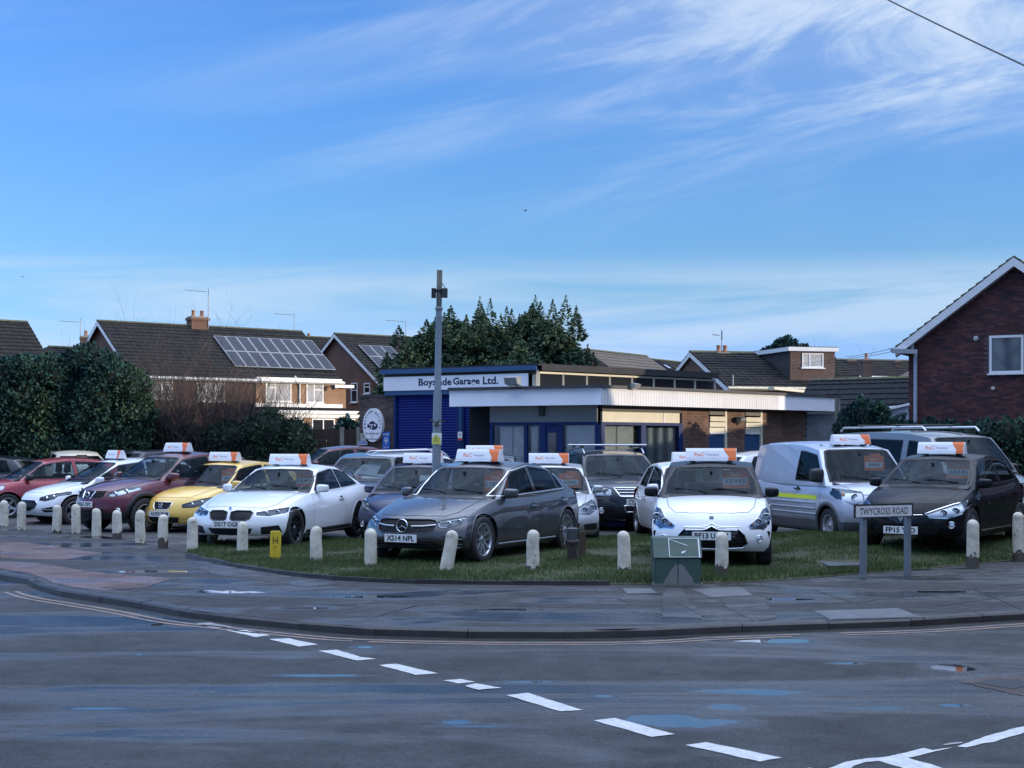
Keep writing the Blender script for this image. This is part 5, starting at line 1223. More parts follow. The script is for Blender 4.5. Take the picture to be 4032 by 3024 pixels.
# ------------------------------------------------------------------ building pieces
def brickmat(name, c, c2=None, rough=.85): return mat(name, c, rough, color2=c2, vscale=1.1, bump=.5, bscale=50, coords='World') if c2 else mat(name, c, rough, var=.38, vscale=1.3, bump=.5, bscale=50, coords='World')
def brick_wall(parent, P, Q, z0, z1, mats, mortar, maxn=300, inside=None, course=.075, bl=.215, depth=.012, hole=None, key='brick', back=.1):
    """bricks in stretcher bond on the line P-Q (plan), seen from its right-hand side; up to maxn as parts, the rest joined"""
    P = Vector(P).to_2d(); Q = Vector(Q).to_2d(); d = (Q - P); L_ = d.length; d.normalize(); n = Vector((d.y, -d.x)); ang = math.atan2(d.y, d.x)
    mes = []
    for k, m in enumerate(mats):
        b = MB(); b.box((-bl / 2, -depth, -.0325), (bl / 2, .03, .0325), m); mes.append(b.mesh(key))
        b = MB(); b.box((-bl / 4, -depth, -.0325), (bl / 4, .03, .0325), m); mes.append(b.mesh('half_' + key))
    items = []; z = z0 + .04; row = 0
    while z < z1 - .03:
        x = (0 if row % 2 == 0 else -(bl + .01) / 2)
        while x < L_ - .01:
            a = max(x, 0); b = min(x + bl, L_); w = b - a
            if w > .05:
                cx = (a + b) / 2
                if (inside is None or inside(cx, z, w)) and (hole is None or not hole(cx, z, w)): items.append((cx, z, w))
            x += bl + .01
        z += course; row += 1
    items.sort(key=lambda t: (P + d * t[0]).length)
    rest = MB(); cnt = 0
    for cx, z, w in items:
        c = P + d * cx; k = random.choice(range(len(mats))); M = Matrix.Translation((c.x, c.y, z)) @ Matrix.Rotation(ang, 4, 'Z') @ Matrix.Translation((0, random.uniform(-.0015, .0015), 0))
        if cnt < maxn:
            half = w < bl * .75; me = mes[2 * k + (1 if half else 0)]; sx = w / (bl / 2 if half else bl); inst(key, me, parent, (parent.matrix_world.inverted() if 0 else Matrix.Identity(4)) @ M @ Matrix.Scale(sx, 4, (1, 0, 0))); cnt += 1
        else: rest.box((-w / 2, -depth, -.0325), (w / 2, .0, .0325), mats[k], M)
    if rest.v: tag(rest.build('brick_courses', parent, recalc=False), kind='stuff')
    return d, n, ang
M_TILE = mat('roof_tile_dark', (.009, .010, .014), .9, spec=.2, color2=(.026, .026, .022), vscale=2.6, coords='World', bump=.4, bscale=25)
M_TILE2 = mat('roof_tile_brown', (.10, .075, .055), .8, color2=(.15, .115, .085), vscale=2.0, coords='World', bump=.4, bscale=25)
M_TILEMOSS = mat('mossy_ridge', (.10, .105, .045), .9, color2=(.05, .05, .035), vscale=4, bump=.6)
M_WHITEP = mat('white_pvc', (.70, .71, .72), .35, var=.05)
M_CREAMP = mat('cream_paint', (.62, .58, .46), .5, var=.08)
M_GUTG = mat('grey_gutter', (.30, .32, .35), .4, var=.15)
M_WINDK = mat('window_dark', (.02, .025, .03), .06, spec=.8, coat=.6)
M_CURT = mat('net_curtain', (.42, .42, .42), .9, var=.15, vscale=6)
M_MORT = mat('mortar', (.26, .23, .21), .95, var=.2, vscale=10, bump=.4)
def roof_slope(parent, A, B, C_, D, m, maxn=0, tw=.33, cr=.32, key='roof_tile'):
    """A,B eave ends (left,right seen from outside), C,D ridge ends (right,left). stepped tile courses; the nearest maxn tiles are parts"""
    A, B, C_, D = map(Vector, (A, B, C_, D)); nr = max(3, int(round((D - A).length / cr))); nc = max(3, int(round((B - A).length / tw)))
    nrm = (B - A).cross(D - A).normalized()
    def Pt(u, v): return (A.lerp(B, u)).lerp(D.lerp(C_, u), v)
    rest = MB(); items = []
    for r in range(nr):
        for c in range(nc):
            off = .5 / nc if r % 2 and maxn else 0
            items.append((r, c))
    if maxn:
        items.sort(key=lambda t: Pt((t[1] + .5) / nc, (t[0] + .5) / nr).length)
        parts = set(items[:maxn])
    else: parts = set()
    cell_w = (B - A).length / nc; cell_h = (D - A).length / nr
    if maxn:
        tm = MB(); w = cell_w / 2 * .985
        xs = [-w, -w * .55, -w * .1, w * .35, w * .8, w]; zs = [.012, .028, .012, .012, .028, .012]
        vs = [];
        for (yy, dz) in ((-.02, .03), (cell_h * 1.06, -.004)):
            for x, z in zip(xs, zs): vs.append((x, yy, z + dz))
        k = len(xs); fs = [(i, i + 1, i + 1 + k, i + k) for i in range(k - 1)]
        b0 = len(vs); vs += [(x, -.02, .0) for x in xs]; fs += [(b0 + i, b0 + i + 1, i + 1, i) for i in range(k - 1)]
        tm.add(vs, fs, m); TME = tm.mesh(key)
        u = (B - A).normalized(); v = (D - A) - u * (D - A).dot(u); v.normalize()
        R = Matrix(((u.x, v.x, nrm.x, 0), (u.y, v.y, nrm.y, 0), (u.z, v.z, nrm.z, 0), (0, 0, 0, 1)))
    for (r, c) in items:
        if (r, c) in parts:
            p = Pt((c + .5) / nc, r / nr); inst(key, TME, parent, Matrix.Translation(p) @ R @ Matrix.Translation((0, 0, random.uniform(-.003, .004))))
        else:
            p0, p1, p2, p3 = Pt(c / nc, r / nr), Pt((c + 1) / nc, r / nr), Pt((c + 1) / nc, (r + 1) / nr), Pt(c / nc, (r + 1) / nr)
            lo = nrm * (.042 + random.uniform(-.003, .004)); hi = nrm * .008
            q = [p0 + lo, p1.lerp(p0, .04) + lo, p2.lerp(p3, .04) + hi, p3 + hi, p0, p1]
            rest.add(q, [(0, 1, 2, 3), (4, 5, 1, 0)], m)
    if rest.v: tag(rest.build('tile_courses', parent, recalc=False), kind='stuff')
    bk = MB(); bk.add([A - nrm * .01, B - nrm * .01, C_ - nrm * .01, D - nrm * .01], [(0, 1, 2, 3)], M_TILE); bk.build('roof_felt', parent, recalc=False)
def window(parent, o, u, w, h, n, fm=M_WHITEP, mull=(), trans=(), back=M_WINDK, fw=.06, sill=True, proud=.03, curtain=None):
    """o lower-left corner on the wall, u unit vector to the right seen from outside, n outward normal"""
    o, u, n = Vector(o), Vector(u), Vector(n); z = Vector((0, 0, 1)); M = Matrix(((u.x, n.x, 0, o.x), (u.y, n.y, 0, o.y), (0, 0, 1, o.z), (0, 0, 0, 1)))
    f = MB()
    for a, b in (((0, -.02, 0), (w, proud, fw)), ((0, -.02, h - fw), (w, proud, h)), ((0, -.02, fw), (fw, proud, h - fw)), ((w - fw, -.02, fw), (w, proud, h - fw))): f.box(a, b, fm, M)
    for x in mull: f.box((x * w - fw * .45, -.015, fw), (x * w + fw * .45, proud - .004, h - fw), fm, M)
    for (x0, x1, t) in trans: f.box((x0 * w + fw * .4, -.012, t * h - fw * .4), (x1 * w - fw * .4, proud - .007, t * h + fw * .4), fm, M)
    fr = f.build('window', parent)
    if sill: s = MB(); s.box((-.06, 0, -.05), (w + .06, proud + .05, -.001), fm, M); s.build('window_sill', fr)
    g = MB(); g.box((fw * .5, -.02, fw * .5), (w - fw * .5, .006, h - fw * .5), back, M); g.build('pane', fr)
    return fr
def ray(px, py): return Vector(((px - CX) / F, 1, -(py - HY) / F))
def on_plane(px, py, p, n):
    d = ray(px, py); o = Vector((0, 0, H)); return o + d * ((Vector(p) - o).dot(Vector(n)) / d.dot(Vector(n)))
def on_wall(px, py, P, Q):
    P = Vector(P).to_2d(); Q = Vector(Q).to_2d(); d = (Q - P); return on_plane(px, py, (P.x, P.y, 0), (d.y, -d.x, 0))

def house(name, label, P, Q, depth, ze, zr, wall, roofm=M_TILE, tiles=0, over=.25, group=None, bargem=M_WHITEP, gutterm=M_WHITEP, z0=-.2, hipL=False, hipR=False, gables=True, cat='house', roof=True):
    """P-Q front wall (left to right from outside), ridge parallel to it"""
    P = Vector(P).to_2d(); Q = Vector(Q).to_2d(); d = (Q - P).normalized(); n = Vector((d.y, -d.x)); B = -n
    r = thing(name, label, cat, group=group)
    v3 = lambda p, z: Vector((p.x, p.y, z)); Pb = P + B * depth; Qb = Q + B * depth; Pm = P + B * depth / 2; Qm = Q + B * depth / 2
    w = MB(); vs = [v3(P, z0), v3(Q, z0), v3(Qb, z0), v3(Pb, z0), v3(P, ze), v3(Q, ze), v3(Qb, ze), v3(Pb, ze), v3(Pm, zr - .06), v3(Qm, zr - .06)]
    fs = [(0, 1, 5, 4), (2, 3, 7, 6)]
    fs += [(3, 0, 4, 8, 7)] if not hipL else [(3, 0, 4, 7)]
    fs += [(1, 2, 6, 9, 5)] if not hipR else [(1, 2, 6, 5)]
    w.add(vs, fs, wall); w.build('wall', r)
    if roof:
        sl = (zr - ze) / (depth / 2); ov = over; eo = .28
        hl = depth / 2 if hipL else -ov; hr = depth / 2 if hipR else -ov
        eL = -ov if not hipL else -eo; eR = -ov if not hipR else -eo
        A = v3(P + n * eo + d * eL, ze - eo * sl); Bv = v3(Q + n * eo - d * eR, ze - eo * sl); Rr = v3(Qm - d * hr, zr); Rl = v3(Pm + d * hl, zr)
        A2 = v3(Pb - n * eo + d * eL, ze - eo * sl); B2 = v3(Qb - n * eo - d * eR, ze - eo * sl)
        rf = empty('roof', parent=r)
        roof_slope(rf, A, Bv, Rr, Rl, roofm, tiles); roof_slope(rf, B2, A2, Rl, Rr, roofm, 0)
        if hipR: hb = MB(); hb.add([Bv, B2, Rr], [(0, 1, 2)], roofm); hb.build('hip_slope', rf, recalc=False)
        if hipL: hb = MB(); hb.add([A2, A, Rl], [(0, 1, 2)], roofm); hb.build('hip_slope', rf, recalc=False)
        rg = MB(); m_ = Rl.lerp(Rr, 0); nseg = max(2, int((Rr - Rl).length / .45))
        for k in range(nseg):
            a, b = Rl.lerp(Rr, k / nseg), Rl.lerp(Rr, (k + .96) / nseg); up = Vector((0, 0, .03)); s3 = Vector((n.x, n.y, 0)) * .13
            rg.add([a + s3 - up * .6, b + s3 - up * .6, b + up * 2.2, a + up * 2.2, a - s3 - up * .6, b - s3 - up * .6], [(0, 1, 2, 3), (3, 2, 5, 4)], M_TILEMOSS)
        rg.build('ridge_tiles', rf, recalc=False)['kind'] = 'stuff'
        for hip, X0, Xm, Xb, s in ((hipL, P, Pm, Pb, -1), (hipR, Q, Qm, Qb, 1)):
            if hip: continue
            dd = d * s * (ov - .02); bb = MB(); ax = Vector((dd.x, dd.y, 0)).normalized()
            for E, sg in ((X0, 1), (Xb, -1)):
                e = v3(E + n * eo * sg + dd, ze - eo * sl - .03); t = v3(Xm + dd, zr - .03)
                dn = Vector((0, 0, -.20)); th = Vector((ax.x, ax.y, 0)) * .025
                bb.add([e, t, t + dn, e + dn, e + th, t + th, t + dn + th, e + dn + th], [(0, 1, 2, 3), (7, 6, 5, 4), (0, 4, 5, 1), (3, 2, 6, 7), (0, 3, 7, 4)], bargem)
            bb.build('bargeboard', r)
        for E0, E1, sg in ((P, Q, 1), (Pb, Qb, -1)):
            a = v3(E0 + n * (eo + .02) * sg - d * ov, ze - eo * sl - .03); b = v3(E1 + n * (eo + .02) * sg + d * ov, ze - eo * sl - .03)
            g = MB(); g.bar(a, b, .03, .16, gutterm); a2 = a + Vector((n.x, n.y, 0)) * .07 * sg; b2 = b + Vector((n.x, n.y, 0)) * .07 * sg; g.tube([a2, b2], .055, gutterm, 8); g.build('gutter', r)
    return dict(root=r, P=P, Q=Q, d=Vector((d.x, d.y, 0)), n=Vector((n.x, n.y, 0)), Pm=Pm, Qm=Qm, Pb=Pb, Qb=Qb, ze=ze, zr=zr, slope_n=None)
def chimney(parent, c, w, d_, z0, z1, m, rot=0, pots=2, potm=None):
    b = MB(); M = TM((c[0], c[1], 0), rot); b.box((-w / 2, -d_ / 2, z0), (w / 2, d_ / 2, z1 - .2), m, M); b.box((-w / 2 - .05, -d_ / 2 - .05, z1 - .2), (w / 2 + .05, d_ / 2 + .05, z1 - .08), m, M); b.box((-w / 2 + .02, -d_ / 2 + .02, z1 - .08), (w / 2 - .02, d_ / 2 - .02, z1), mat('flaunching', (.25, .24, .22), .9), M)
    ch = b.build('chimney', parent)
    for k in range(pots):
        x = (k - (pots - 1) / 2) * w * .5; p = MB(); p.lathe([(.11, 0), (.12, .04), (.095, .06), (.085, .26), (.10, .28), (.10, .32), (.06, .32)], potm or mat('clay_pot', (.30, .14, .08), .8, var=.2), 12, M @ Matrix.Translation((x, 0, z1))); p.build('chimney_pot', ch)
    return ch
def tv_aerial(p, h, rot, label, L_=1.2, n=7):
    o = thing('television_aerial', label, 'aerial', p, rot, 'television aerials on the roofs'); m = MB(); am = mat('aerial_metal', (.25, .26, .28), .5, metal=.6)
    m.tube([(0, 0, -.4), (0, 0, h)], .02, am, 6); m.build('mast', o)
    m = MB(); m.tube([(-.1, 0, h - .08), (-L_, 0, h - .02)], .014, am, 5)
    for k in range(n): x = -.15 - (L_ - .2) * k / n; m.tube([(x, -.16, h - .07), (x, .16, h - .07)], .008, am, 4)
    m.add([(0, -.12, h - .3), (0, .12, h - .3), (-.0, .12, h + .14), (0, -.12, h + .14)], [(0, 1, 2, 3)], am); m.build('aerial_arm', o); return o

# ------------------------------------------------------------------ the garage
BLUEP = mat('blue_paint', (.002, .018, .10), .5, spec=.3, var=.12, vscale=5); BLUES = mat('shutter_blue', (.001, .014, .15), .5, spec=.25, var=.08); BLUED = mat('blue_door_paint', (.012, .06, .16), .5, var=.15)
BLUEG = mat('gutter_blue', (.03, .085, .20), .45, var=.1); FELT = mat('roof_felt_black', (.02, .021, .024), .8, var=.25); FASC = mat('fascia_white', (.80, .81, .85), .45, var=.04, vscale=2)
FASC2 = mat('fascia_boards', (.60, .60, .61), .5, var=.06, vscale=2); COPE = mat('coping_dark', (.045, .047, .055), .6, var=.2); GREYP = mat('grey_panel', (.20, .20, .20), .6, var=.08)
BR1 = [brickmat('brick_brown_a', (.15, .085, .062)), brickmat('brick_brown_b', (.12, .07, .052)), brickmat('brick_brown_c', (.18, .10, .07))]
BR2 = [brickmat('brick_dark_a', (.085, .06, .05)), brickmat('brick_dark_b', (.065, .05, .045)), brickmat('brick_dark_c', (.11, .075, .058))]
G0 = Vector((0.648, 37.200)); GL = Vector((-3.384, 39.600)); GR = Vector((5.796, 42.000))
gar = thing('garage_workshop', 'flat roofed garage workshop with blue roller shutters and white name board', 'garage')
dG = (G0 - GL).normalized(); nG = Vector((dG.y, -dG.x)); dR = (GR - G0).normalized(); nR = Vector((dR.y, -dR.x))
def b3(v, z): return Vector((v.x, v.y, z))
GT = 3.74
def box_poly(mb, poly, z0, z1, m):
    mb.prism([(p.x, p.y) for p in poly], z0, z1, m, axis='z')
m = MB(); back2 = GR - nR * 6 + (-dR) * 0
roofpoly = [GL - dG * .1 + nG * .12, G0 + (nG + nR) * .12, GR + dR * .1 + nR * .12, GR - nR * 6.5, GL - nG * 7.5]
box_poly(m, roofpoly, GT - .02, GT + .03, FELT); m.build('flat_roof', gar)
# blue gutter strip over the name board, dark felt verge beneath
m = MB(); zt = lambda px, py, P, Q: on_wall(px, py, P, Q).z
m.bar(b3(GL + nG * .14 - dG * .1, GT - .075), b3(G0 + nG * .14 + dG * .05, GT - .075), .05, .12, BLUEG); m.build('blue_gutter', gar)
m = MB(); m.bar(b3(GL + nG * .06, GT - .175), b3(G0 + nG * .06, GT - .175), .04, .10, mat('mossy_board', (.045, .05, .03), .9, var=.4)); m.build('verge_board', gar)
m = MB(); m.bar(b3(G0 + nR * .14, GT - .06), b3(GR + nR * .14, GT - .06), .05, .17, FELT); m.build('felt_verge', gar)
# name board
Lg = (G0 - GL).length
m = MB(); a = GL + nG * .09 - dG * .02; e = GL + dG * (Lg - .22) + nG * .09; m.bar(b3(a, 3.345), b3(e, 3.345), .04, .37, FASC); nb = m.build('name_board', gar)
m = MB(); m.bar(b3(GL + nG * .06, 3.10), b3(G0 + nG * .06, 3.10), .05, .12, BLUEG); m.build('lintel', gar)
angG = math.atan2(dG.y, dG.x)
m = MB()
for px_ in (1803, 2016): 
    p = on_wall(px_, 1500, GL + nG * .112, G0 + nG * .112); m.bar((p.x, p.y, 3.17), (p.x, p.y, 3.52), .006, .004, mat('joint_grey', (.3, .32, .34), .5))
m.build('board_joint', nb)
t0 = on_wall(1650, 1505, GL + nG * .113, G0 + nG * .113); t1 = on_wall(1962, 1495, GL + nG * .113, G0 + nG * .113)
INKB = mat('lettering_navy', (.012, .014, .05), .5)
def word(body, pxa, pxb, yy, h, P, Q, parent, mtl, **k):
    a = on_wall(pxa, yy, P, Q); b = on_wall(pxb, yy, P, Q); c = (a + b) / 2; d2 = Vector(Q) - Vector(P)
    return text(body, h, parent, TM((c.x, c.y, c.z), math.atan2(d2.y, d2.x)), width=(b - a).length, mtl=mtl, **k)
P_, Q_ = GL + nG * .113, G0 + nG * .113
word('Boyslade', 1648, 1778, 1508, .25, P_, Q_, nb, INKB, bold=.03); word('Garage', 1783, 1889, 1504, .24, P_, Q_, nb, INKB, bold=.03); word('Ltd.', 1901, 1962, 1498, .20, P_, Q_, nb, INKB, bold=.03)
# shutters: slats one by one
def shutter(pxa, pxb, P, Q, z0, z1):
    a = on_wall(pxa, 1700, P, Q).to_2d(); b = on_wall(pxb, 1700, P, Q).to_2d(); L_ = (b - a).length; s = empty('roller_shutter', parent=gar)
    sm = MB(); vs = []; pr = [(0, 0), (-.014, .008), (-.024, .034), (-.014, .060), (0, .066)]
    sm.prism([(y, z) for y, z in pr], 0, L_, BLUES, axis='x'); me = sm.mesh('shutter_slat'); ang = math.atan2((b - a).y, (b - a).x); z = z0
    while z < z1: inst('shutter_slat', me, s, TM((a.x, a.y, z), ang)); z += .070
    bk = MB(); bk.bar(b3(a, (z0 + z1) / 2), b3(b, (z0 + z1) / 2), .01, z1 - z0, BLUES); bk.build('shutter_back', s, recalc=False)
WP, WQ = GL - nG * .03, G0 - nG * .03
shutter(1563, 1800, WP, WQ, 0.05, 3.04); shutter(1829, 1935, WP, WQ, .05, 3.04)
m = MB()
for pa, pb in ((1800, 1829), (1553, 1563)):
    a = on_wall(pa, 1700, GL, G0).to_2d(); b = on_wall(pb, 1700, GL, G0).to_2d(); m.bar(b3(a, 1.53), b3(b, 1.53), .09, 3.05, BLUEP)
m.build('shutter_guide', gar)
a = on_wall(1814, 1700, GL + nG * .05, G0 + nG * .05); m = MB(); m.tube([(a.x, a.y, 1.94), (a.x, a.y, 3.05)], .035, BLUEG, 8); m.build('drain_pipe', gar)
# side wing of dark brick with the oval sign
WL = Vector((-4.200, 40.140)); wl = on_wall(1417, 1700, GL - dG * 2, GL).to_2d(); wr_ = on_wall(1556, 1700, GL - dG * 2, GL + dG * .2).to_2d()
wing = thing('brick_wing_wall', 'dark brick wing wall left of the blue shutters, carrying the oval sign', 'wall')
zw = on_wall(1420, 1556, wl, wr_).z
m = MB(); box_poly(m, [wl + nG * -.0, wr_, wr_ - nG * .25, wl - nG * .25], 0, zw - .05, M_MORT); m.build('wall_core', wing); m = MB(); box_poly(m, [wl + nG * .04 - dG * .03, wr_ + nG * .04, wr_ - nG * .28, wl - nG * .28 - dG * .03], zw - .05, zw, COPE); m.build('coping', wing)
brick_wall(wing, wl, wr_, .9, zw - .06, BR2, M_MORT, 300)
# clerestory of the workshop seen over the canopy
cl = thing('clerestory_window', 'band of dark panes in cream frames under the workshop flat roof', 'window')
zA, zB = 2.93, GT - .17; a = G0 + dR * .03 + nR * .02; m = MB(); L_ = (GR - G0).length; n = 8
m.bar(b3(a, zB - .02), b3(GR + nR * .02, zB - .02), .05, .05, M_CREAMP); m.bar(b3(a, zA), b3(GR + nR * .02, zA), .05, .05, M_CREAMP)
for k in range(n + 1): p = a + dR * (L_ - .05) * k / n; m.bar(b3(p, zA), b3(p, zB), .045, .05, M_CREAMP)
m.build('frame', cl)
for k in range(n): p = a + dR * ((L_ - .05) * k / n + .03) - nR * .01; q = a + dR * ((L_ - .05) * (k + 1) / n - .03) - nR * .01; m = MB(); m.bar(b3(p, (zA + zB) / 2), b3(q, (zA + zB) / 2), .012, zB - zA - .05, M_WINDK); m.build('pane', cl)
m = MB(); q = G0 + dR * .0 + nG * .02; m.bar(b3(q - dG * .10, 2.98), b3(q - dG * .10, 3.55), .06, .07, M_CREAMP); m.bar(b3(q, 2.98), b3(q, 3.62), .07, .08, M_CREAMP); m.build('corner_post', gar)
# core walls
m = MB(); box_poly(m, [G0 - (nG + nR) * .14, GR - nR * .14, GR - nR * 6.3, GL - nG * 7.3, GL - nG * .14 + dG * .05], 0.0, GT - .04, mat('workshop_wall', (.10, .075, .062), .9)); m.build('wall', gar)

# ---- office with the white canopy
CC_ = Vector((2.021, 33.240)); CA_ = Vector((-1.496, 35.040)); CB_ = Vector((9.048, 40.560))
off = thing('garage_office', 'low office with curtained windows under a deep white canopy fascia', 'office')
d1 = (CC_ - CA_).normalized(); n1 = Vector((d1.y, -d1.x)); d2 = (CB_ - CC_).normalized(); n2 = Vector((d2.y, -d2.x))
ZT, ZB = 3.01, 2.63
def mitre(e): 
    # corner of the two lines moved inward by e
    k = n1.dot(n2); return CC_ - (n1 + n2) * (e / (1 + k))
ci = mitre(.04); m = MB()
m.add([b3(CA_, ZB), b3(CC_, ZB), b3(CC_, ZT), b3(CA_, ZT), b3(CA_ - n1 * .04, ZB), b3(ci, ZB), b3(ci, ZT), b3(CA_ - n1 * .04, ZT)], [(0, 1, 2, 3), (0, 4, 5, 1), (3, 2, 6, 7), (0, 3, 7, 4)], FASC); m.build('fascia_panel', off)
# right fascia of narrow vertical boards (about 6 pixels each: joined), slight grooves
m = MB(); L2_ = (CB_ - CC_).length; nb_ = int(L2_ / .10)
for k in range(nb_):
    a = CC_ + d2 * (L2_ * k / nb_ + .004); b = CC_ + d2 * (L2_ * (k + 1) / nb_ - .004); o_ = n2 * (.012 + random.uniform(-.001, .001))
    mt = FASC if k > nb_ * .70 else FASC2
    m.add([b3(a, ZB), b3(b, ZB), b3(b, ZT), b3(a, ZT), b3(a + o_, ZB), b3(b + o_, ZB), b3(b + o_, ZT), b3(a + o_, ZT)], [(4, 5, 6, 7), (0, 1, 5, 4), (3, 7, 6, 2), (0, 4, 7, 3), (1, 2, 6, 5)], mt)
m.bar(b3(CC_ - n2 * .01, (ZT + ZB) / 2), b3(CB_ - n2 * .01, (ZT + ZB) / 2), .02, ZT - ZB, mat('board_shadow', (.45, .46, .48), .6)); tag(m.build('fascia_boards', off, recalc=False), kind='stuff')
m = MB(); e = CB_ + (-n2) * .5; m.bar(b3(CB_ + d2 * .01, (ZT + ZB) / 2), b3(e + d2 * .01, (ZT + ZB) / 2), .03, ZT - ZB, FASC); m.build('end_board', off)
m = MB()
for a, b, nn in ((CA_ - d1 * .02, CC_ + n1 * .03 , n1), (CC_, CB_ + d2 * .03, n2)): m.bar(b3(a + nn * .02, ZT + .035), b3(b + nn * .02, ZT + .035), .07, .07, COPE)
m.build('coping', off)
rp = [CA_ - n1 * .03, ci - (n1 + n2) * .0, CB_ - n2 * .03, CB_ - n2 * 3.2, Vector((3.8, 40.1)), CA_ - n1 * 2.3]
m = MB(); box_poly(m, rp, ZT - .03, ZT + .03, FELT); box_poly(m, rp, ZB - .0, ZB + .03, mat('soffit', (.10, .11, .13), .7)); m.build('canopy_roof', off)
# walls of the office
INS = .42; wc_ = mitre(INS); wA = CA_ + d1 * 0 - n1 * INS; wB = CB_ - n2 * INS - d2 * .1
def seg(pa, pb, P, Q): return on_wall(pa, 1700, P, Q).to_2d(), on_wall(pb, 1700, P, Q).to_2d()
def slab(name, pa, pb, P, Q, z0, z1, m_, th=.06, out=0.0, parent=off):
    a, b = seg(pa, pb, P, Q); nn = (Vector(Q) - Vector(P)).normalized(); nn = Vector((nn.y, -nn.x)); k = MB(); k.bar(b3(a + nn * out, (z0 + z1) / 2), b3(b + nn * out, (z0 + z1) / 2), th, z1 - z0, m_); return k.build(name, parent)
ZW = 2.23
slab('fascia_infill', 1931, 2352, wA, wc_, ZW + .02, ZB, GREYP)
slab('head_rail', 1931, 2352, wA, wc_, ZW - .05, ZW + .02, BLUEP, .08)
for pa, pb in ((1931, 1943), (2065, 2078), (2128, 2150), (2200, 2218), (2345, 2362)): slab('post', pa, pb, wA, wc_, 0, ZW - .05, BLUEP, .08)
slab('stall_riser', 1943, 2065, wA, wc_, 0, .5, BLUEP); slab('stall_riser', 2218, 2345, wA, wc_, 0, .5, BLUEP)
SHOPG = glassmat('shop_glass', (.93, .95, .96), boost=.75)
def curtain(pa, pb, P, Q, z0, z1, m_, back=.10, folds=14, amp=.03, gap=None):
    a, b = seg(pa, pb, P, Q); d_ = (b - a); L_ = d_.length; d_.normalize(); nn = Vector((d_.y, -d_.x)); k = MB(); N_ = folds * 6; vs = []
    for i in range(N_ + 1):
        t = i / N_; p = a + d_ * L_ * t - nn * (back + amp * math.sin(t * folds * 2 * PI + 1.3 * math.sin(t * 9))); vs += [b3(p, z0), b3(p, z1)]
    k.add(vs, [(2 * i, 2 * i + 2, 2 * i + 3, 2 * i + 1) for i in range(N_)], m_, True); return k.build('curtain', off, recalc=False)
CURT = mat('curtain_cloth', (.70, .66, .63), .9, var=.1, vscale=4); CURT2 = mat('curtain_cream', (.80, .74, .62), .9, var=.08)
DARKIN = mat('dark_interior', (.012, .013, .016), .9)
slab('window', 1943, 2065, wA, wc_, .5, ZW - .05, SHOPG, .008); curtain(1962, 2010, wA, wc_, .5, ZW - .08, CURT, folds=5); curtain(2014, 2062, wA, wc_, .5, ZW - .08, CURT, folds=5)
slab('window', 2078, 2128, wA, wc_, .3, ZW - .05, SHOPG, .008); curtain(2084, 2112, wA, wc_, .3, ZW - .08, CURT, folds=4)
dr = slab('door', 2150, 2200, wA, wc_, 0.02, ZW - .06, BLUEP, .05, -.01); a, b = seg(2160, 2192, wA, wc_); k = MB(); k.bar(b3(a + n1 * .02, 1.45), b3(b + n1 * .02, 1.45), .012, 1.1, M_WINDK); k.build('door_pane', dr)
slab('window', 2218, 2345, wA, wc_, .5, ZW - .05, SHOPG, .008); curtain(2222, 2342, wA, wc_, .5, ZW - .06, CURT, folds=12, amp=.018)
k = MB(); a = on_wall(2136, 1618, wA + n1 * .05, wc_ + n1 * .05); k.box((-.05, -.05, -.12), (.05, .0, .12), INK, TM(a, math.atan2(d1.y, d1.x))); k.box((-.085, -.04, -.12), (-.06, -.0, .12), INK, TM(a, math.atan2(d1.y, d1.x))); k.build('wall_lantern', off)
# right side
slab('cream_panel', 2368, 2608, wc_, wB, ZW + .02, ZB - .14, M_CREAMP); slab('cream_panel', 2614, 2672, wc_, wB, ZW + .02, ZB - .14, M_CREAMP); slab('shade_band', 2368, 2680, wc_, wB, ZB - .14, ZB, mat('painted_shade', (.10, .095, .09), .8)); slab('mullion', 2608, 2614, wc_, wB, ZW, ZB - .14, M_WHITEP, .08)  # dark strip at the top paints the canopy's shade above the cream panels
slab('head_rail', 2362, 2684, wc_, wB, ZW - .05, ZW + .02, BLUEP, .09)
for pa, pb in ((2362, 2376), (2520, 2538), (2668, 2684)): slab('post', pa, pb, wc_, wB, 0, ZW - .05, BLUEP, .09)
slab('stall_riser', 2376, 2668, wc_, wB, 0, .45, BLUEP)
slab('window', 2376, 2520, wc_, wB, .45, ZW - .05, SHOPG, .008); curtain(2378, 2440, wc_, wB, .45, ZW - .07, CURT2, folds=9, amp=.012); curtain(2443, 2508, wc_, wB, .45, ZW - .07, CURT2, folds=9, amp=.012)
slab('window', 2538, 2668, wc_, wB, .45, ZW - .05, SHOPG, .008)
k = MB(); a, b = seg(2541, 2664, wc_, wB); 
for i in range(26):
    t = i / 25; p = a.lerp(b, t) - n2 * .08; tw = .9 + .5 * math.sin(i * .8); u = (d2 * math.cos(tw) + n2 * math.sin(tw)) * .035
    k.add([b3(p - u, .5), b3(p + u, .5), b3(p + u, ZW - .1), b3(p - u, ZW - .1)], [(0, 1, 2, 3)], mat('blind_slat', (.66, .64, .56), .7))
tag(k.build('blind_slats', off, recalc=False), kind='stuff')
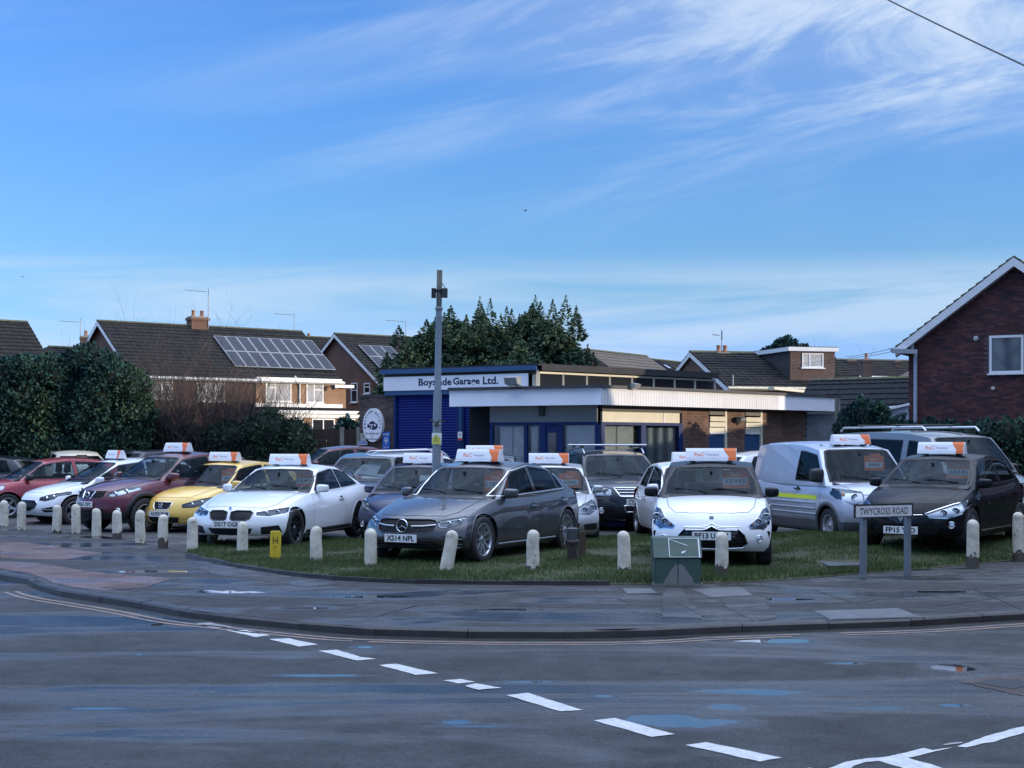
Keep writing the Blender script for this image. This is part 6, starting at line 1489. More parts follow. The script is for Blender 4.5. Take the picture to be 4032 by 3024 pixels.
# brick panels and doors
def panel_bricks(pa, pb, z1, mx): a, b = seg(pa, pb, wc_, wB); brick_wall(off, a, b, .5, z1, BR1, M_MORT, mx)
slab('brick_pier', 2684, 2790, wc_, wB, 0, ZB, M_MORT, .12, -.07); panel_bricks(2685, 2789, ZB, 110)
slab('brick_pier', 2860, 2932, wc_, wB, 0, ZB, M_MORT, .12, -.07); panel_bricks(2861, 2931, ZB, 80)
slab('brick_pier', 3000, 3172, wc_, wB, 0, ZB, M_MORT, .12, -.07); panel_bricks(3001, 3171, ZB, 110)
for pa, pb in ((2791, 2850), (2933, 2990)):
    slab('louvre_board', pa, pb, wc_, wB, ZB - .16, ZB, mat('dark_top_strip', (.16, .15, .14), .8), .05)  # topmost strip, darker than the boards below
    for i in range(3): slab('louvre_board', pa, pb, wc_, wB, 2.03 + i * .14, 2.15 + i * .14, M_CREAMP, .05, .012 * i)
    slab('door_head', pa, pb, wc_, wB, 1.99, 2.03, M_WHITEP, .08); slab('door', pa, pb, wc_, wB, .02, 1.99, BLUED, .04, -.02); slab('door_frame', pb, pb + 8, wc_, wB, 0, ZB, M_CREAMP, .08)
k = MB(); k.box((-.03, 0, -.05), (.03, .006, .05), PLATEW, TM(on_wall(2960, 1705, wc_ + n2 * .012, wB + n2 * .012), math.atan2(d2.y, d2.x))); k.build('door_notice', off)
m = MB(); wi_ = mitre(INS + .55); box_poly(m, [wA - n1 * .55, wi_, wB - n2 * .55, wB - n2 * 2.6, Vector((3.6, 39.9)), wA - n1 * 1.8], .02, ZB - .01, DARKIN); m.build('inner_wall', off)
# flood lamps on the coping and the brick pier
def flood(px, py, P, Q, label, s=1.0, up=.15):
    p = on_wall(px, py, P, Q); dd = (Vector(Q) - Vector(P)).normalized(); rz = math.atan2(dd.y, dd.x); o = thing('flood_lamp', label, 'lamp', p, rz, 'flood lamps on the garage')
    k = MB(); k.prism([(-.0, 0), (-.20 * s, .04), (-.26 * s, .16 * s), (-.05, .20 * s)], -.14 * s, .14 * s, mat('lamp_housing', (.22, .23, .23), .6, var=.2), axis='x'); k.build('housing', o)
    k = MB(); k.add([(-.12 * s, -.205 * s, .035), (.12 * s, -.205 * s, .035), (.10 * s, -.03, .0), (-.10 * s, -.03, .0)], [(0, 1, 2, 3)], mat('lamp_glass_clear', (.6, .62, .65), .1)); k.build('lamp_glass', o)
    k = MB(); k.bar((.0, 0, .05), (.06, .08, -.12), .03, .03, BLACK); k.build('bracket', o); return o
flood(2030, 1520, CA_ + n1 * .04, CC_ + n1 * .04, 'grey flood lamp on the left canopy fascia over the name board', 1.15); flood(2488, 1534, CC_ + n2 * .03, CB_ + n2 * .03, 'small dark flood lamp on the boarded canopy fascia', .75)
flood(2905, 1665, wc_ + n2 * .05, wB + n2 * .05, 'black flood lamp on the narrow brick pier between the doors', .8)
# leaning corrugated side wall and timber post at the right end of the office
cs = thing('corrugated_side_shed', 'grey corrugated lean-to at the right end of the office', 'shed'); m = MB(); a = on_wall(3175, 1700, wc_, wB + d2 * 1.5).to_2d(); b = a + Vector((1.45, .75)); nv = 60; vs = []
for i in range(31):
    z = .02 + (ZB - .1) * i / 30; dd = .02 * (1 if i % 2 else -1); vs += [(a.x + dd * .5, a.y - dd, z), (b.x + dd * .5, b.y - dd, z)]
m.add(vs, [(2 * i, 2 * i + 1, 2 * i + 3, 2 * i + 2) for i in range(30)], mat('corrugated_grey', (.20, .22, .25), .5, var=.3, vscale=2, metal=.3), True); m.build('corrugated_sheet', cs, recalc=False)
m = MB(); m.bar(b3(a + Vector((.15, -.1)), .7), b3(b + Vector((-.15, -.1)), 2.4), .07, .07, mat('dark_timber', (.03, .025, .022), .9)); m.build('brace', cs)
tp = at(3291, 1760, 39.6); post = MB(); post.bar((tp.x, tp.y, 0), (tp.x + .04, tp.y, 2.97), .11, .11, mat('weathered_timber', (.15, .145, .13), .9, var=.3, vscale=5, stretch=(1, 1, .15))); tag(post.build('timber_post'), 'tall weathered timber post against the right end of the white fascia', 'post')
tw = MB(); tw.prism([(-.02, 0), (.42, 0), (.30, .35), (.16, .62), (.02, .72)], -.05, .05, mat('bare_ply', (.32, .26, .19), .9, var=.25), TM((tp.x + .07, tp.y + .12, 1.35), .1)); tw.bar((tp.x + .2, tp.y + .12, 0), (tp.x + .2, tp.y + .12, 1.4), .06, .06, mat('weathered_timber', (.15, .145, .13))); tag(tw.build('timber_offcut'), 'pale curved timber board beside the weathered post', 'board')

# ---- signs on the garage
so = thing('oval_sign', 'white oval garage sign with a car drawing on the dark brick wing', 'sign')
oc = on_wall(1466, 1674, wl + nG * .14, wr_ + nG * .14); MO = TM(oc, angG); RX = Matrix.Rotation(PI / 2, 4, 'X'); 
sc = (wr_ - wl).length / 139.0     # metres per photograph pixel along the wall
m = MB(); m.lathe([(0, .0), (1, .0), (1, -.12 / 1), (0, -.12)], SIGNW, 40, MO @ Matrix.Scale(37 * sc * 1.02, 4, (1, 0, 0)) @ Matrix.Scale(61 * sc * .88, 4, (0, 0, 1)) @ RX, smooth=False); m.build('sign_case', so)
def arc_text(body, r0x, r0z, a0, a1, h, parent, M, mtl):
    n = len(body)
    for i, ch in enumerate(body):
        if ch == ' ': continue
        t = a0 + (a1 - a0) * i / (n - 1); x = r0x * math.cos(t); z = r0z * math.sin(t); tilt = math.atan2(-r0x * math.sin(t) * -1, r0z * math.cos(t) * -1)
        tx, tz = r0x * math.sin(t), -r0z * math.cos(t); rot = math.atan2(tz, tx)
        inst('lettering', text_mesh(ch, h if ch not in 'aers' else h * .72, None, mtl, bold=.03), parent, M @ Matrix.Translation((x, -.003, z)) @ Matrix.Rotation(-rot, 4, 'Y'))
arc_text('Boyslade Garage', 30 * sc, 44 * sc, math.radians(190), math.radians(-10), 8 * sc, so, MO, INKB)
dm = MB(); car_ = [(-20, -8), (-19, 2), (-12, 4), (-8, 10), (0, 12), (8, 10), (13, 4), (20, 3), (21, -7), (15, -14), (4, -16), (-6, -14), (-12, -9)]
dm.prism([(x * sc, z * sc) for x, z in car_], -.004, 0, INKB, MO @ Matrix.Translation((0, 0, 1 * sc)))
for q in ([(-15, 3), (-7, 1), (3, 2), (1, -2), (-10, -2)], [(6, 3), (14, 1), (13, -5), (7, -4)], [(-6, -5), (-1, -4), (0, -13), (-3, -12)]): dm.prism([(x * sc, z * sc) for x, z in q], -.007, -.004, SIGNW, MO @ Matrix.Translation((0, 0, 1 * sc)))
dm.build('car_drawing', so)
text('MOTS - SERVICES - GIFTS', 6 * sc, so, MO @ Matrix.Translation((0, -.003, -27 * sc)), width=56 * sc, mtl=INKB, bold=.02); text('for', 5 * sc, so, MO @ Matrix.Translation((0, -.003, -36 * sc)), mtl=INKB); text('Booked Motorists', 5 * sc, so, MO @ Matrix.Translation((0, -.003, -44 * sc)), width=42 * sc, mtl=INKB, bold=.02)
def notice(name, label, pa, ya, pb, yb, m_, P, Q, out=.02, cat='sign'):
    a = on_wall(pa, yb, P, Q); b = on_wall(pb, ya, P, Q); dd = (Vector(Q) - Vector(P)).normalized(); w_ = (b.to_2d() - a.to_2d()).length; o = thing(name, label, cat, a, math.atan2(dd.y, dd.x)); k = MB(); k.box((0, -out, 0), (w_, 0, b.z - a.z), m_); k.build('plate', o); return o, w_, b.z - a.z
SBLUE = mat('sign_blue', (.01, .10, .42), .4); Pw, Qw = wl + nG * .04, wr_ + nG * .04
o, w_, h_ = notice('test_station_sign', 'tall blue vehicle test sign beside the shutters', 1508, 1700, 1536, 1775, SBLUE, Pw, Qw); text('MOT TEST', h_ * .09, o, Matrix.Translation((w_ / 2, -.024, h_ * .86)), width=w_ * .85, mtl=PLATEW, bold=.03)
k = MB()
for ax_, az_, rt in ((-.30, .62, 0), (.30, .62, 0), (0, .44, PI)):
    c_ = Vector((w_ / 2 + ax_ * w_ * .45, -.023, az_ * h_)); r_ = w_ * .20; s_ = 1 if rt == 0 else -1
    k.add([c_ + Vector((-r_, 0, -r_ * s_)), c_ + Vector((r_, 0, -r_ * s_)), c_ + Vector((0, 0, r_ * 1.2 * s_))], [(0, 1, 2)], PLATEW); k.add([c_ + Vector((-r_ * .5, -.002, -r_ * s_ * .7)), c_ + Vector((r_ * .5, -.002, -r_ * s_ * .7)), c_ + Vector((0, -.002, r_ * .5 * s_))], [(0, 1, 2)], SBLUE)
k.build('three_triangles', o, recalc=False); text('Station', h_ * .07, o, Matrix.Translation((w_ / 2, -.024, h_ * .2)), width=w_ * .8, mtl=PLATEW)
o, w_, h_ = notice('opening_hours_sign', 'small cream notice at the left edge of the oval sign', 1421, 1706, 1443, 1735, mat('notice_cream', (.42, .42, .38), .6), Pw, Qw); text('OPEN\nHOURS\n8-5', h_ * .6, o, Matrix.Translation((w_ / 2, -.024, h_ * .5)), width=w_ * .7, mtl=INK)
o, w_, h_ = notice('customer_parking_sign', 'small blue and white strip notice low on the brick wing', 1414, 1737, 1447, 1751, PLATEW, Pw + nG * .05, Qw + nG * .05); k = MB(); k.box((.01, -.024, h_ * .25), (w_ - .01, -.02, h_ * .9), SBLUE); k.build('blue_band', o); text('RECEPTION', h_ * .3, o, Matrix.Translation((w_ / 2, -.027, h_ * .57)), width=w_ * .75, mtl=PLATEW)
o, w_, h_ = notice('warning_notice', 'small white and red prohibition notice on the blue pillar between the shutters', 1804, 1700, 1821, 1734, PLATEW, GL + nG * .10, G0 + nG * .10)
k = MB(); k.lathe([(.028, 0), (.022, 0)], mat('sign_red', (.5, .02, .03), .4), 20, Matrix.Translation((w_ / 2, -.022, h_ * .66)) @ RX, smooth=False); k.box((.004, -.023, .004), (w_ - .004, -.02, h_ * .27), mat('sign_red', ()), None); k.lathe([(0, 0), (.014, 0)], INK, 10, Matrix.Translation((w_ / 2, -.0225, h_ * .66)) @ RX, smooth=False); k.build('red_ring', o, recalc=False)
# ------------------------------------------------------------------ houses behind
M_BRA = brickmat('brick_wall_red_brown', (.16, .085, .058), (.10, .055, .042)); M_BRL = brickmat('brick_wall_buff', (.36, .22, .13), (.26, .15, .09)); M_BRR = brickmat('brick_wall_dark_red', (.12, .045, .04), (.085, .035, .034))
# House A: long semi with solar panels
PA, QA = Vector((-17.7, 69.0)), Vector((-9.05, 75.8))
hA = house('semi_detached_house', 'long brick semi detached house with eighteen solar panels on its dark roof', PA, QA, 7.9, 5.06, 7.75, M_BRA, tiles=300, group='brick houses behind the garage')
rA = hA['root']; dA, nA = hA['d'], hA['n']; Lx = (QA - PA).length
def fp(px, py, out=.0): return on_plane(px, py, b3(PA, 0) + nA * out, nA)
# buff right-hand half standing slightly proud
x0 = (fp(1003, 1600) - b3(PA, 0)).dot(dA); m = MB(); MA = Matrix(((dA.x, nA.x, 0, PA.x), (dA.y, nA.y, 0, PA.y), (0, 0, 1, 0), (0, 0, 0, 1)))
m.box((x0, 0, 0), (Lx, .14, 4.86), M_BRL, MA); m.build('buff_wall', rA)
m = MB(); m.box((x0 - .05, .14, 4.86), (Lx + .1, .36, 5.03), M_WHITEP, MA); m.build('box_gutter', rA)
def wA_(pa, ya, pb, yb, **k):
    a = fp(pa, yb, k.pop('o', .0)); b = fp(pb, ya, 0); return window(rA, (a.x, a.y, a.z) if 0 else a + nA * k.pop('off', .0), dA, (b - a).dot(dA), b.z - a.z, nA, **k)
wA_(1040, 1499, 1141, 1581, mull=(.36,), trans=((0, .36, .65),), off=.14, back=M_CURT); wA_(1200, 1505, 1267, 1586, mull=(.45,), trans=((.45, 1, .62),), off=.14, back=M_CURT)
wA_(592, 1492, 680, 1570, mull=(.5,), trans=((.5, 1, .7),), back=M_CURT); wA_(775, 1498, 884, 1580, mull=(.33, .66), trans=((0, .33, .7),), back=M_CURT)
m = MB(); p = fp(1172, 1490) + nA * .2; p2 = fp(1172, 1605) + nA * .2; m.tube([p + Vector((-.25, 0, .1)), p + Vector((-.05, 0, -.12)), p + Vector((0, 0, -.3)), (p.x, p.y, p2.z)], .045, M_WHITEP, 8); m.build('drain_pipe', rA)
m = MB(); p = fp(1292, 1524) + nA * .2; m.bar(p, p + nA * .28 + Vector((0, 0, .08)), .05, .05, BLACK); m.box((-.08, -.08, -.14), (.08, .08, .05), BLACK, TM(p + nA * .3)); m.build('wall_lamp', rA)
# lean-to roof along the ground floor with white gutter and windows
m0 = fp(1003, 1603) + nA * .14; e0 = 1.9; zt_, zb_ = m0.z, fp(1100, 1645).z + .35
xa, xb = x0, x0 + (fp(1335, 1610) - fp(1003, 1603)).dot(dA)
def MAp(x, y, z): return MA @ Vector((x, y, z))
lean = empty('porch_roof', parent=rA); roof_slope(lean, MAp(xa - .1, e0, zb_), MAp(xb + .5, e0, zb_), MAp(xb, .14, zt_), MAp(xa, .14, zt_), M_TILE, 60)
m = MB(); m.box((xa - .1, .14, zt_ + .02), (xb + .05, .26, zt_ + .2), M_WHITEP, MA); m.box((xa - .1, e0 - .02, zb_ - .17), (xb + .5, e0 + .10, zb_ - .01), M_WHITEP, MA); m.box((xa, e0 - .05, zb_ - .36), (xb + .4, e0 - .02, zb_ - .18), M_WHITEP, MA); m.build('white_fascia', rA)
m = MB(); m.box((xa, 0.14, 0), (xb + .4, e0 - .1, zb_ - .05), M_BRL, MA); m.build('porch_wall', rA)
for f0, f1 in ((.05, .35), (.45, .72), (.8, .97)): window(rA, MAp(xa + (xb - xa) * f0, e0 - .1, zb_ - 1.5), dA, (xb - xa) * (f1 - f0), 1.1, nA, mull=(.5,))
# end bay with small window
m = MB(); m.box((Lx, -.3, 0), (Lx + .55, .0, 4.6), M_BRL, MA); m.box((Lx - .25, -.3, 4.6), (Lx + .9, .25, 4.75), M_WHITEP, MA); m.build('end_bay', rA)
# solar panels on the front slope
sA = Vector((0, 0, hA['zr'])) ; slopev = (-nA * (7.9 / 2) + Vector((0, 0, hA['zr'] - hA['ze']))).normalized(); rn = dA.cross(slopev).normalized(); rn = rn if rn.z > 0 else -rn
pl0 = b3(PA, hA['ze']) + rn * .10
def solar(tl, tr, bl, br, nx, ny, parent_label, pl_p, pl_n, d_, sv, group='solar arrays on the roofs'):
    TL, TR, BL = [on_plane(x, y, pl_p, pl_n) for x, y in (tl, tr, bl)]
    W_ = (TR - TL).dot(d_); Hh = abs((BL - TL).dot(sv)); o = thing('solar_array', parent_label, 'solar panels', group=group)
    cell = mat('solar_cell', (.010, .015, .030), .42, spec=.18, var=.1); fr = mat('panel_frame', (.26, .28, .30), .5)
    pw, ph = W_ / nx, Hh / ny; pm = MB(); pm.box((.012, .012, 0), (pw - .012, ph - .012, .035), fr); pm.box((.045, .045, .035), (pw - .045, ph - .045, .038), cell); 
    for k in range(1, 6): pm.box((.045 + (pw - .09) * k / 6 - .004, .046, .038), (.045 + (pw - .09) * k / 6 + .004, ph - .046, .0385), mat('cell_line', (.06, .07, .09), .4))
    me = pm.mesh('solar_panel'); R = Matrix(((d_.x, sv.x, pl_n.x, 0), (d_.y, sv.y, pl_n.y, 0), (d_.z, sv.z, pl_n.z, 0), (0, 0, 0, 1)))
    for i in range(nx):
        for j in range(ny): inst('solar_panel', me, o, Matrix.Translation(TL + d_ * pw * i - sv * ph * (j + 1)) @ R)
solar((838, 1323), (1232, 1347), (926, 1444), (1325, 1463), 9, 2, 'eighteen dark solar panels on the long brick house', pl0, rn, dA, slopev)
pc_ = on_plane(778, 1300, b3(hA['Pm'], 0), nA); chimney(rA, (pc_.x, pc_.y), .95, .6, 6.9, pc_.z + (1300 - 1247) * pc_.y / F, M_BRA, math.atan2(dA.y, dA.x), 2)
tv_aerial((pc_.x + .55, pc_.y, pc_.z + .5), 1.55, .3, 'tall television aerial on the double potted chimney of the solar panel house')
# House B, gable end with four panels
PB, QB = Vector((-7.25, 81.0)), Vector((-7.25, 81.0)) + Vector((dA.x, dA.y)) * 9
hB = house('gable_house', 'brick house with white bargeboards left of the conifers', PB, QB, 9.0, 5.25, 8.05, M_BRA, group='brick houses behind the garage', tiles=0)
gnL = -hB['d']
def gp_(h, px, py): return on_plane(px, py, b3(h['P'], 0), h['d'])
for (pa, ya, pb, yb) in ((1383, 1507, 1408, 1585), (1434, 1507, 1458, 1550)):
    a = gp_(hB, pa, yb); b = gp_(hB, pb, ya); bn = Vector((-hB['n'].x, -hB['n'].y, 0)); window(hB['root'], a, hB['n'], (b - a).dot(hB['n']), b.z - a.z, -hB['d'], trans=((0, 1, .62),))
sB = (-hB['n'] * 4.5 + Vector((0, 0, 2.8))).normalized(); rnB = hB['d'].cross(sB); rnB = rnB if rnB.z > 0 else -rnB
solar((1409, 1359), (1545, 1372), (1490, 1450), (1560, 1460), 3, 2, 'blue solar panels on the gable house left of the conifers', b3(PB, 5.25) + rnB * .10, rnB.normalized(), hB['d'], sB)
# House J at the far left, same orientation; K small one between
rj = at(110, 1268, 69.0); PJm = Vector((rj.x, rj.y)); dj = Vector((dA.x, dA.y)); nj = Vector((dj.y, -dj.x)); QJ = PJm + nj * 4.0
hJ = house('left_house', 'dark tiled house at the left edge, above the tall hedge', QJ - dj * 11, QJ, 8.0, rj.z - 2.75, rj.z, M_BRA, group='brick houses behind the garage', tiles=120, over=.0)
rk = at(350, 1372, 88.0); Qk = Vector((rk.x + .5, rk.y)) + nj * 4; hK = house('hipped_house', 'low hipped roof with a square chimney behind the hedge', Qk - dj * 7.0, Qk, 8.0, rk.z - 2.6, rk.z, M_BRA, group='brick houses behind the garage', hipL=True)
ck = at(338, 1372, 86.0); chimney(hK['root'], (ck.x, ck.y), .62, .62, ck.z - 1, ck.z + .72, BR2[0], .3, 1)
tv_aerial(at(316, 1350, 86), 1.3, .1, 'small television aerial by the square chimney on the hipped roof')
tv_aerial(at(1158, 1330, 88), 1.45, .2, 'television aerial standing behind the solar roof ridge'); tv_aerial(at(1598, 1300, 80), .55, .1, 'television aerial poking out left of the conifers', 1.1)
rl = at(1125, 1328, 90.0); Ql = Vector((rl.x + 3, rl.y)) + nj * 4; hL = house('distant_house', 'roof with three chimney pots behind the solar panel house', Ql - dj * 5.5, Ql, 8.0, rl.z - 2.8, rl.z - .05, M_BRA, group='brick houses behind the garage')
cl_ = at(1180, 1333, 89); chimney(hL['root'], (cl_.x, cl_.y), 1.2, .5, cl_.z - .8, cl_.z + .02, M_BRA, .6, 3)
# roof right of the conifers (D), small roof with roof lights (E)
rd0, rd1 = at(2300, 1381, 76.0), at(2547, 1398, 82.0); dd_ = Vector((rd1.x - rd0.x, rd1.y - rd0.y)).normalized(); nd_ = Vector((dd_.y, -dd_.x))
hD = house('tiled_house', 'brown tiled roof just right of the conifers', Vector((rd0.x, rd0.y)) + nd_ * 4, Vector((rd1.x, rd1.y)) + nd_ * 4, 8.0, rd0.z - 2.6, (rd0.z + rd1.z) / 2, M_BRA, mat('roof_tile_grey_brown', (.07, .06, .055), .8, color2=(.10, .085, .07), vscale=.8), group='houses right of the conifers', over=.0, tiles=100)
re_ = at(2690, 1427, 105.0); Qe = Vector((re_.x, re_.y)) + nd_ * 3.5; hE = house('roof_light_house', 'small dark roof with two roof lights', Qe - dd_ * 5.5, Qe + dd_ * 2, 7.0, re_.z - 2.0, re_.z, M_BRA, group='houses right of the conifers')
se_ = (-Vector((nd_.x, nd_.y, 0)) * 3.5 + Vector((0, 0, 2))).normalized(); rne = Vector((dd_.x, dd_.y, 0)).cross(se_); rne = rne if rne.z > 0 else -rne
for x in (2608, 2634):
    p = on_plane(x, 1449, b3(Qe, re_.z - 2) + rne * .08, rne); k = MB(); q = Vector((dd_.x, dd_.y, 0)); k.add([p, p + q * .38, p + q * .38 + se_ * .5, p + se_ * .5], [(0, 1, 2, 3)], mat('roof_light_glass', (.55, .62, .70), .1)); k.build('roof_light', hE['root'], recalc=False)
# House C: bungalow with flat dormer
a0 = at(2725, 1385, 65.0); fc = at(2865, 1527, 61.2); g_ = Vector((fc.x - a0.x, fc.y - a0.y)); dc = Vector((-g_.y, g_.x)).normalized(); PCc = Vector((fc.x, fc.y)); QCc = PCc + dc * 6.6
hC = house('dormer_bungalow', 'brick gabled bungalow with a flat roofed dormer window', PCc, QCc, g_.length * 2, fc.z + .12, a0.z, M_BRA, M_TILE, tiles=200, group='houses right of the conifers', gutterm=M_CREAMP, over=.12)
rc = hC['root']; dC, nC = hC['d'], hC['n']; th_ = g_.length; dm_ = MB()
fx0 = 3.1; fx1 = 5.2; MC = Matrix(((dC.x, nC.x, 0, PCc.x), (dC.y, nC.y, 0, PCc.y), (0, 0, 1, 0), (0, 0, 0, 1))); dn_ = thing('dormer_tmp', None, None) if 0 else None
zd0, zd1 = hC['ze'] + .25, hC['zr'] - .12
m = MB(); m.box((fx0, -th_ - .2, zd0), (fx1, -.55, zd1), mat('tile_hung_dark', (.045, .035, .035), .7, var=.3, vscale=3), MC); dd0 = m.build('dormer', rc)
m = MB(); m.box((fx0 - .12, -th_ - .2, zd1), (fx1 + .12, -.43, zd1 + .17), M_WHITEP, MC); m.box((fx0 - .1, -th_ - .18, zd1 + .17), (fx1 + .1, -.45, zd1 + .2), FELT, MC); m.build('dormer_fascia', dd0)
m = MB(); m.box((fx0 + .01, -.55, zd0 + .01), (fx1 - .01, -.54, zd1 - .01), mat('dormer_brown_tiles', (.075, .045, .04), .7, var=.3, vscale=4), MC); m.build('dormer_front', dd0)
o_ = MC @ Vector((fx0 + .55, -.54, zd0 + .55)); window(dd0, o_, dC, 1.0, .62, nC, mull=(.35,), back=M_CURT)
cc_ = on_plane(2842, 1395, b3(hC['Pm'], 0), nC); chimney(rc, (cc_.x, cc_.y), .62, .5, hC['zr'] - .7, cc_.z + .08, M_BRR, math.atan2(dC.y, dC.x), 2)
tv_aerial((cc_.x, cc_.y, cc_.z + .3), .62, .1, 'television aerial on the bungalow chimney', .45, 4)
m = MB(); q = at(2886, 1518, 60.5); m.tube([q, q + Vector((0, 0, .45))], .03, M_GUTG, 6); m.build('soil_pipe', rc)
q0, q1 = at(3036, 1529, 58.0), at(3190, 1545, 60.0); m = MB(); m.bar(q0, q1, .3, .10, M_CREAMP); m.build('cream_fascia', rc)
# F: wide dark roof; G tan roof; H gable; I white dormers
def roof_at(name, label, l, r, Yl, Yr, drop, depth, rm, tiles=0, group='houses right of the conifers', wallm=M_BRR, **k):
    a, b = at(l[0], l[1], Yl), at(r[0], r[1], Yr); d_ = Vector((b.x - a.x, b.y - a.y)).normalized(); n_ = Vector((d_.y, -d_.x)); zr = (a.z + b.z) / 2
    return house(name, label, Vector((a.x, a.y)) + n_ * depth / 2, Vector((b.x, b.y)) + n_ * depth / 2, depth, zr - drop, zr, wallm, rm, tiles, group=group, **k)
hF = roof_at('dark_tiled_building', 'wide dark tiled roof left of the tall brick gable', (3192, 1494), (3640, 1488), 56, 53.5, 2.0, 5.2, mat('roof_tile_slate', (.012, .015, .022), .85, spec=.2, color2=(.026, .028, .032), vscale=1), 150, over=0)
hG = roof_at('tan_roof_house', 'pale brown tiled roof with a broad dark chimney', (3372, 1434), (3640, 1430), 88, 88, 2.4, 8, M_TILE2, 120, over=0, hipL=True)
for (px, pt, pb, w_, Y_, np_) in ((3411, 1413, 1495, .50, 83, 1), (3532, 1418, 1434, .34, 88, 0), (3352, 1415, 1436, .55, 92, 0)):
    q = at(px, pb, Y_); chimney(hG['root'], (q.x, q.y), w_, .5, q.z - .2, at(px, pt, Y_).z, BR2[1], 0, np_)
tv_aerial(at(3530, 1420, 88), .75, .1, 'thin television aerial above the pale brown roof', .5, 4)
ah = at(3240, 1414, 92); fh = at(3325, 1482, 89.5); gh_ = Vector((fh.x - ah.x, fh.y - ah.y)); dh = Vector((-gh_.y, gh_.x)).normalized(); hH = house('far_gable_house', 'distant red brick gable with a tall side chimney', Vector((fh.x, fh.y)), Vector((fh.x, fh.y)) + dh * 7, gh_.length * 2, fh.z + .1, ah.z, M_BRR, M_TILE, group='houses right of the conifers', over=.1)
q = at(3272, 1480, 88); chimney(hH['root'], (q.x, q.y), .38, .45, q.z - 1, at(3272, 1402, 88).z, M_BRR, 0, 1)
# white rendered dormer house between
q = at(3198, 1500, 75); wd = thing('white_dormer', 'white flat roofed dormer and grey gable beside the dark tiled roof', 'dormer', group=None); m = MB(); zz = lambda y, Y_: H - (y - HY) * Y_ / F
X_ = lambda x, Y_: (x - CX) * Y_ / F
m.box((X_(3200, 75), 75, 1), (X_(3285, 75), 77, zz(1477, 75)), M_WHITEP); m.box((X_(3196, 75), 74.8, zz(1477, 75)), (X_(3289, 75), 77.2, zz(1471, 75)), M_CREAMP); m.build('wall', wd)
m = MB(); m.prism([(X_(3148, 76), zz(1520, 76)), (X_(3148, 76), zz(1452, 76)), (X_(3235, 76), zz(1512, 76)), (X_(3235, 76), zz(1560, 76))], 76, 78, mat('pale_render', (.42, .44, .50), .7, var=.06)); m.build('rendered_gable', wd)
m = MB(); m.bar((X_(3146, 75.9), 75.9, zz(1444, 75.9)), (X_(3290, 75.9), 76.6, zz(1470, 75.9)), .5, .06, M_TILE); m.bar((X_(3140, 75.7), 75.7, zz(1448, 75.7)), (X_(3184, 75.7), 75.7, zz(1510, 75.7)), .4, .08, M_TILE); m.build('roof_edge', wd)
for i in range(4): k = MB(); k.box((X_(3203 + i * 6, 74.98), 74.97, zz(1490, 75)), (X_(3206 + i * 6, 74.98), 75, zz(1481, 75)), M_WINDK); k.build('window', wd)
# white boarded shed with curved roof between hedge and gable
sh = thing('white_shed', 'white boarded shed with a sloping roof beside the brick gable', 'shed'); Y_ = 42.0; m = MB()
m.prism([(X_(3442, Y_), 0), (X_(3442, Y_), zz(1617, Y_)), (X_(3480, Y_), zz(1616, Y_)), (X_(3575, Y_), zz(1594, Y_)), (X_(3600, Y_), 0)], Y_, Y_ + 2, mat('shed_white', (.42, .46, .52), .5, var=.1)); m.build('wall', sh)
m = MB(); m.bar((X_(3436, Y_), Y_ - .03, zz(1615, Y_)), (X_(3480, Y_), Y_ - .03, zz(1614, Y_)), .15, .06, M_WHITEP); m.bar((X_(3480, Y_), Y_ - .03, zz(1614, Y_)), (X_(3578, Y_), Y_ - .03, zz(1592, Y_)), .15, .06, M_WHITEP); m.build('roof_edge', sh)
for z_ in (1625, 1632, 1639): m = MB(); m.box((X_(3450, Y_), Y_ - .015, zz(z_, Y_)), (X_(3575, Y_), Y_ + .01, zz(z_, Y_) + .012), mat('shed_groove', (.2, .23, .28), .6)); m.build('board_joint', sh)

# ------------------------------------------------------------------ the tall brick gable at the right
R0 = Vector(((3578 - CX) * 47.6 / F, 47.6)); Rx = Vector(((4416 - CX) * 44.6 / F, 44.6)); dRr = (Rx - R0).normalized(); wR = (Rx - R0).length; nRr = Vector((dRr.y, -dRr.x))
rh = thing('brick_gable_house', 'tall dark red brick gable house with one white framed window', 'house')
zE = on_wall(3578, 1352, R0, Rx).z; zAp = on_wall(3997, 1030, R0, Rx).z; uA = (on_wall(3997, 1030, R0, Rx).to_2d() - R0).length
def gz(u): return zE + (zAp - zE) * (u / uA if u < uA else (2 * uA - u) / uA)
BRR = [brickmat('brick_red_a', (.082, .028, .028)), brickmat('brick_red_b', (.060, .023, .025)), brickmat('brick_red_c', (.108, .038, .034)), brickmat('brick_red_d', (.038, .018, .022))]
wa_ = on_wall(3896, 1471, R0, Rx); wb_ = on_wall(4031, 1318, R0, Rx); ua = (wa_.to_2d() - R0).length; ub = (wb_.to_2d() - R0).length
def hole(u, z, w): return ua - .02 - w / 2 < u < ub + .02 + w / 2 and wa_.z - .04 < z < wb_.z + .04
m = MB(); v3_ = lambda u, z, off=0: Vector((R0.x + dRr.x * u - nRr.x * off, R0.y + dRr.y * u - nRr.y * off, z)); dpt = 8
m.add([v3_(0, -.1), v3_(2 * uA, -.1), v3_(2 * uA, zE), v3_(uA, zAp), v3_(0, zE), v3_(0, -.1, dpt), v3_(2 * uA, -.1, dpt), v3_(2 * uA, zE, dpt), v3_(uA, zAp, dpt), v3_(0, zE, dpt)], [(0, 1, 2, 3, 4), (9, 8, 7, 6, 5), (0, 4, 9, 5), (1, 6, 7, 2)], mat('mortar_mauve', (.10, .078, .088), .95, var=.2, vscale=8)); m.build('wall', rh)
umax = (on_wall(4075, 1500, R0, Rx).to_2d() - R0).length
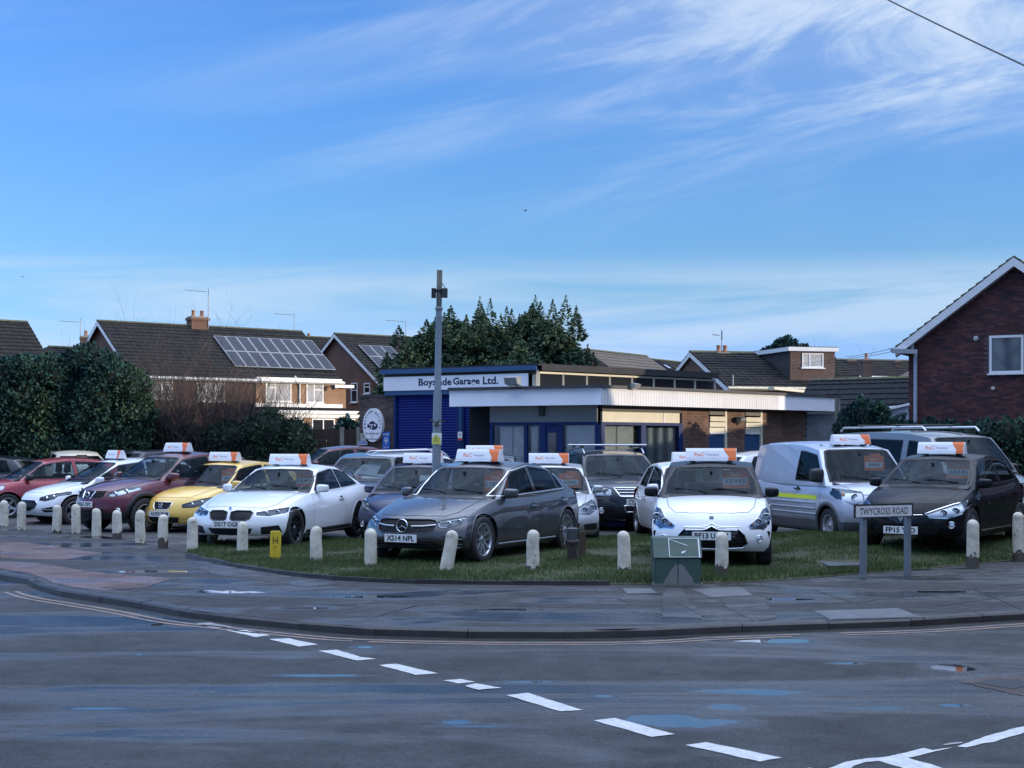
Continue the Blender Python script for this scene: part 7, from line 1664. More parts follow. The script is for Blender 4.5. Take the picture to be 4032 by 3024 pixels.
brick_wall(rh, R0, R0 + dRr * umax, .9, zAp, BRR, None, 300, inside=lambda u, z, w: z + .03 < gz(max(u - w / 2, 0)) and z + .03 < gz(u + w / 2), hole=hole)
wn = window(rh, wa_ + b3(nRr, 0) * .0, Vector((dRr.x, dRr.y, 0)), ub - ua, wb_.z - wa_.z, Vector((nRr.x, nRr.y, 0)), fw=.075, proud=.05, back=mat('window_reflecting', (.05, .07, .09), .05, spec=1, coat=1))
# roof verge: barge, soffit and stepped tiles along the rake
for s, name in ((0, 'l'), (1, 'r')):
    uE, uM = (-.36, uA) if s == 0 else (2 * uA + .36, uA); zEe = zE - .36 * (zAp - zE) / uA
    a = v3_(uE, zEe + .10, -.28); b = v3_(uM, zAp + .10, -.28); m = MB(); dn = Vector((0, 0, -.27)); th = b3(nRr, 0) * .03
    m.add([a, b, b + dn, a + dn, a - th * -1, b + th, b + dn + th, a + dn + th], [(0, 1, 2, 3), (7, 6, 5, 4), (0, 4, 5, 1), (3, 2, 6, 7)], M_WHITEP); m.build('bargeboard', rh)
    m = MB(); m.add([a + dn, b + dn, v3_(uM, (b + dn).z, .0), v3_(uE, (a + dn).z, .0)], [(0, 1, 2, 3)], M_WHITEP); m.build('soffit', rh, recalc=False)
    n_ = 16; 
    for i in range(n_):
        p = a.lerp(b, i / n_); q = a.lerp(b, (i + 1.12) / n_); m = MB(); up = Vector((0, 0, 1)); off_ = -b3(nRr, 0) * 8.4
        lo, hi = .09, .035; m.add([p + up * .0 + th, q + th, q + up * hi + th, p + up * lo + th, p + off_, q + off_, q + up * hi + off_, p + up * lo + off_], [(0, 1, 2, 3), (3, 2, 6, 7), (0, 3, 7, 4), (4, 7, 6, 5)], mat('verge_tile', (.07, .065, .05), .85, color2=(.10, .10, .05), vscale=2, bump=.5)); m.build('roof_tile_row', rh)
m = MB(); g0 = v3_(-.42, zEe + .02, -.46); m.tube([g0, g0 - b3(nRr, 0) * 8.8], .07, M_GUTG, 8); m.bar(g0 + Vector((0, 0, -.01)), v3_(.35, zEe - .03, -.32), .12, .14, M_GUTG); m.build('gutter', rh)
c0 = on_wall(3595, 1372, R0, Rx) + b3(nRr, 0) * .12; x1_ = on_wall(3607, 1400, R0, Rx) + b3(nRr, 0) * .10
m = MB(); m.tube([c0 + Vector((-.0, 0, .12)), c0, c0 + Vector((.02, 0, -.12)), x1_ + Vector((0, 0, .05)), x1_ + Vector((.0, 0, -.1)), (x1_.x, x1_.y, .5)], .062, mat('pipe_grey', (.33, .37, .43), .4, var=.1), 10); m.build('drain_pipe', rh)
for (px, py, r_) in ((3843, 1333, .085), (3910, 1530, .065)): q = on_wall(px, py, R0, Rx); m = MB(); m.lathe([(0, .05), (r_ * .6, .055), (r_, .03), (r_ * 1.05, 0)], mat('vent_grey', (.40, .40, .39), .6, var=.2), 16, Matrix.Translation(q) @ Matrix.Rotation(math.atan2(dRr.y, dRr.x), 4, 'Z') @ Matrix.Rotation(PI / 2, 4, 'X')); m.build('wall_vent', rh)

# ------------------------------------------------------------------ houses out of the frame to the right and behind the camera: the right row is added to shade the forecourt, the rear pair stands in reflections
house('side_road_house', 'unseen brick house added to shade the forecourt, nearest of the row', Vector((16.2, 27.6)), Vector((16.2, 2)), 8, 5.5, 8.3, M_BRR, over=.3, group='added houses that shade the forecourt')
house('side_road_house', 'unseen brick house added to shade the forecourt, farthest of the row', Vector((17.2, 42.8)), Vector((17.2, 35.9)), 7, 5.4, 7.8, M_BRR, over=.1, group='added houses that shade the forecourt')
house('side_road_garage', 'unseen low block added between the shade houses, letting sun reach the fascia', Vector((16.8, 35.6)), Vector((16.8, 28.1)), 6, 3.6, 4.35, M_BRR, over=.1)  # added low block, its height set to pass sun to the canopy fascia
house('opposite_house', 'pale brick house behind the camera, left of the pair across the road', Vector((-2, -16)), Vector((-14, -16)), 8, 5.0, 7.7, M_BRL, over=.3, group='houses across the road')
house('opposite_house', 'dark brick house behind the camera, right of the pair across the road', Vector((13, -17)), Vector((2, -17)), 8, 5.0, 7.7, M_BRA, over=.3, group='houses across the road')

# ------------------------------------------------------------------ fence
fn = thing('panel_fence', 'dark brown panel fence with pale concrete posts left of the garage', 'fence'); Yf = 43.0
posts = [1135, 1223, 1347, 1412]; FB = mat('fence_brown', (.045, .028, .024), .85, var=.35, vscale=2, stretch=(6, 1, .5)); CP = mat('concrete_post', (.24, .24, .22), .9, var=.2, vscale=4)
for x in posts: m = MB(); m.box((X_(x, Yf) - .06, Yf - .06, 0), (X_(x, Yf) + .06, Yf + .06, zz(1688, Yf) + .05), CP); m.build('post', fn)
for a, b in zip(posts[:-1], posts[1:]):
    xa_, xb_ = X_(a, Yf) + .06, X_(b, Yf) - .06; nb2 = max(1, int((xb_ - xa_) / .12)); k = MB()
    k.box((0, 0, .1), ((xb_ - xa_) / nb2 * .96, .02, zz(1690, Yf)), FB); me = k.mesh('board')
    for i in range(nb2): inst('board', me, fn, TM((xa_ + (xb_ - xa_) * i / nb2, Yf + (.012 if i % 2 else 0), random.uniform(-.01, .01))))

# ------------------------------------------------------------------ plants
def leaf_mats(pre, cols, rough=.6): return [mat(pre + '_%s' % 'abcd'[i], c, rough, var=.25, vscale=2, spec=.12) for i, c in enumerate(cols)]
CONF = leaf_mats('conifer_leaf', [(.045, .082, .055), (.065, .108, .062), (.115, .14, .07)], .8); HEDG = leaf_mats('hedge_leaf', [(.020, .052, .048), (.030, .072, .056), (.052, .098, .062)], .85)
TWIG = mat('twig_bark', (.10, .075, .065), .9, var=.3, vscale=6); BARK = mat('bark', (.06, .045, .035), .95, var=.3, vscale=5, bump=.5)
def cards(name, C_, D, U, S, mats_, parent=None, seed=0, aspect=.42, droop=.0):
    """one small pointed leaf spray per row: centre C_, direction D, side U, size S (numpy)"""
    rng = np.random.default_rng(seed); n = len(C_); S_ = S[:, None]
    v = np.zeros((n, 4, 3)); v[:, 0] = C_ - D * S_ * .5; v[:, 1] = C_ + U * S_ * aspect; v[:, 2] = C_ + D * S_ * .6; v[:, 3] = C_ - U * S_ * aspect
    v[:, 2, 2] -= S * droop
    me = bpy.data.meshes.new(name); me.from_pydata(v.reshape(-1, 3).tolist(), [], np.arange(n * 4).reshape(-1, 4).tolist())
    for m_ in mats_: me.materials.append(m_)
    me.polygons.foreach_set('material_index', rng.choice(len(mats_), n, p=[.45, .37, .18] if len(mats_) == 3 else None).astype(np.int32)); me.update()
    o = bpy.data.objects.new(name, me); link(o, parent); return o
def unit(a): return a / np.maximum(np.linalg.norm(a, axis=1, keepdims=True), 1e-9)
def conifer(label, base, h, rad, n, seed, mats_=CONF, group=None, top=.9, size=.26, name='conifer_tree', cat='conifer', leader=0, aspect=.42):
    rng = np.random.default_rng(seed); o = thing(name, label, cat, base, 0, group); t = MB(); t.tube([(0, 0, 0), (.05, 0, h * .5), (0, 0, h)], [rad * .07, rad * .04, .012], BARK, 8); t.build('trunk', o)
    # boughs: whorls of rising limbs with drooping tips; sprays sit along each bough
    nb = int(n / 42); z = h * (.04 + .94 * rng.uniform(0, 1, nb) ** .85); a = rng.uniform(0, 2 * PI, nb); R = rad * np.power(np.clip(1 - z / h, 0, 1), top) * rng.uniform(.72, 1.18, nb) + .06
    C_ = []; D = []; U = []; S = []
    for i in range(nb):
        m_ = 42; tt = rng.uniform(.25, 1, m_) ** .7; r = R[i] * tt; rise = R[i] * .32 * np.sin(tt * 2.2)
        jit = rng.normal(0, .055 + .06 * R[i] * (1 - tt)[:, None] * .5, (m_, 3)); ca, sa = math.cos(a[i]), math.sin(a[i])
        p = np.stack([r * ca, r * sa, z[i] + rise], 1) + jit; d_ = unit(np.stack([np.full(m_, ca), np.full(m_, sa), np.full(m_, .45) - .5 * tt], 1) + rng.normal(0, .38, (m_, 3)))
        u_ = unit(np.cross(d_, rng.normal(0, 1, (m_, 3)))); C_.append(p); D.append(d_); U.append(u_); S.append(np.full(m_, size) * rng.uniform(.6, 1.3, m_) * (.55 + .6 * min(1, R[i] / rad)))
    if leader:
        # slim leading shoots above the crown
        for k in range(leader):
            x, y = rng.normal(0, rad * .34, 2) if k else (0, 0); z0 = h * (.93 if k else .97); L_ = rng.uniform(.8, 1.5); m_ = 260; t_ = rng.uniform(0, 1, m_); aa = rng.uniform(0, 2 * PI, m_); rr = .50 * (1 - t_) ** 1.1 * rng.uniform(.3, 1, m_)
            p = np.stack([x + rr * np.cos(aa), y + rr * np.sin(aa), z0 + L_ * t_ + .25 * rr], 1); d_ = unit(np.stack([np.cos(aa), np.sin(aa), np.full(m_, .5)], 1)); u_ = unit(np.cross(d_, rng.normal(0, 1, (m_, 3))))
            C_.append(p); D.append(d_); U.append(u_); S.append(.07 + .12 * (1 - t_)); 
    cards('crown', np.concatenate(C_), np.concatenate(D), np.concatenate(U), np.concatenate(S), mats_, o, seed, aspect, .15); return o
# the leylandii clump behind the garage
GRP = 'conifers of the clump behind the garage'
desc = ['leftmost and lowest conifer of the clump behind the garage', 'second conifer from the left, just left of the lamp post', 'conifer directly behind the lamp post top', 'conifer in the middle of the clump with two thin leaders', 'lower conifer filling the dip right of the middle', 'tallest conifer of the clump, with three leaders', 'conifer right of the tallest, top leaning right', 'rightmost conifer sloping down to the brown roof', 'short conifer at the front left of the clump', 'short broad conifer in front under the tallest']
for i, (px, py, Y_, rad, n, ld) in enumerate([(1600, 1345, 53, 2.0, 11000, 1), (1680, 1225, 54, 2.3, 13000, 2), (1775, 1172, 55, 2.4, 14000, 2), (1895, 1185, 54.5, 2.4, 14000, 2), (1995, 1235, 54, 2.3, 12000, 2), (2095, 1160, 55, 2.5, 15000, 3), (2180, 1215, 54, 2.3, 13000, 2), (2262, 1345, 53.5, 1.7, 10000, 1), (1650, 1400, 51.5, 2.0, 9000, 0), (2050, 1320, 52.0, 2.6, 13000, 0)]):
    b_ = at(px, py, Y_); conifer(desc[i], (b_.x, b_.y, 0), b_.z - .95, rad * 1.1, int(n * 1.9), 20 + i, group=GRP, top=.52, leader=ld * 2 + 1, size=.19, aspect=.26)
def blob(label, boxes, n, seed, mats_, name='hedge', cat='hedge', size=.13, group=None, stems=0, kind=None):
    """leafy mass made of ellipsoid lumps: (x,y,z,rx,ry,rz)"""
    rng = np.random.default_rng(seed); x0, y0 = boxes[0][0], boxes[0][1]; o = thing(name, label, cat, (x0, y0, 0), 0, group)
    B_ = np.array(boxes, float); vol = B_[:, 3] * B_[:, 5] * B_[:, 4] ** .5; idx = rng.choice(len(B_), n, p=vol / vol.sum()); d_ = unit(rng.normal(0, 1, (n, 3))); r = rng.uniform(.70, 1.06, n) + .10 * np.sin(d_[:, 0] * 7 + idx) * np.sin(d_[:, 2] * 8 + idx * 2)
    C_ = B_[idx, :3] + d_ * B_[idx, 3:] * r[:, None] - np.array([x0, y0, 0]); C_[:, 2] = np.maximum(C_[:, 2], .03); dr_ = unit(d_ + rng.normal(0, .6, (n, 3)) + np.array([0, 0, .25])); u_ = unit(np.cross(dr_, rng.normal(0, 1, (n, 3))))
    cards('foliage', C_, dr_, u_, size * rng.uniform(.6, 1.35, n), mats_, o, seed, .38); t = MB()
    for b in boxes[::max(1, len(boxes) // 4)]: t.tube([(b[0] - x0, b[1] - y0, 0), (b[0] - x0 + .1, b[1] - y0, max(.3, b[2] * .9))], [.06, .025], BARK, 6)
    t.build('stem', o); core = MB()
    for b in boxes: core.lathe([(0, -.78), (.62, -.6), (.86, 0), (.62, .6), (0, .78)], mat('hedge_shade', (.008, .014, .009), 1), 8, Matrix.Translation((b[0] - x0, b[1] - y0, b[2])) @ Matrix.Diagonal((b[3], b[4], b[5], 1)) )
    core.build('shade_core', o); return o  # near-black solid cores stand in for the shade deep in the foliage
# tall evergreen hedge on the left: three plants
rnd = random.Random(5)
def lumps(pxs, Y_, rx=1.0, ry=.9, low=.2):
    out = []
    for px, py in pxs:
        top_ = at(px, py, Y_); z = top_.z - .45
        while z > low: out.append((top_.x + rnd.uniform(-.15, .15), Y_ + rnd.uniform(-.25, .25), z, rx * rnd.uniform(.8, 1.15), ry, .62 * rnd.uniform(.8, 1.2))); z -= .7
    return out
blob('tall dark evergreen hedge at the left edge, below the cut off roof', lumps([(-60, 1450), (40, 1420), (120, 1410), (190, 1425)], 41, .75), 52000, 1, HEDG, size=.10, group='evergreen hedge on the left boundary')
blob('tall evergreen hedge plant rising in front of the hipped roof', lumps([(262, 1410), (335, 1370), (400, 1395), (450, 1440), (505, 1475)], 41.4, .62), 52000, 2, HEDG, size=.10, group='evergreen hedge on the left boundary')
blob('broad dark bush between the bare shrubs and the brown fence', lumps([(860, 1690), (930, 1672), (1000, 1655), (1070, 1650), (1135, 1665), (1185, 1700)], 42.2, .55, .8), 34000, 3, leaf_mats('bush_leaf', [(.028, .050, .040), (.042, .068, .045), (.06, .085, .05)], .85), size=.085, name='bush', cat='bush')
blob('low dark undergrowth below the bare shrubs', lumps([(560, 1655), (640, 1668), (720, 1680), (800, 1700)], 42.6, .6, .8), 18000, 4, leaf_mats('undergrowth_leaf', [(.045, .042, .040), (.06, .052, .045), (.05, .065, .045)]), size=.12, name='bush', cat='bush')
blob('small green bush showing above the brown fence', lumps([(1350, 1672), (1390, 1668)], 46, .4, .5, 1.2), 3500, 6, HEDG, size=.12, name='bush', cat='bush')
blob('privet bush right of the weathered timber post', lumps([(3330, 1640), (3375, 1608), (3430, 1632)], 35.5, .38, .6), 15000, 7, HEDG, size=.10, name='bush', cat='bush')
blob('clipped hedge along the foot of the brick gable', lumps([(3450, 1680), (3500, 1672), (3560, 1668), (3620, 1672), (3680, 1678), (3750, 1675), (3830, 1682), (3900, 1668), (3970, 1660), (4050, 1655)], 38.5, .40, .6), 22000, 8, HEDG, size=.10)
for (px, py, Y_, w_, lb, sd) in ((3092, 1332, 98, 2.0, 'round dark tree behind the flat roofed dormer', 31), ):
    q = at(px, py, Y_); blob(lb, [(q.x + dx_, Y_, q.z - dz_, rx_, 1.4, rz_) for dx_, dz_, rx_, rz_ in ((0, .7, .9, .8), (-.9, 1.3, .8, .8), (.95, 1.3, .85, .9), (0, 1.9, 1.5, 1.1), (-1.2, 2.4, .9, .9), (1.35, 2.4, .8, .9), (.2, 3.4, 1.5, 1.3))], 14000, sd, HEDG, name='evergreen_tree', cat='tree', size=.22)
q = at(3232, 1372, 102); conifer('small pointed fir behind the far brick gable', (q.x, q.y, 0), q.z, 2.0, 5000, 41, HEDG, size=.4, top=1.0)
q = at(3195, 1425, 100); conifer('low fir left of the far brick gable', (q.x, q.y, 0), q.z, 2.0, 4000, 42, HEDG, size=.4, top=.8)
def bare(label, base, h, spread, seed, n0=5, depth=4, r0=.05, name='bare_shrub', cat='shrub', group=None, lean=(0, 0), m=None):
    rnd_ = random.Random(seed); o = thing(name, label, cat, base, 0, group); t = MB(); tw = MB(); m = m or TWIG
    def grow(p, d, L_, r, k):
        pts = [p]; q = p; dd = d.copy()
        for i in range(3): dd = (dd + Vector((rnd_.gauss(0, .14), rnd_.gauss(0, .14), rnd_.gauss(.03, .1)))).normalized(); q = q + dd * L_ / 3; pts.append(q)
        (t if k < 2 else tw).tube(pts, [r, r * .85, r * .7, r * .5], m, 5 if k < 2 else 3, False)
        if k >= depth: return
        for j in range(rnd_.choice((2, 3, 3))): 
            s = rnd_.choice(pts[1:]); ax = Vector((rnd_.gauss(0, spread), rnd_.gauss(0, spread), rnd_.uniform(.25, .9))); grow(s, (dd * .7 + ax).normalized(), L_ * rnd_.uniform(.55, .85), r * .55, k + 1)
    for i in range(n0):
        a = 2 * PI * i / n0 + rnd_.uniform(-.3, .3); grow(Vector((.12 * math.cos(a), .12 * math.sin(a), 0)), Vector((math.cos(a) * spread * .6 + lean[0], math.sin(a) * spread * .6 + lean[1], 1)).normalized(), h * .42, r0, 0)
    t.build('trunk', o, recalc=False); tw.build('twigs', o, recalc=False)['kind'] = 'stuff'; return o
BSG = 'bare shrubs in front of the solar panel house'
for i, (px, Y_, h, lb) in enumerate([(470, 42.5, 3.3, 'bare twiggy shrub at the right end of the tall evergreen hedge'), (560, 43, 3.4, 'bare shrub under the left corner of the long roof'), (655, 42.6, 3.7, 'bare shrub in front of the first upstairs window'), (745, 43.2, 3.6, 'bare shrub between the two left upstairs windows'), (840, 42.8, 3.4, 'tangled bare shrub in front of the second upstairs window'), (925, 43, 3.5, 'bare shrub at the left side of the buff wall'), (1010, 43.4, 2.9, 'bare leaning shrub whose branch crosses the buff wall window')]):
    bare(lb, (X_(px, Y_), Y_, 0), h * 1.22, .5, 60 + i, 12, 5, .040, group=BSG, lean=(.25, 0) if i == 6 else (0, 0), m=TWIG if i % 2 else mat('twig_dark', (.05, .04, .038), .9))
q = at(965, 1228, 98); bare('leafless tree behind the ridge of the solar panel house', (q.x, q.y, 3.5), q.z - 3.9, .55, 81, 9, 4, .07, 'bare_tree', 'tree', m=mat('twig_pale', (.16, .13, .10), .9)); q = at(1283, 1335, 110); bare('small leafless tree between the two left houses', (q.x, q.y, 3), q.z - 3.3, .5, 82, 6, 3, .06, 'bare_tree', 'tree', m=mat('twig_pale', ()))
q = at(3300, 1380, 104); bare('leafless tree behind the far brick gable', (q.x, q.y, 3), q.z - 3.2, .8, 83, 8, 4, .06, 'bare_tree', 'tree', m=mat('twig_pale', ()))
q = at(260, 1350, 70); bare('bare saplings behind the tall evergreen hedge', (q.x, q.y, 2), q.z - 2.1, .5, 84, 5, 3, .04, 'bare_tree', 'tree')
bare('large bare tree behind the camera to the left, mirrored in the gable window', (-18.5, -2, 0), 15, .5, 91, 5, 5, .30, 'bare_tree', 'tree', m=mat('twig_dark', (.05, .04, .038), .9))
# ------------------------------------------------------------------ street furniture
M_BOLL = None
def bollard_mat():
    m = bpy.data.materials.new('bollard_paint'); m.use_nodes = True; nt = m.node_tree; N = nt.nodes.new; L = nt.links.new; b = nt.nodes['Principled BSDF']; b.inputs['Roughness'].default_value = .7
    tc = N('ShaderNodeTexCoord'); oi = N('ShaderNodeObjectInfo'); sep = N('ShaderNodeSeparateXYZ'); L(tc.outputs['Object'], sep.inputs[0])
    off = N('ShaderNodeVectorMath'); off.operation = 'ADD'; sc = N('ShaderNodeVectorMath'); sc.operation = 'SCALE'; sc.inputs[0].default_value = (13, 7, 5); L(oi.outputs['Random'], sc.inputs['Scale']); L(tc.outputs['Object'], off.inputs[0]); L(sc.outputs[0], off.inputs[1])
    n1_ = N('ShaderNodeTexNoise'); n1_.inputs['Scale'].default_value = 7; n1_.inputs['Detail'].default_value = 6; n1_.inputs['Roughness'].default_value = .7; L(off.outputs[0], n1_.inputs['Vector'])
    n2_ = N('ShaderNodeTexNoise'); n2_.inputs['Scale'].default_value = 16; n2_.inputs['Detail'].default_value = 5; L(off.outputs[0], n2_.inputs['Vector'])
    col = N('ShaderNodeValToRGB'); e = col.color_ramp.elements; e[0].position = .30; e[0].color = (.26, .235, .18, 1); e[1].position = .62; e[1].color = (.66, .61, .50, 1); x = e.new(.42); x.color = (.50, .46, .37, 1); L(n1_.outputs[0], col.inputs[0])
    # bare concrete where paint has flaked at the foot and in chips
    a = N('ShaderNodeMath'); a.operation = 'MULTIPLY_ADD'; L(n2_.outputs[0], a.inputs[0]); a.inputs[1].default_value = .30; L(sep.outputs[2], a.inputs[2])
    th = N('ShaderNodeMapRange'); L(oi.outputs['Random'], th.inputs[0]); th.inputs[3].default_value = .06; th.inputs[4].default_value = .30
    lt = N('ShaderNodeMath'); lt.operation = 'LESS_THAN'; L(a.outputs[0], lt.inputs[0]); L(th.outputs[0], lt.inputs[1])
    ch = N('ShaderNodeMath'); ch.operation = 'GREATER_THAN'; L(n2_.outputs[0], ch.inputs[0]); ch.inputs[1].default_value = .70
    mx_ = N('ShaderNodeMath'); mx_.operation = 'MAXIMUM'; L(lt.outputs[0], mx_.inputs[0]); L(ch.outputs[0], mx_.inputs[1])
    mix = N('ShaderNodeMix'); mix.data_type = 'RGBA'; L(mx_.outputs[0], mix.inputs[0]); L(col.outputs[0], mix.inputs[6]); mix.inputs[7].default_value = (.075, .062, .048, 1); L(mix.outputs[2], b.inputs['Base Color'])
    bp = N('ShaderNodeBump'); bp.inputs['Strength'].default_value = .6; bp.inputs['Distance'].default_value = .006; L(n2_.outputs[0], bp.inputs['Height']); L(bp.outputs[0], b.inputs['Normal']); return m
M_BOLL = bollard_mat()
BL = ['at the left edge of the picture in front of the red car', 'second from the left edge, by the pointed lamp car number plate', 'in front of the white hatchback front wheel', 'covering the left end of the maroon crossover number plate', 'under the maroon crossover bumper, right of its plate', 'between the maroon crossover and the yellow car', 'in front of the yellow car left lamp', 'covering the end of the yellow car number plate', 'standing at the pavement tip of the grass, left of the white coupe',
      'in front of the white coupe left grille half', 'covering the end of the white coupe number plate', 'on the grass by the white coupe front wheel', 'on the grass at the left corner of the graphite hatchback', 'leaning to the right in front of the graphite hatchback bumper', 'on the grass in front of the graphite car sill', 'on the grass left of the green cabinet', 'right of the green cabinet, covering the white car number plate', 'on the grass in front of the black hatchback door', 'at the right edge of the picture beside the black hatchback']
for i, (px, pt, pb, g) in enumerate(BOLL):
    p = gp(px, pb, .04 if g else 0.0); h = (pb - pt) * p.y / F; rnd_ = random.Random(i); R0_ = 25.5 * p.y / F if i > 11 else [17, 17.5, 18, 19, 18.5, 18.5, 20, 19.5, 21, 22, 22, 24][i] * p.y / F
    R0_ = min(.085, max(.066, R0_)); m = MB(); prof = [(R0_ * 1.06, -.06), (R0_ * 1.04, h * .3), (R0_ * 1.0, h * .7), (R0_ * .98, h - R0_ * .95)]
    for k in range(1, 7): t = k / 6 * PI / 2; prof.append((R0_ * .98 * math.cos(t), h - R0_ * .95 + R0_ * .95 * math.sin(t)))
    m.lathe(prof, M_BOLL, 20); o = m.build('bollard'); 
    for v in o.data.vertices: v.co.x += .004 * math.sin(v.co.z * 19 + i); v.co.y += .004 * math.sin(v.co.z * 23 + 2 * i)
    o.location = p; o.rotation_euler = (rnd_.uniform(-.03, .03), rnd_.uniform(-.02, .02), rnd_.uniform(0, 6))
    if i == 13: o.rotation_euler = (0, .17, .0)
    tag(o, 'white bollard ' + BL[i], 'bollard', 'white concrete bollards round the forecourt')
# yellow hydrant marker
YEL = mat('marker_yellow', (.62, .44, .02), .5, var=.15, vscale=8, bump=.3)
p = gp(1083, 2203, .04); hy = thing('hydrant_marker', 'yellow fire hydrant marker post with a black H on the grass', 'hydrant marker', p, .22); h = 112 * p.y / F
m = MB(); m.prism([(-.078, -.05), (.078, -.05), (.078, h - .02), (.06, h), (-.06, h), (-.078, h - .02)], -.05, .05, YEL, Matrix.Rotation(.03, 4, 'Y')); m.build('marker_post', hy)
for (xx, zz_, w_, h_) in ((-.03, h * .68, .012, .10), (.03, h * .68, .012, .10), (0, h * .68, .05, .014), (0, h * .47, .04, .008)): m = MB(); m.box((xx - w_ / 2, -.0535, zz_ - h_ / 2), (xx + w_ / 2, -.0515, zz_ + h_ / 2), INK); m.build('marker_letter', hy)
# broken cast iron service post with wooden stump
p = gp(2253, 2225, .04); so2 = thing('service_post', 'broken dark iron service post with a cupped top on the grass', 'post', p); IR = mat('rusty_iron', (.03, .028, .03), .6, color2=(.07, .045, .035), vscale=7, metal=.3, bump=.5)
m = MB(); m.box((-.068, -.07, -.05), (.068, .07, .30), IR); m.build('post_body', so2); m = MB(); m.lathe([(.07, .26), (.10, .32), (.09, .36), (.06, .36)], IR, 12); m.build('collar', so2)
m = MB(); m.lathe([(.05, .34), (.075, .38), (.068, .49), (.082, .515), (.078, .525), (.05, .52), (.045, .40)], mat('galvanised_grey', (.17, .18, .20), .5, metal=.5, var=.3), 14); m.build('cup', so2)
m = MB(); m.box((-.125, -.07, .27), (-.085, .02, .52), IR, Matrix.Rotation(-.1, 4, 'Y')); m.build('broken_hood', so2)
p2 = gp(2289, 2215, .04); m = MB(); m.box((-.04, -.05, -.05), (.04, .05, .45), mat('old_brown_wood', (.06, .042, .03), .95, var=.4, vscale=6, stretch=(1, 1, .2), bump=.5)); o = m.build('wooden_stump'); o.location = p2; o.rotation_euler = (0, .03, .2); tag(o, 'rotten brown wooden stump right of the iron service post', 'post')
# green cable cabinet
p = gp(2668, 2306, .0); cb = thing('cable_cabinet', 'green street cable cabinet with a sloping lid and a taped sleeve', 'cabinet', p, .02); w_ = 182 * p.y / F; h = 186 * p.y / F
GRN = mat('cabinet_green', (.035, .075, .060), .55, color2=(.055, .095, .075), vscale=5); hw_ = w_ / 2
def peel_mat():
    m = bpy.data.materials.new('cabinet_peeling'); m.use_nodes = True; nt = m.node_tree; N = nt.nodes.new; L = nt.links.new; b = nt.nodes['Principled BSDF']; b.inputs['Roughness'].default_value = .55
    tc = N('ShaderNodeTexCoord'); sep = N('ShaderNodeSeparateXYZ'); L(tc.outputs['Object'], sep.inputs[0]); n = N('ShaderNodeTexNoise'); n.inputs['Scale'].default_value = 6; n.inputs['Detail'].default_value = 6; L(tc.outputs['Object'], n.inputs['Vector'])
    # bare patch: low hump a little right of the middle
    sx = N('ShaderNodeMath'); sx.operation = 'SUBTRACT'; L(sep.outputs[0], sx.inputs[0]); sx.inputs[1].default_value = .02; s2 = N('ShaderNodeMath'); s2.operation = 'POWER'; ab = N('ShaderNodeMath'); ab.operation = 'ABSOLUTE'; L(sx.outputs[0], ab.inputs[0]); L(ab.outputs[0], s2.inputs[0]); s2.inputs[1].default_value = 2
    f = N('ShaderNodeMath'); f.operation = 'MULTIPLY_ADD'; L(s2.outputs[0], f.inputs[0]); f.inputs[1].default_value = 6.0; L(sep.outputs[2], f.inputs[2]); g = N('ShaderNodeMath'); g.operation = 'MULTIPLY_ADD'; L(n.outputs[0], g.inputs[0]); g.inputs[1].default_value = .22; L(f.outputs[0], g.inputs[2])
    lt = N('ShaderNodeMath'); lt.operation = 'LESS_THAN'; L(g.outputs[0], lt.inputs[0]); lt.inputs[1].default_value = .36; mix = N('ShaderNodeMix'); mix.data_type = 'RGBA'; L(lt.outputs[0], mix.inputs[0]); mix.inputs[6].default_value = (.035, .075, .060, 1); mix.inputs[7].default_value = (.17, .17, .165, 1); L(mix.outputs[2], b.inputs['Base Color']); return m
PEEL = peel_mat(); zb = h * .60
m = MB(); m.box((-hw_, -.02, 0), (hw_, .30, zb), GRN); m.build('cabinet_body', cb); m = MB(); m.box((-hw_ + .012, -.034, .03), (-.006, -.021, zb - .02), PEEL); m.build('door', cb); m = MB(); m.box((.006, -.034, .03), (hw_ - .012, -.021, zb - .02), PEEL); m.build('door', cb)
m = MB(); m.prism([(-.05, zb), (.31, zb), (.31, h + .01), (.20, h + .01), (.10, h)], -hw_ - .012, hw_ + .012, GRN, axis='x'); m.build('lid', cb)
sl_ = lambda t: Vector((0, -.05 + .15 * t - .004, zb + (h - zb) * t)); TAPE = mat('white_tape', (.60, .62, .62), .4); m = MB(); x0_, x1_ = -.10 * w_ / .55, .26 * w_ / .55
nsl = Vector((0, -(h - zb), .15)).normalized() * .004
for (xa_, xb_, ta, tb_) in ((x0_ - .004, x0_ + .006, 0.02, .98), (x1_ - .012, x1_ + .006, -.0, .99), (x0_, x1_, .96, .985), (x0_, x1_, .02, .035)): m.add([sl_(ta) + Vector((xa_, 0, 0)) + nsl, sl_(ta) + Vector((xb_, 0, 0)) + nsl, sl_(tb_) + Vector((xb_, 0, 0)) + nsl, sl_(tb_) + Vector((xa_, 0, 0)) + nsl], [(0, 1, 2, 3)], TAPE)
m.add([sl_(.2) + Vector((.04, 0, 0)) + nsl, sl_(.24) + Vector((.08, 0, 0)) + nsl, sl_(.36) + Vector((.11, 0, 0)) + nsl, sl_(.3) + Vector((.05, 0, 0)) + nsl], [(0, 1, 2, 3)], TAPE); m.add([sl_(.95) + Vector((x0_, 0, 0)) + nsl, sl_(.93) + Vector((x0_, 0, 0)) + nsl, sl_(.6) + Vector((.12, 0, 0)) + nsl, sl_(.62) + Vector((.13, 0, 0)) + nsl], [(0, 1, 2, 3)], TAPE)
m.build('taped_sleeve', cb, recalc=False); m = MB(); m.box((-hw_ - .02, -.04, 0), (hw_ + .02, .32, .03), mat('concrete_base', (.15, .145, .13), .9, var=.3)); m.build('plinth', cb)
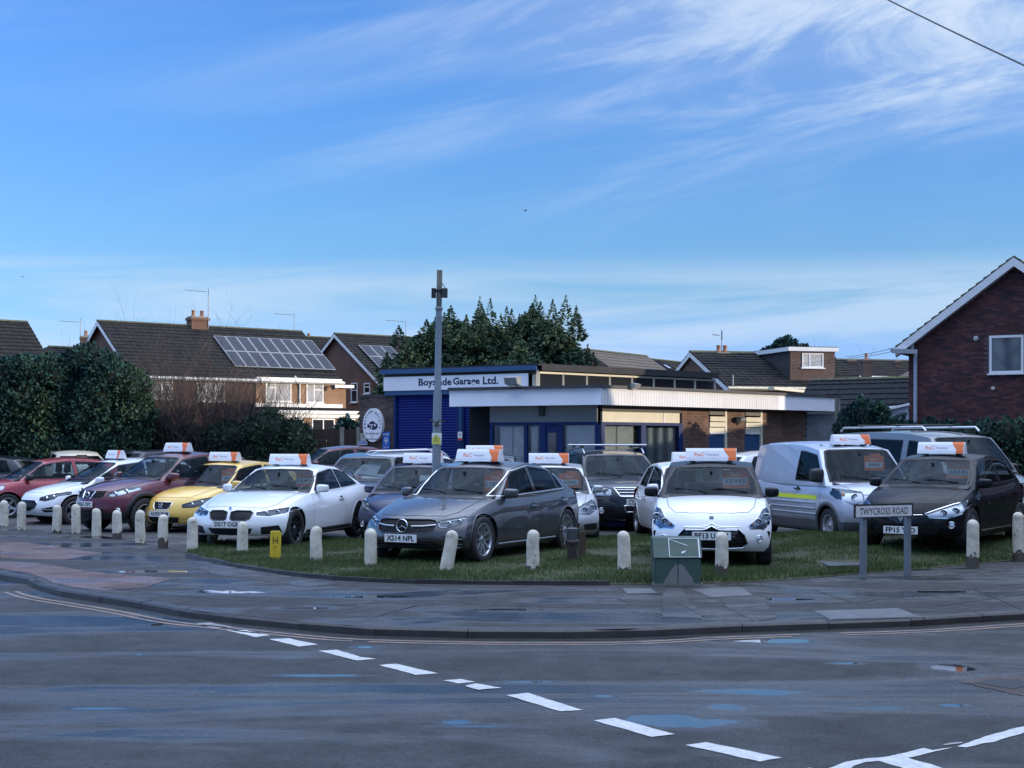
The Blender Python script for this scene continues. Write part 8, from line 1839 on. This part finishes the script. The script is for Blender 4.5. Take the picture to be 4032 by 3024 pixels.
# street name sign
pa, pb = gp(3399, 2266, .03), gp(3573, 2257, .03); sn = thing('street_name_sign', 'white Twycross Road street name sign on two grey posts', 'street sign', pa, math.atan2(pb.y - pa.y, pb.x - pa.x)); D_ = (pb - pa).length; POSTG = mat('post_galvanised', (.20, .23, .26), .5, metal=.4, var=.15)
zt_s = H - (1988 - HY) * pa.y / F - pa.z; zb_s = H - (2037 - HY) * pa.y / F - pa.z
for x in (0, D_): m = MB(); m.box((x - .036, -.03, -.05), (x + .036, .03, zt_s - .03), POSTG); m.build('post', sn)
xL = -(3399 - 3345) * pa.y / F; xR = xL + (3638 - 3345) * pa.y / F
m = MB(); m.box((xL - .008, -.052, zb_s - .008), (xR + .008, -.031, zt_s + .012), mat('sign_back_black', (.02, .02, .022), .5)); m.build('sign_frame', sn)
m = MB(); m.box((xL + .012, -.056, zb_s + .006), (xR - .02, -.053, zt_s - .012), mat('sign_plate_white', (.60, .60, .60), .4, var=.05)); pl_ = m.build('sign_plate', sn)
text('TWYCROSS ROAD', (zt_s - zb_s) * .56, pl_, Matrix.Translation(((xL + xR) / 2 - .004, -.0575, (zt_s + zb_s) / 2 - .004)), width=(xR - xL) * .84, mtl=INK, bold=.004)
# lamp post without lantern
bp_ = Vector(((1713 - CX) * 25.0 / F, 25.0, 0)); zt_p = H - (1064 - HY) * 25.0 / F; lp = thing('lamp_post', 'tall grey lamp column without a lantern, rising before the name board', 'lamp post', bp_); lean_ = Matrix.Rotation(math.atan2((1731 - 1713) * 25 / F, zt_p), 4, 'Y')
LPM = mat('column_grey', (.17, .20, .24), .5, metal=.35, color2=(.23, .26, .29), vscale=3); m = MB(); L3 = zt_p
m.lathe([(.075, 0), (.072, L3 * .55), (.058, L3 * .56), (.052, L3 * .86)], LPM, 18, lean_); m.build('column', lp); m = MB(); m.lathe([(.046, L3 * .86), (.048, L3), (.0, L3)], mat('weathered_stub', (.10, .10, .085), .8, var=.3, vscale=8), 16, lean_); m.build('top_stub', lp)
m = MB(); zc_ = H - (1150 - HY) * 25 / F; m.box((-.13, -.07, zc_ - .10), (-.055, .06, zc_ + .06), BLACK, lean_); m.box((.05, -.08, zc_ - .09), (.14, .08, zc_ + .06), mat('box_dark_green', (.035, .04, .035), .7), lean_); m.build('control_box', lp)
m = MB(); m.lathe([(.06, zc_ + .0), (.062, zc_ + .02), (.06, zc_ + .04)], BLACK, 14, lean_); zk = H - (1222 - HY) * 25 / F; m.lathe([(.058, zk), (.064, zk + .01), (.064, zk + .05), (.058, zk + .06)], mat('clamp_grey', (.25, .25, .26), .5, metal=.6), 14, lean_); m.build('band', lp)
m = MB(); m.tube([lean_ @ Vector((.045, 0, L3 - .22)), lean_ @ Vector((.10, 0, L3 - .30)), lean_ @ Vector((.13, 0, L3 - .42)), lean_ @ Vector((.11, 0, zc_ + .05))], .008, BLACK, 6); m.build('cable', lp)
zk = H - (1662 - HY) * 25 / F; m = MB(); m.lathe([(.072, zk - .06), (.082, zk - .05), (.082, zk - .03), (.072, zk - .02)], mat('clamp_grey', ()), 14, lean_)
for a_ in (0, 2.2, 3.6, 5): m.bar(lean_ @ Vector((.07 * math.cos(a_), .07 * math.sin(a_), zk)), lean_ @ Vector((.13 * math.cos(a_), .13 * math.sin(a_), zk + .03)), .02, .03, mat('clamp_dark', (.06, .05, .045), .7))
m.box((-.035, -.10, zk - .07), (.03, -.07, zk), mat('clamp_dark', ()), lean_); m.build('bracket_clamp', lp)
zk0, zk1 = H - (1752 - HY) * 25 / F, H - (1705 - HY) * 25 / F; pl2 = MB(); pl2.lathe([(.080, zk0), (.086, zk0 + .02), (.086, zk1 - .02), (.080, zk1)], mat('placard_white', (.62, .64, .58), .5), 14, lean_, arc=(-PI * .93, -PI * .07)); pc2 = pl2.build('placard', lp, recalc=False)
pl2 = MB(); pl2.lathe([(.0875, zk0 + .012), (.0875, zk0 + .13)], mat('placard_yellow', (.62, .58, .10), .5), 12, lean_, arc=(-PI * .85, -PI * .25)); pl2.build('yellow_panel', pc2, recalc=False)
tri = MB(); c_ = lean_ @ Vector((-.012, -.0895, zk0 + .15)); tri.add([c_ + Vector((-.034, 0, -.025)), c_ + Vector((.034, 0, -.025)), c_ + Vector((0, 0, .04))], [(0, 1, 2)], mat('placard_yellow', ())); tri.add([c_ + Vector((-.010, -.001, -.018)), c_ + Vector((.008, -.001, -.018)), c_ + Vector((0, -.001, .018))], [(0, 1, 2)], INK); tri.build('warning_triangle', pc2, recalc=False)
text('CCTV IN', .016, pc2, lean_ @ Matrix.Translation((-.01, -.0895, zk0 + .10)), width=.075, mtl=INK); text('OPERATION', .016, pc2, lean_ @ Matrix.Translation((-.01, -.0895, zk0 + .072)), width=.09, mtl=INK)
# cables against the sky
def wire(label, a, b, r, sag):
    m = MB(); pts = []
    for k in range(25): t = k / 24; p = Vector(a).lerp(Vector(b), t); p.z -= sag * 4 * t * (1 - t); pts.append(p)
    m.tube(pts, r, mat('cable_black', (.05, .055, .065), .6), 5); tag(m.build('overhead_cable'), label, 'cable')
wire('thick overhead cable crossing the top right corner', at(3380, -60, 22), at(4300, 380, 15), .011, .02); wire('upper of two thin cables behind the gable gutter', at(3330, 1404, 80), at(3600, 1345, 52), .012, .1); wire('lower of two thin cables behind the gable gutter', at(3345, 1408, 80), at(3600, 1360, 52), .012, .1)
def bird(label, px, py, Y_, s, rz):
    p = at(px, py, Y_); o = thing('bird', label, 'bird', p, rz, 'birds in the sky'); BK = mat('bird_dark', (.03, .03, .035), .8); m = MB(); m.lathe([(0, -.16), (.03, -.10), (.045, 0), (.03, .09), (.018, .13), (0, .17)], BK, 8, Matrix.Scale(s, 4) @ Matrix.Rotation(PI / 2, 4, 'Y')); m.build('body', o)
    for sg in (1, -1): m = MB(); m.add([Vector(v) * s for v in ((.07, sg * .03, .02), (-.05, sg * .03, .02), (-.04, sg * .2, .10), (.06, sg * .2, .11), (-.08, sg * .42, .04))], [(0, 1, 2, 3), (3, 2, 4)], BK); m.build('wing', o, recalc=False)
bird('small dark bird high over the middle of the sky', 2068, 830, 60, .5, .7); bird('small dark bird low in the sky at the left edge', 90, 1090, 70, .5, 2.2)

# ------------------------------------------------------------------ the cars
def put(spec, X, Y, yaw, z, label, cat='car', sign=None, board=None, **k):
    c = build_car(spec); place_car(c, X, Y, yaw, z, label, cat)
    if sign: roof_sign(c, 'white roof sign with orange arrow on the ' + sign, **k)
    if board: price_board(c, board[0], board[1], **(board[2] if len(board) > 2 else {}))
    return c
CM = put(S_MERC, -.53, 22.35, -117.5, .07, 'graphite grey five door hatchback with a star badge, plate XS14 NPL', sign='graphite hatchback', board=('orange price card in the graphite hatchback windscreen', '£18995', dict(y=.42, z=.45)))
def badge_star(c, z, r, m=CHROME):
    x = c['fx'](0, z) + .012; o = c['root']; b = MB(); R = Matrix.Translation((x, 0, z)) @ Matrix.Rotation(PI / 2, 4, 'Y'); b.lathe([(r * .86, 0), (r * .93, .02), (r, 0)], m, 28, R); b.lathe([(0, -.006), (r * .86, -.006)], GLOSSBLK, 24, R, smooth=False)
    for k in range(3):
        a = PI / 2 + 2 * PI * k / 3; t = Vector((.012, r * .88 * math.cos(a), r * .88 * math.sin(a))); s1 = Vector((0, r * .13 * math.cos(a + PI / 2), r * .13 * math.sin(a + PI / 2))); cc = Vector((x, 0, z)); b.add([cc + s1, cc + t - Vector((.008, 0, 0)), cc - s1, cc + Vector((.018, 0, 0))], [(0, 1, 3), (1, 2, 3)], m)
    b.build('star_badge', o, recalc=False)
def badge_disc(c, z, r, m1, m2, x=None, tilt=0.0, name='round_badge'):
    x = x or c['fx'](0, z) + .006; b = MB(); R = Matrix.Translation((x, 0, z)) @ Matrix.Rotation(PI / 2 - tilt, 4, 'Y'); b.lathe([(0, .006), (r * .75, .006)], m2, 20, R, smooth=False); b.lathe([(r * .75, .006), (r * .8, .009), (r, .007), (r, -.01)], m1, 24, R); return b.build(name, c['root'], recalc=False)
def badge_poly(c, z, polys, m, name, y=0.0, th=.02):
    x = c['fx'](y, z) + .004; b = MB()
    for pl, mm in polys: b.prism([(p[0], p[1] + z) for p in pl], x + (.003 if mm is not m else 0), x + th + (.002 if mm is not m else 0), mm, axis='x')
    return b.build(name, c['root'])
c = CM; badge_star(c, .545, .095)
badge_disc(c, .775, .022, CHROME, CHROME, name='bonnet_badge') if 0 else None
c = put(S_BMW, -4.03, 26.2, -105.5, 0.02, 'white two door coupe with twin kidney grille, plate starting DS17', sign='white coupe', board=('orange price card in the white coupe windscreen', '15495', dict(y=.40, z=.5))); badge_disc(c, .675, .036, CHROME, mat('badge_blue', (.02, .12, .5), .3), tilt=.7)
c = put(S_IBIZA, -5.92, 30.47, -119.0, -.04, 'yellow hatchback with a small trapezoid grille, plate starting AO59', sign='yellow hatchback', board=('orange price card in the yellow hatchback windscreen', '3995', dict(y=.36, z=.42)))
badge_poly(c, .577, [([(-.055, .04), (.035, .04), (.055, .02), (.055, .0), (-.02, .0), (-.02, -.012), (.055, -.012), (.055, -.045), (-.035, -.045), (-.055, -.028), (-.055, -.01), (.02, -.01), (.02, .005), (-.055, .005)], CHROME)], CHROME, 'letter_badge')
c = put(S_QASH, -7.08, 30.61, -128.5, -.02, 'maroon crossover with black lower cladding, plate ending 3 OPC'); badge_disc(c, .765, .058, CHROME, GLOSSBLK); roof_sign(c, 'white roof sign with orange arrow on the maroon crossover', x=-.15)
put(S_FOCUS, -8.92, 33.2, -142.0, -.03, 'white hatchback with narrow pointed lamps, left of the maroon crossover', sign='white hatchback left of the maroon crossover')
S_RED = hatch(L=3.98, W=1.72, H=1.48, WB=2.49, paint=P_RED, lv=1, mirror=dict(m=BLACK)); put(S_RED, -11.26, 35.68, -146.8, -.03, 'bright red hatchback with black mirrors at the left edge')
S_DK1 = hatch(paint=P_DBLUE, lv=1); put(S_DK1, -14.3, 39.4, 170, .0, 'dark blue hatchback cut off by the left edge, behind the red one')
S_COUPE['tail_lamp'] = None
put(S_COUPE, -12.1, 40.3, 118, .2, 'cream white rounded coupe seen from behind, near the tall hedge')
S_DK2 = hatch(name='estate_car', L=4.5, paint=P_DBLUE, lv=1, gh=dict(rtop=(-1.6, 1.40), rbase=(-2.0, 1.0))); put(S_DK2, -8.8, 39.6, 40, .16, 'dark blue estate behind the maroon crossover roof')
c = put(S_MPV, -3.12, 32.3, -98, -.03, 'dark slate people carrier behind the white coupe boot')
c = put(S_BLUE, -1.63, 27.69, -102.2, -.04, 'navy blue hatchback between the white coupe and the graphite car', sign='navy blue hatchback', board=('orange price card in the navy hatchback windscreen', '3495', dict(y=.40, z=.5)))
S_FBUR = hatch(paint=P_MAROON, lv=1); put(S_FBUR, -4.7, 38.8, -160, .25, 'small burgundy hatchback by the brown fence')
S_EST = hatch(name='estate_car', L=4.5, W=1.77, H=1.50, paint=P_SILVER, rails=ALLOY, lv=1, gh=dict(rtop=(-1.55, 1.42), rbase=(-2.1, 1.0))); put(S_EST, -1.8, 32.9, 14, .12, 'silver estate with roof rails side on behind the lamp post')
S_EST2 = hatch(name='estate_car', L=4.5, W=1.77, H=1.53, paint=P_SILVER, rails=ALLOY, lv=1); put(S_EST2, -.4, 32.4, 190, .02, 'second silver estate hidden behind the first, in front of the shutters') if 0 else None
S_BK = hatch(paint=P_DBLUE, lv=1); put(S_BK, -.55, 29.6, -92, .10, 'dark hatchback hidden behind the graphite car roof', sign='dark hatchback behind the graphite one')
c = put(S_SILVER, .68, 27.2, -90.1, -.04, 'silver hatchback behind the graphite car tail', sign='silver hatchback', board=('orange price card in the silver hatchback windscreen', '4295', dict(y=.38, z=.42)))
c = put(S_TOUA, 2.11, 31.4, -80, -.08, 'large dark blue four by four with a silver roof rack, plate starting CY')
rk_ = thing('roof_rack', 'pair of silver cross bars on the dark blue four by four', 'roof rack'); rk_.matrix_world = c['M']
for x_ in (.05, -.75):
    m = MB(); m.tube([(x_, -.78, 1.80), (x_, .78, 1.80)], .018, mat('rack_silver', (.62, .63, .64), .35, metal=.5), 8); m.build('cross_bar', rk_)
    for sg in (1, -1): m = MB(); m.box((x_ - .04, sg * .64 - .03, 1.74), (x_ + .04, sg * .64 + .03, 1.79), BLACK); m.build('bar_foot', rk_)
S_WS = hatch(paint=P_WHITE, L=4.0, W=1.70, H=1.46, wr=.30); c = put(S_WS, 3.33, 27.3, -85.0, -.02, 'small white hatchback half hidden behind the black roofed white car', sign='small half hidden white hatchback')
c = put(S_DS3, 2.95, 21.75, -97.6, .07, 'white supermini with black roof and mirrors, plate starting BF13', sign='white car with a black roof', board=('orange price card in the black roofed white car', '£5995', dict(y=.36, z=.52)))
badge_poly(c, .675, [([(-.028, .03), (.028, .03), (.028, -.035), (-.028, -.035)], mat('badge_grey', (.45, .47, .52), .3, metal=.5))], mat('badge_grey', ()), 'square_badge', th=.006)
S_PK = hatch(paint=P_SILVER, lv=1); put(S_PK, 6.3, 34.0, 20, .15, 'pale silver hatchback glimpsed left of the panel van')
c = put(S_VAN, 6.11, 27.61, -75.0, -.02, 'silver panel van with a yellow side stripe and grey lower cladding', cat='van', sign='silver panel van', board=('orange price card in the silver van windscreen', '3995', dict(y=.33, z=.55)))
# fluorescent stripe and ribs on the van side, ribs on its roof
YS = mat('fluorescent_yellow', (.62, .72, .03), .45)
for sg in (1, -1):
    m = MB(); ribbon(m, c['bvh'], [(-.92, .80), (.93, .80)], 'y', .075, .004, YS, side=sg); m.build('yellow_stripe', c['root'], recalc=False)
    m = MB(); 
    for z_ in (.50, .60, .70): ribbon(m, c['bvh'], [(-.95, z_), (.90, z_)], 'y', .045, .010, P_VAN, side=sg, thick=1)
    m.build('side_rib', c['root'], recalc=False)
m = MB()
for y_ in (-.5, -.3, -.1, .1, .3, .5): ribbon(m, c['gvh'], [(-1.85, y_), (.35, y_)], 'z', .06, .014, P_VAN, thick=1)
m.build('roof_rib', c['root'], recalc=False); h_ = c['gvh'].ray_cast(Vector((.55, -.1, 4)), Vector((0, 0, -1)))[0]; m = MB(); m.tube([h_, h_ + Vector((-.14, 0, .30))], [.006, .003], BLACK, 6); m.lathe([(.025, 0), (.015, .03), (0, .035)], BLACK, 10, Matrix.Translation(h_)); m.build('aerial', c['root'])
c = put(S_GVAN, 8.45, 29.6, -66.5, .08, 'dark grey camper van with roof bars behind the silver panel van', cat='van')
rk_ = thing('roof_bars', 'long silver roof rails on the dark grey van', 'roof rack'); rk_.matrix_world = c['M']
for sg in (1, -1): m = MB(); m.tube([(-2.1, sg * .66, 1.93), (-2.0, sg * .66, 2.0), (.55, sg * .66, 2.0), (.65, sg * .66, 1.92)], .022, mat('rack_silver', ()), 8); m.build('rail', rk_)
for x_ in (-1.4, -.2): m = MB(); m.tube([(x_, -.74, 2.04), (x_, .74, 2.04)], .02, BLACK, 8); m.build('cross_bar', rk_)
c = put(S_CLIO, 6.88, 23.4, -124.0, .17, 'black five door hatchback with a chrome diamond badge, plate FP15 YSD', sign='black hatchback', board=('orange price card in the black hatchback windscreen', '£6245', dict(y=.34, z=.55)))
badge_poly(c, .53, [([(0, .105), (.062, 0), (0, -.105), (-.062, 0)], CHROME), ([(0, .05), (.024, 0), (0, -.05), (-.024, 0)], GLOSSBLK)], CHROME, 'diamond_badge', th=.024)
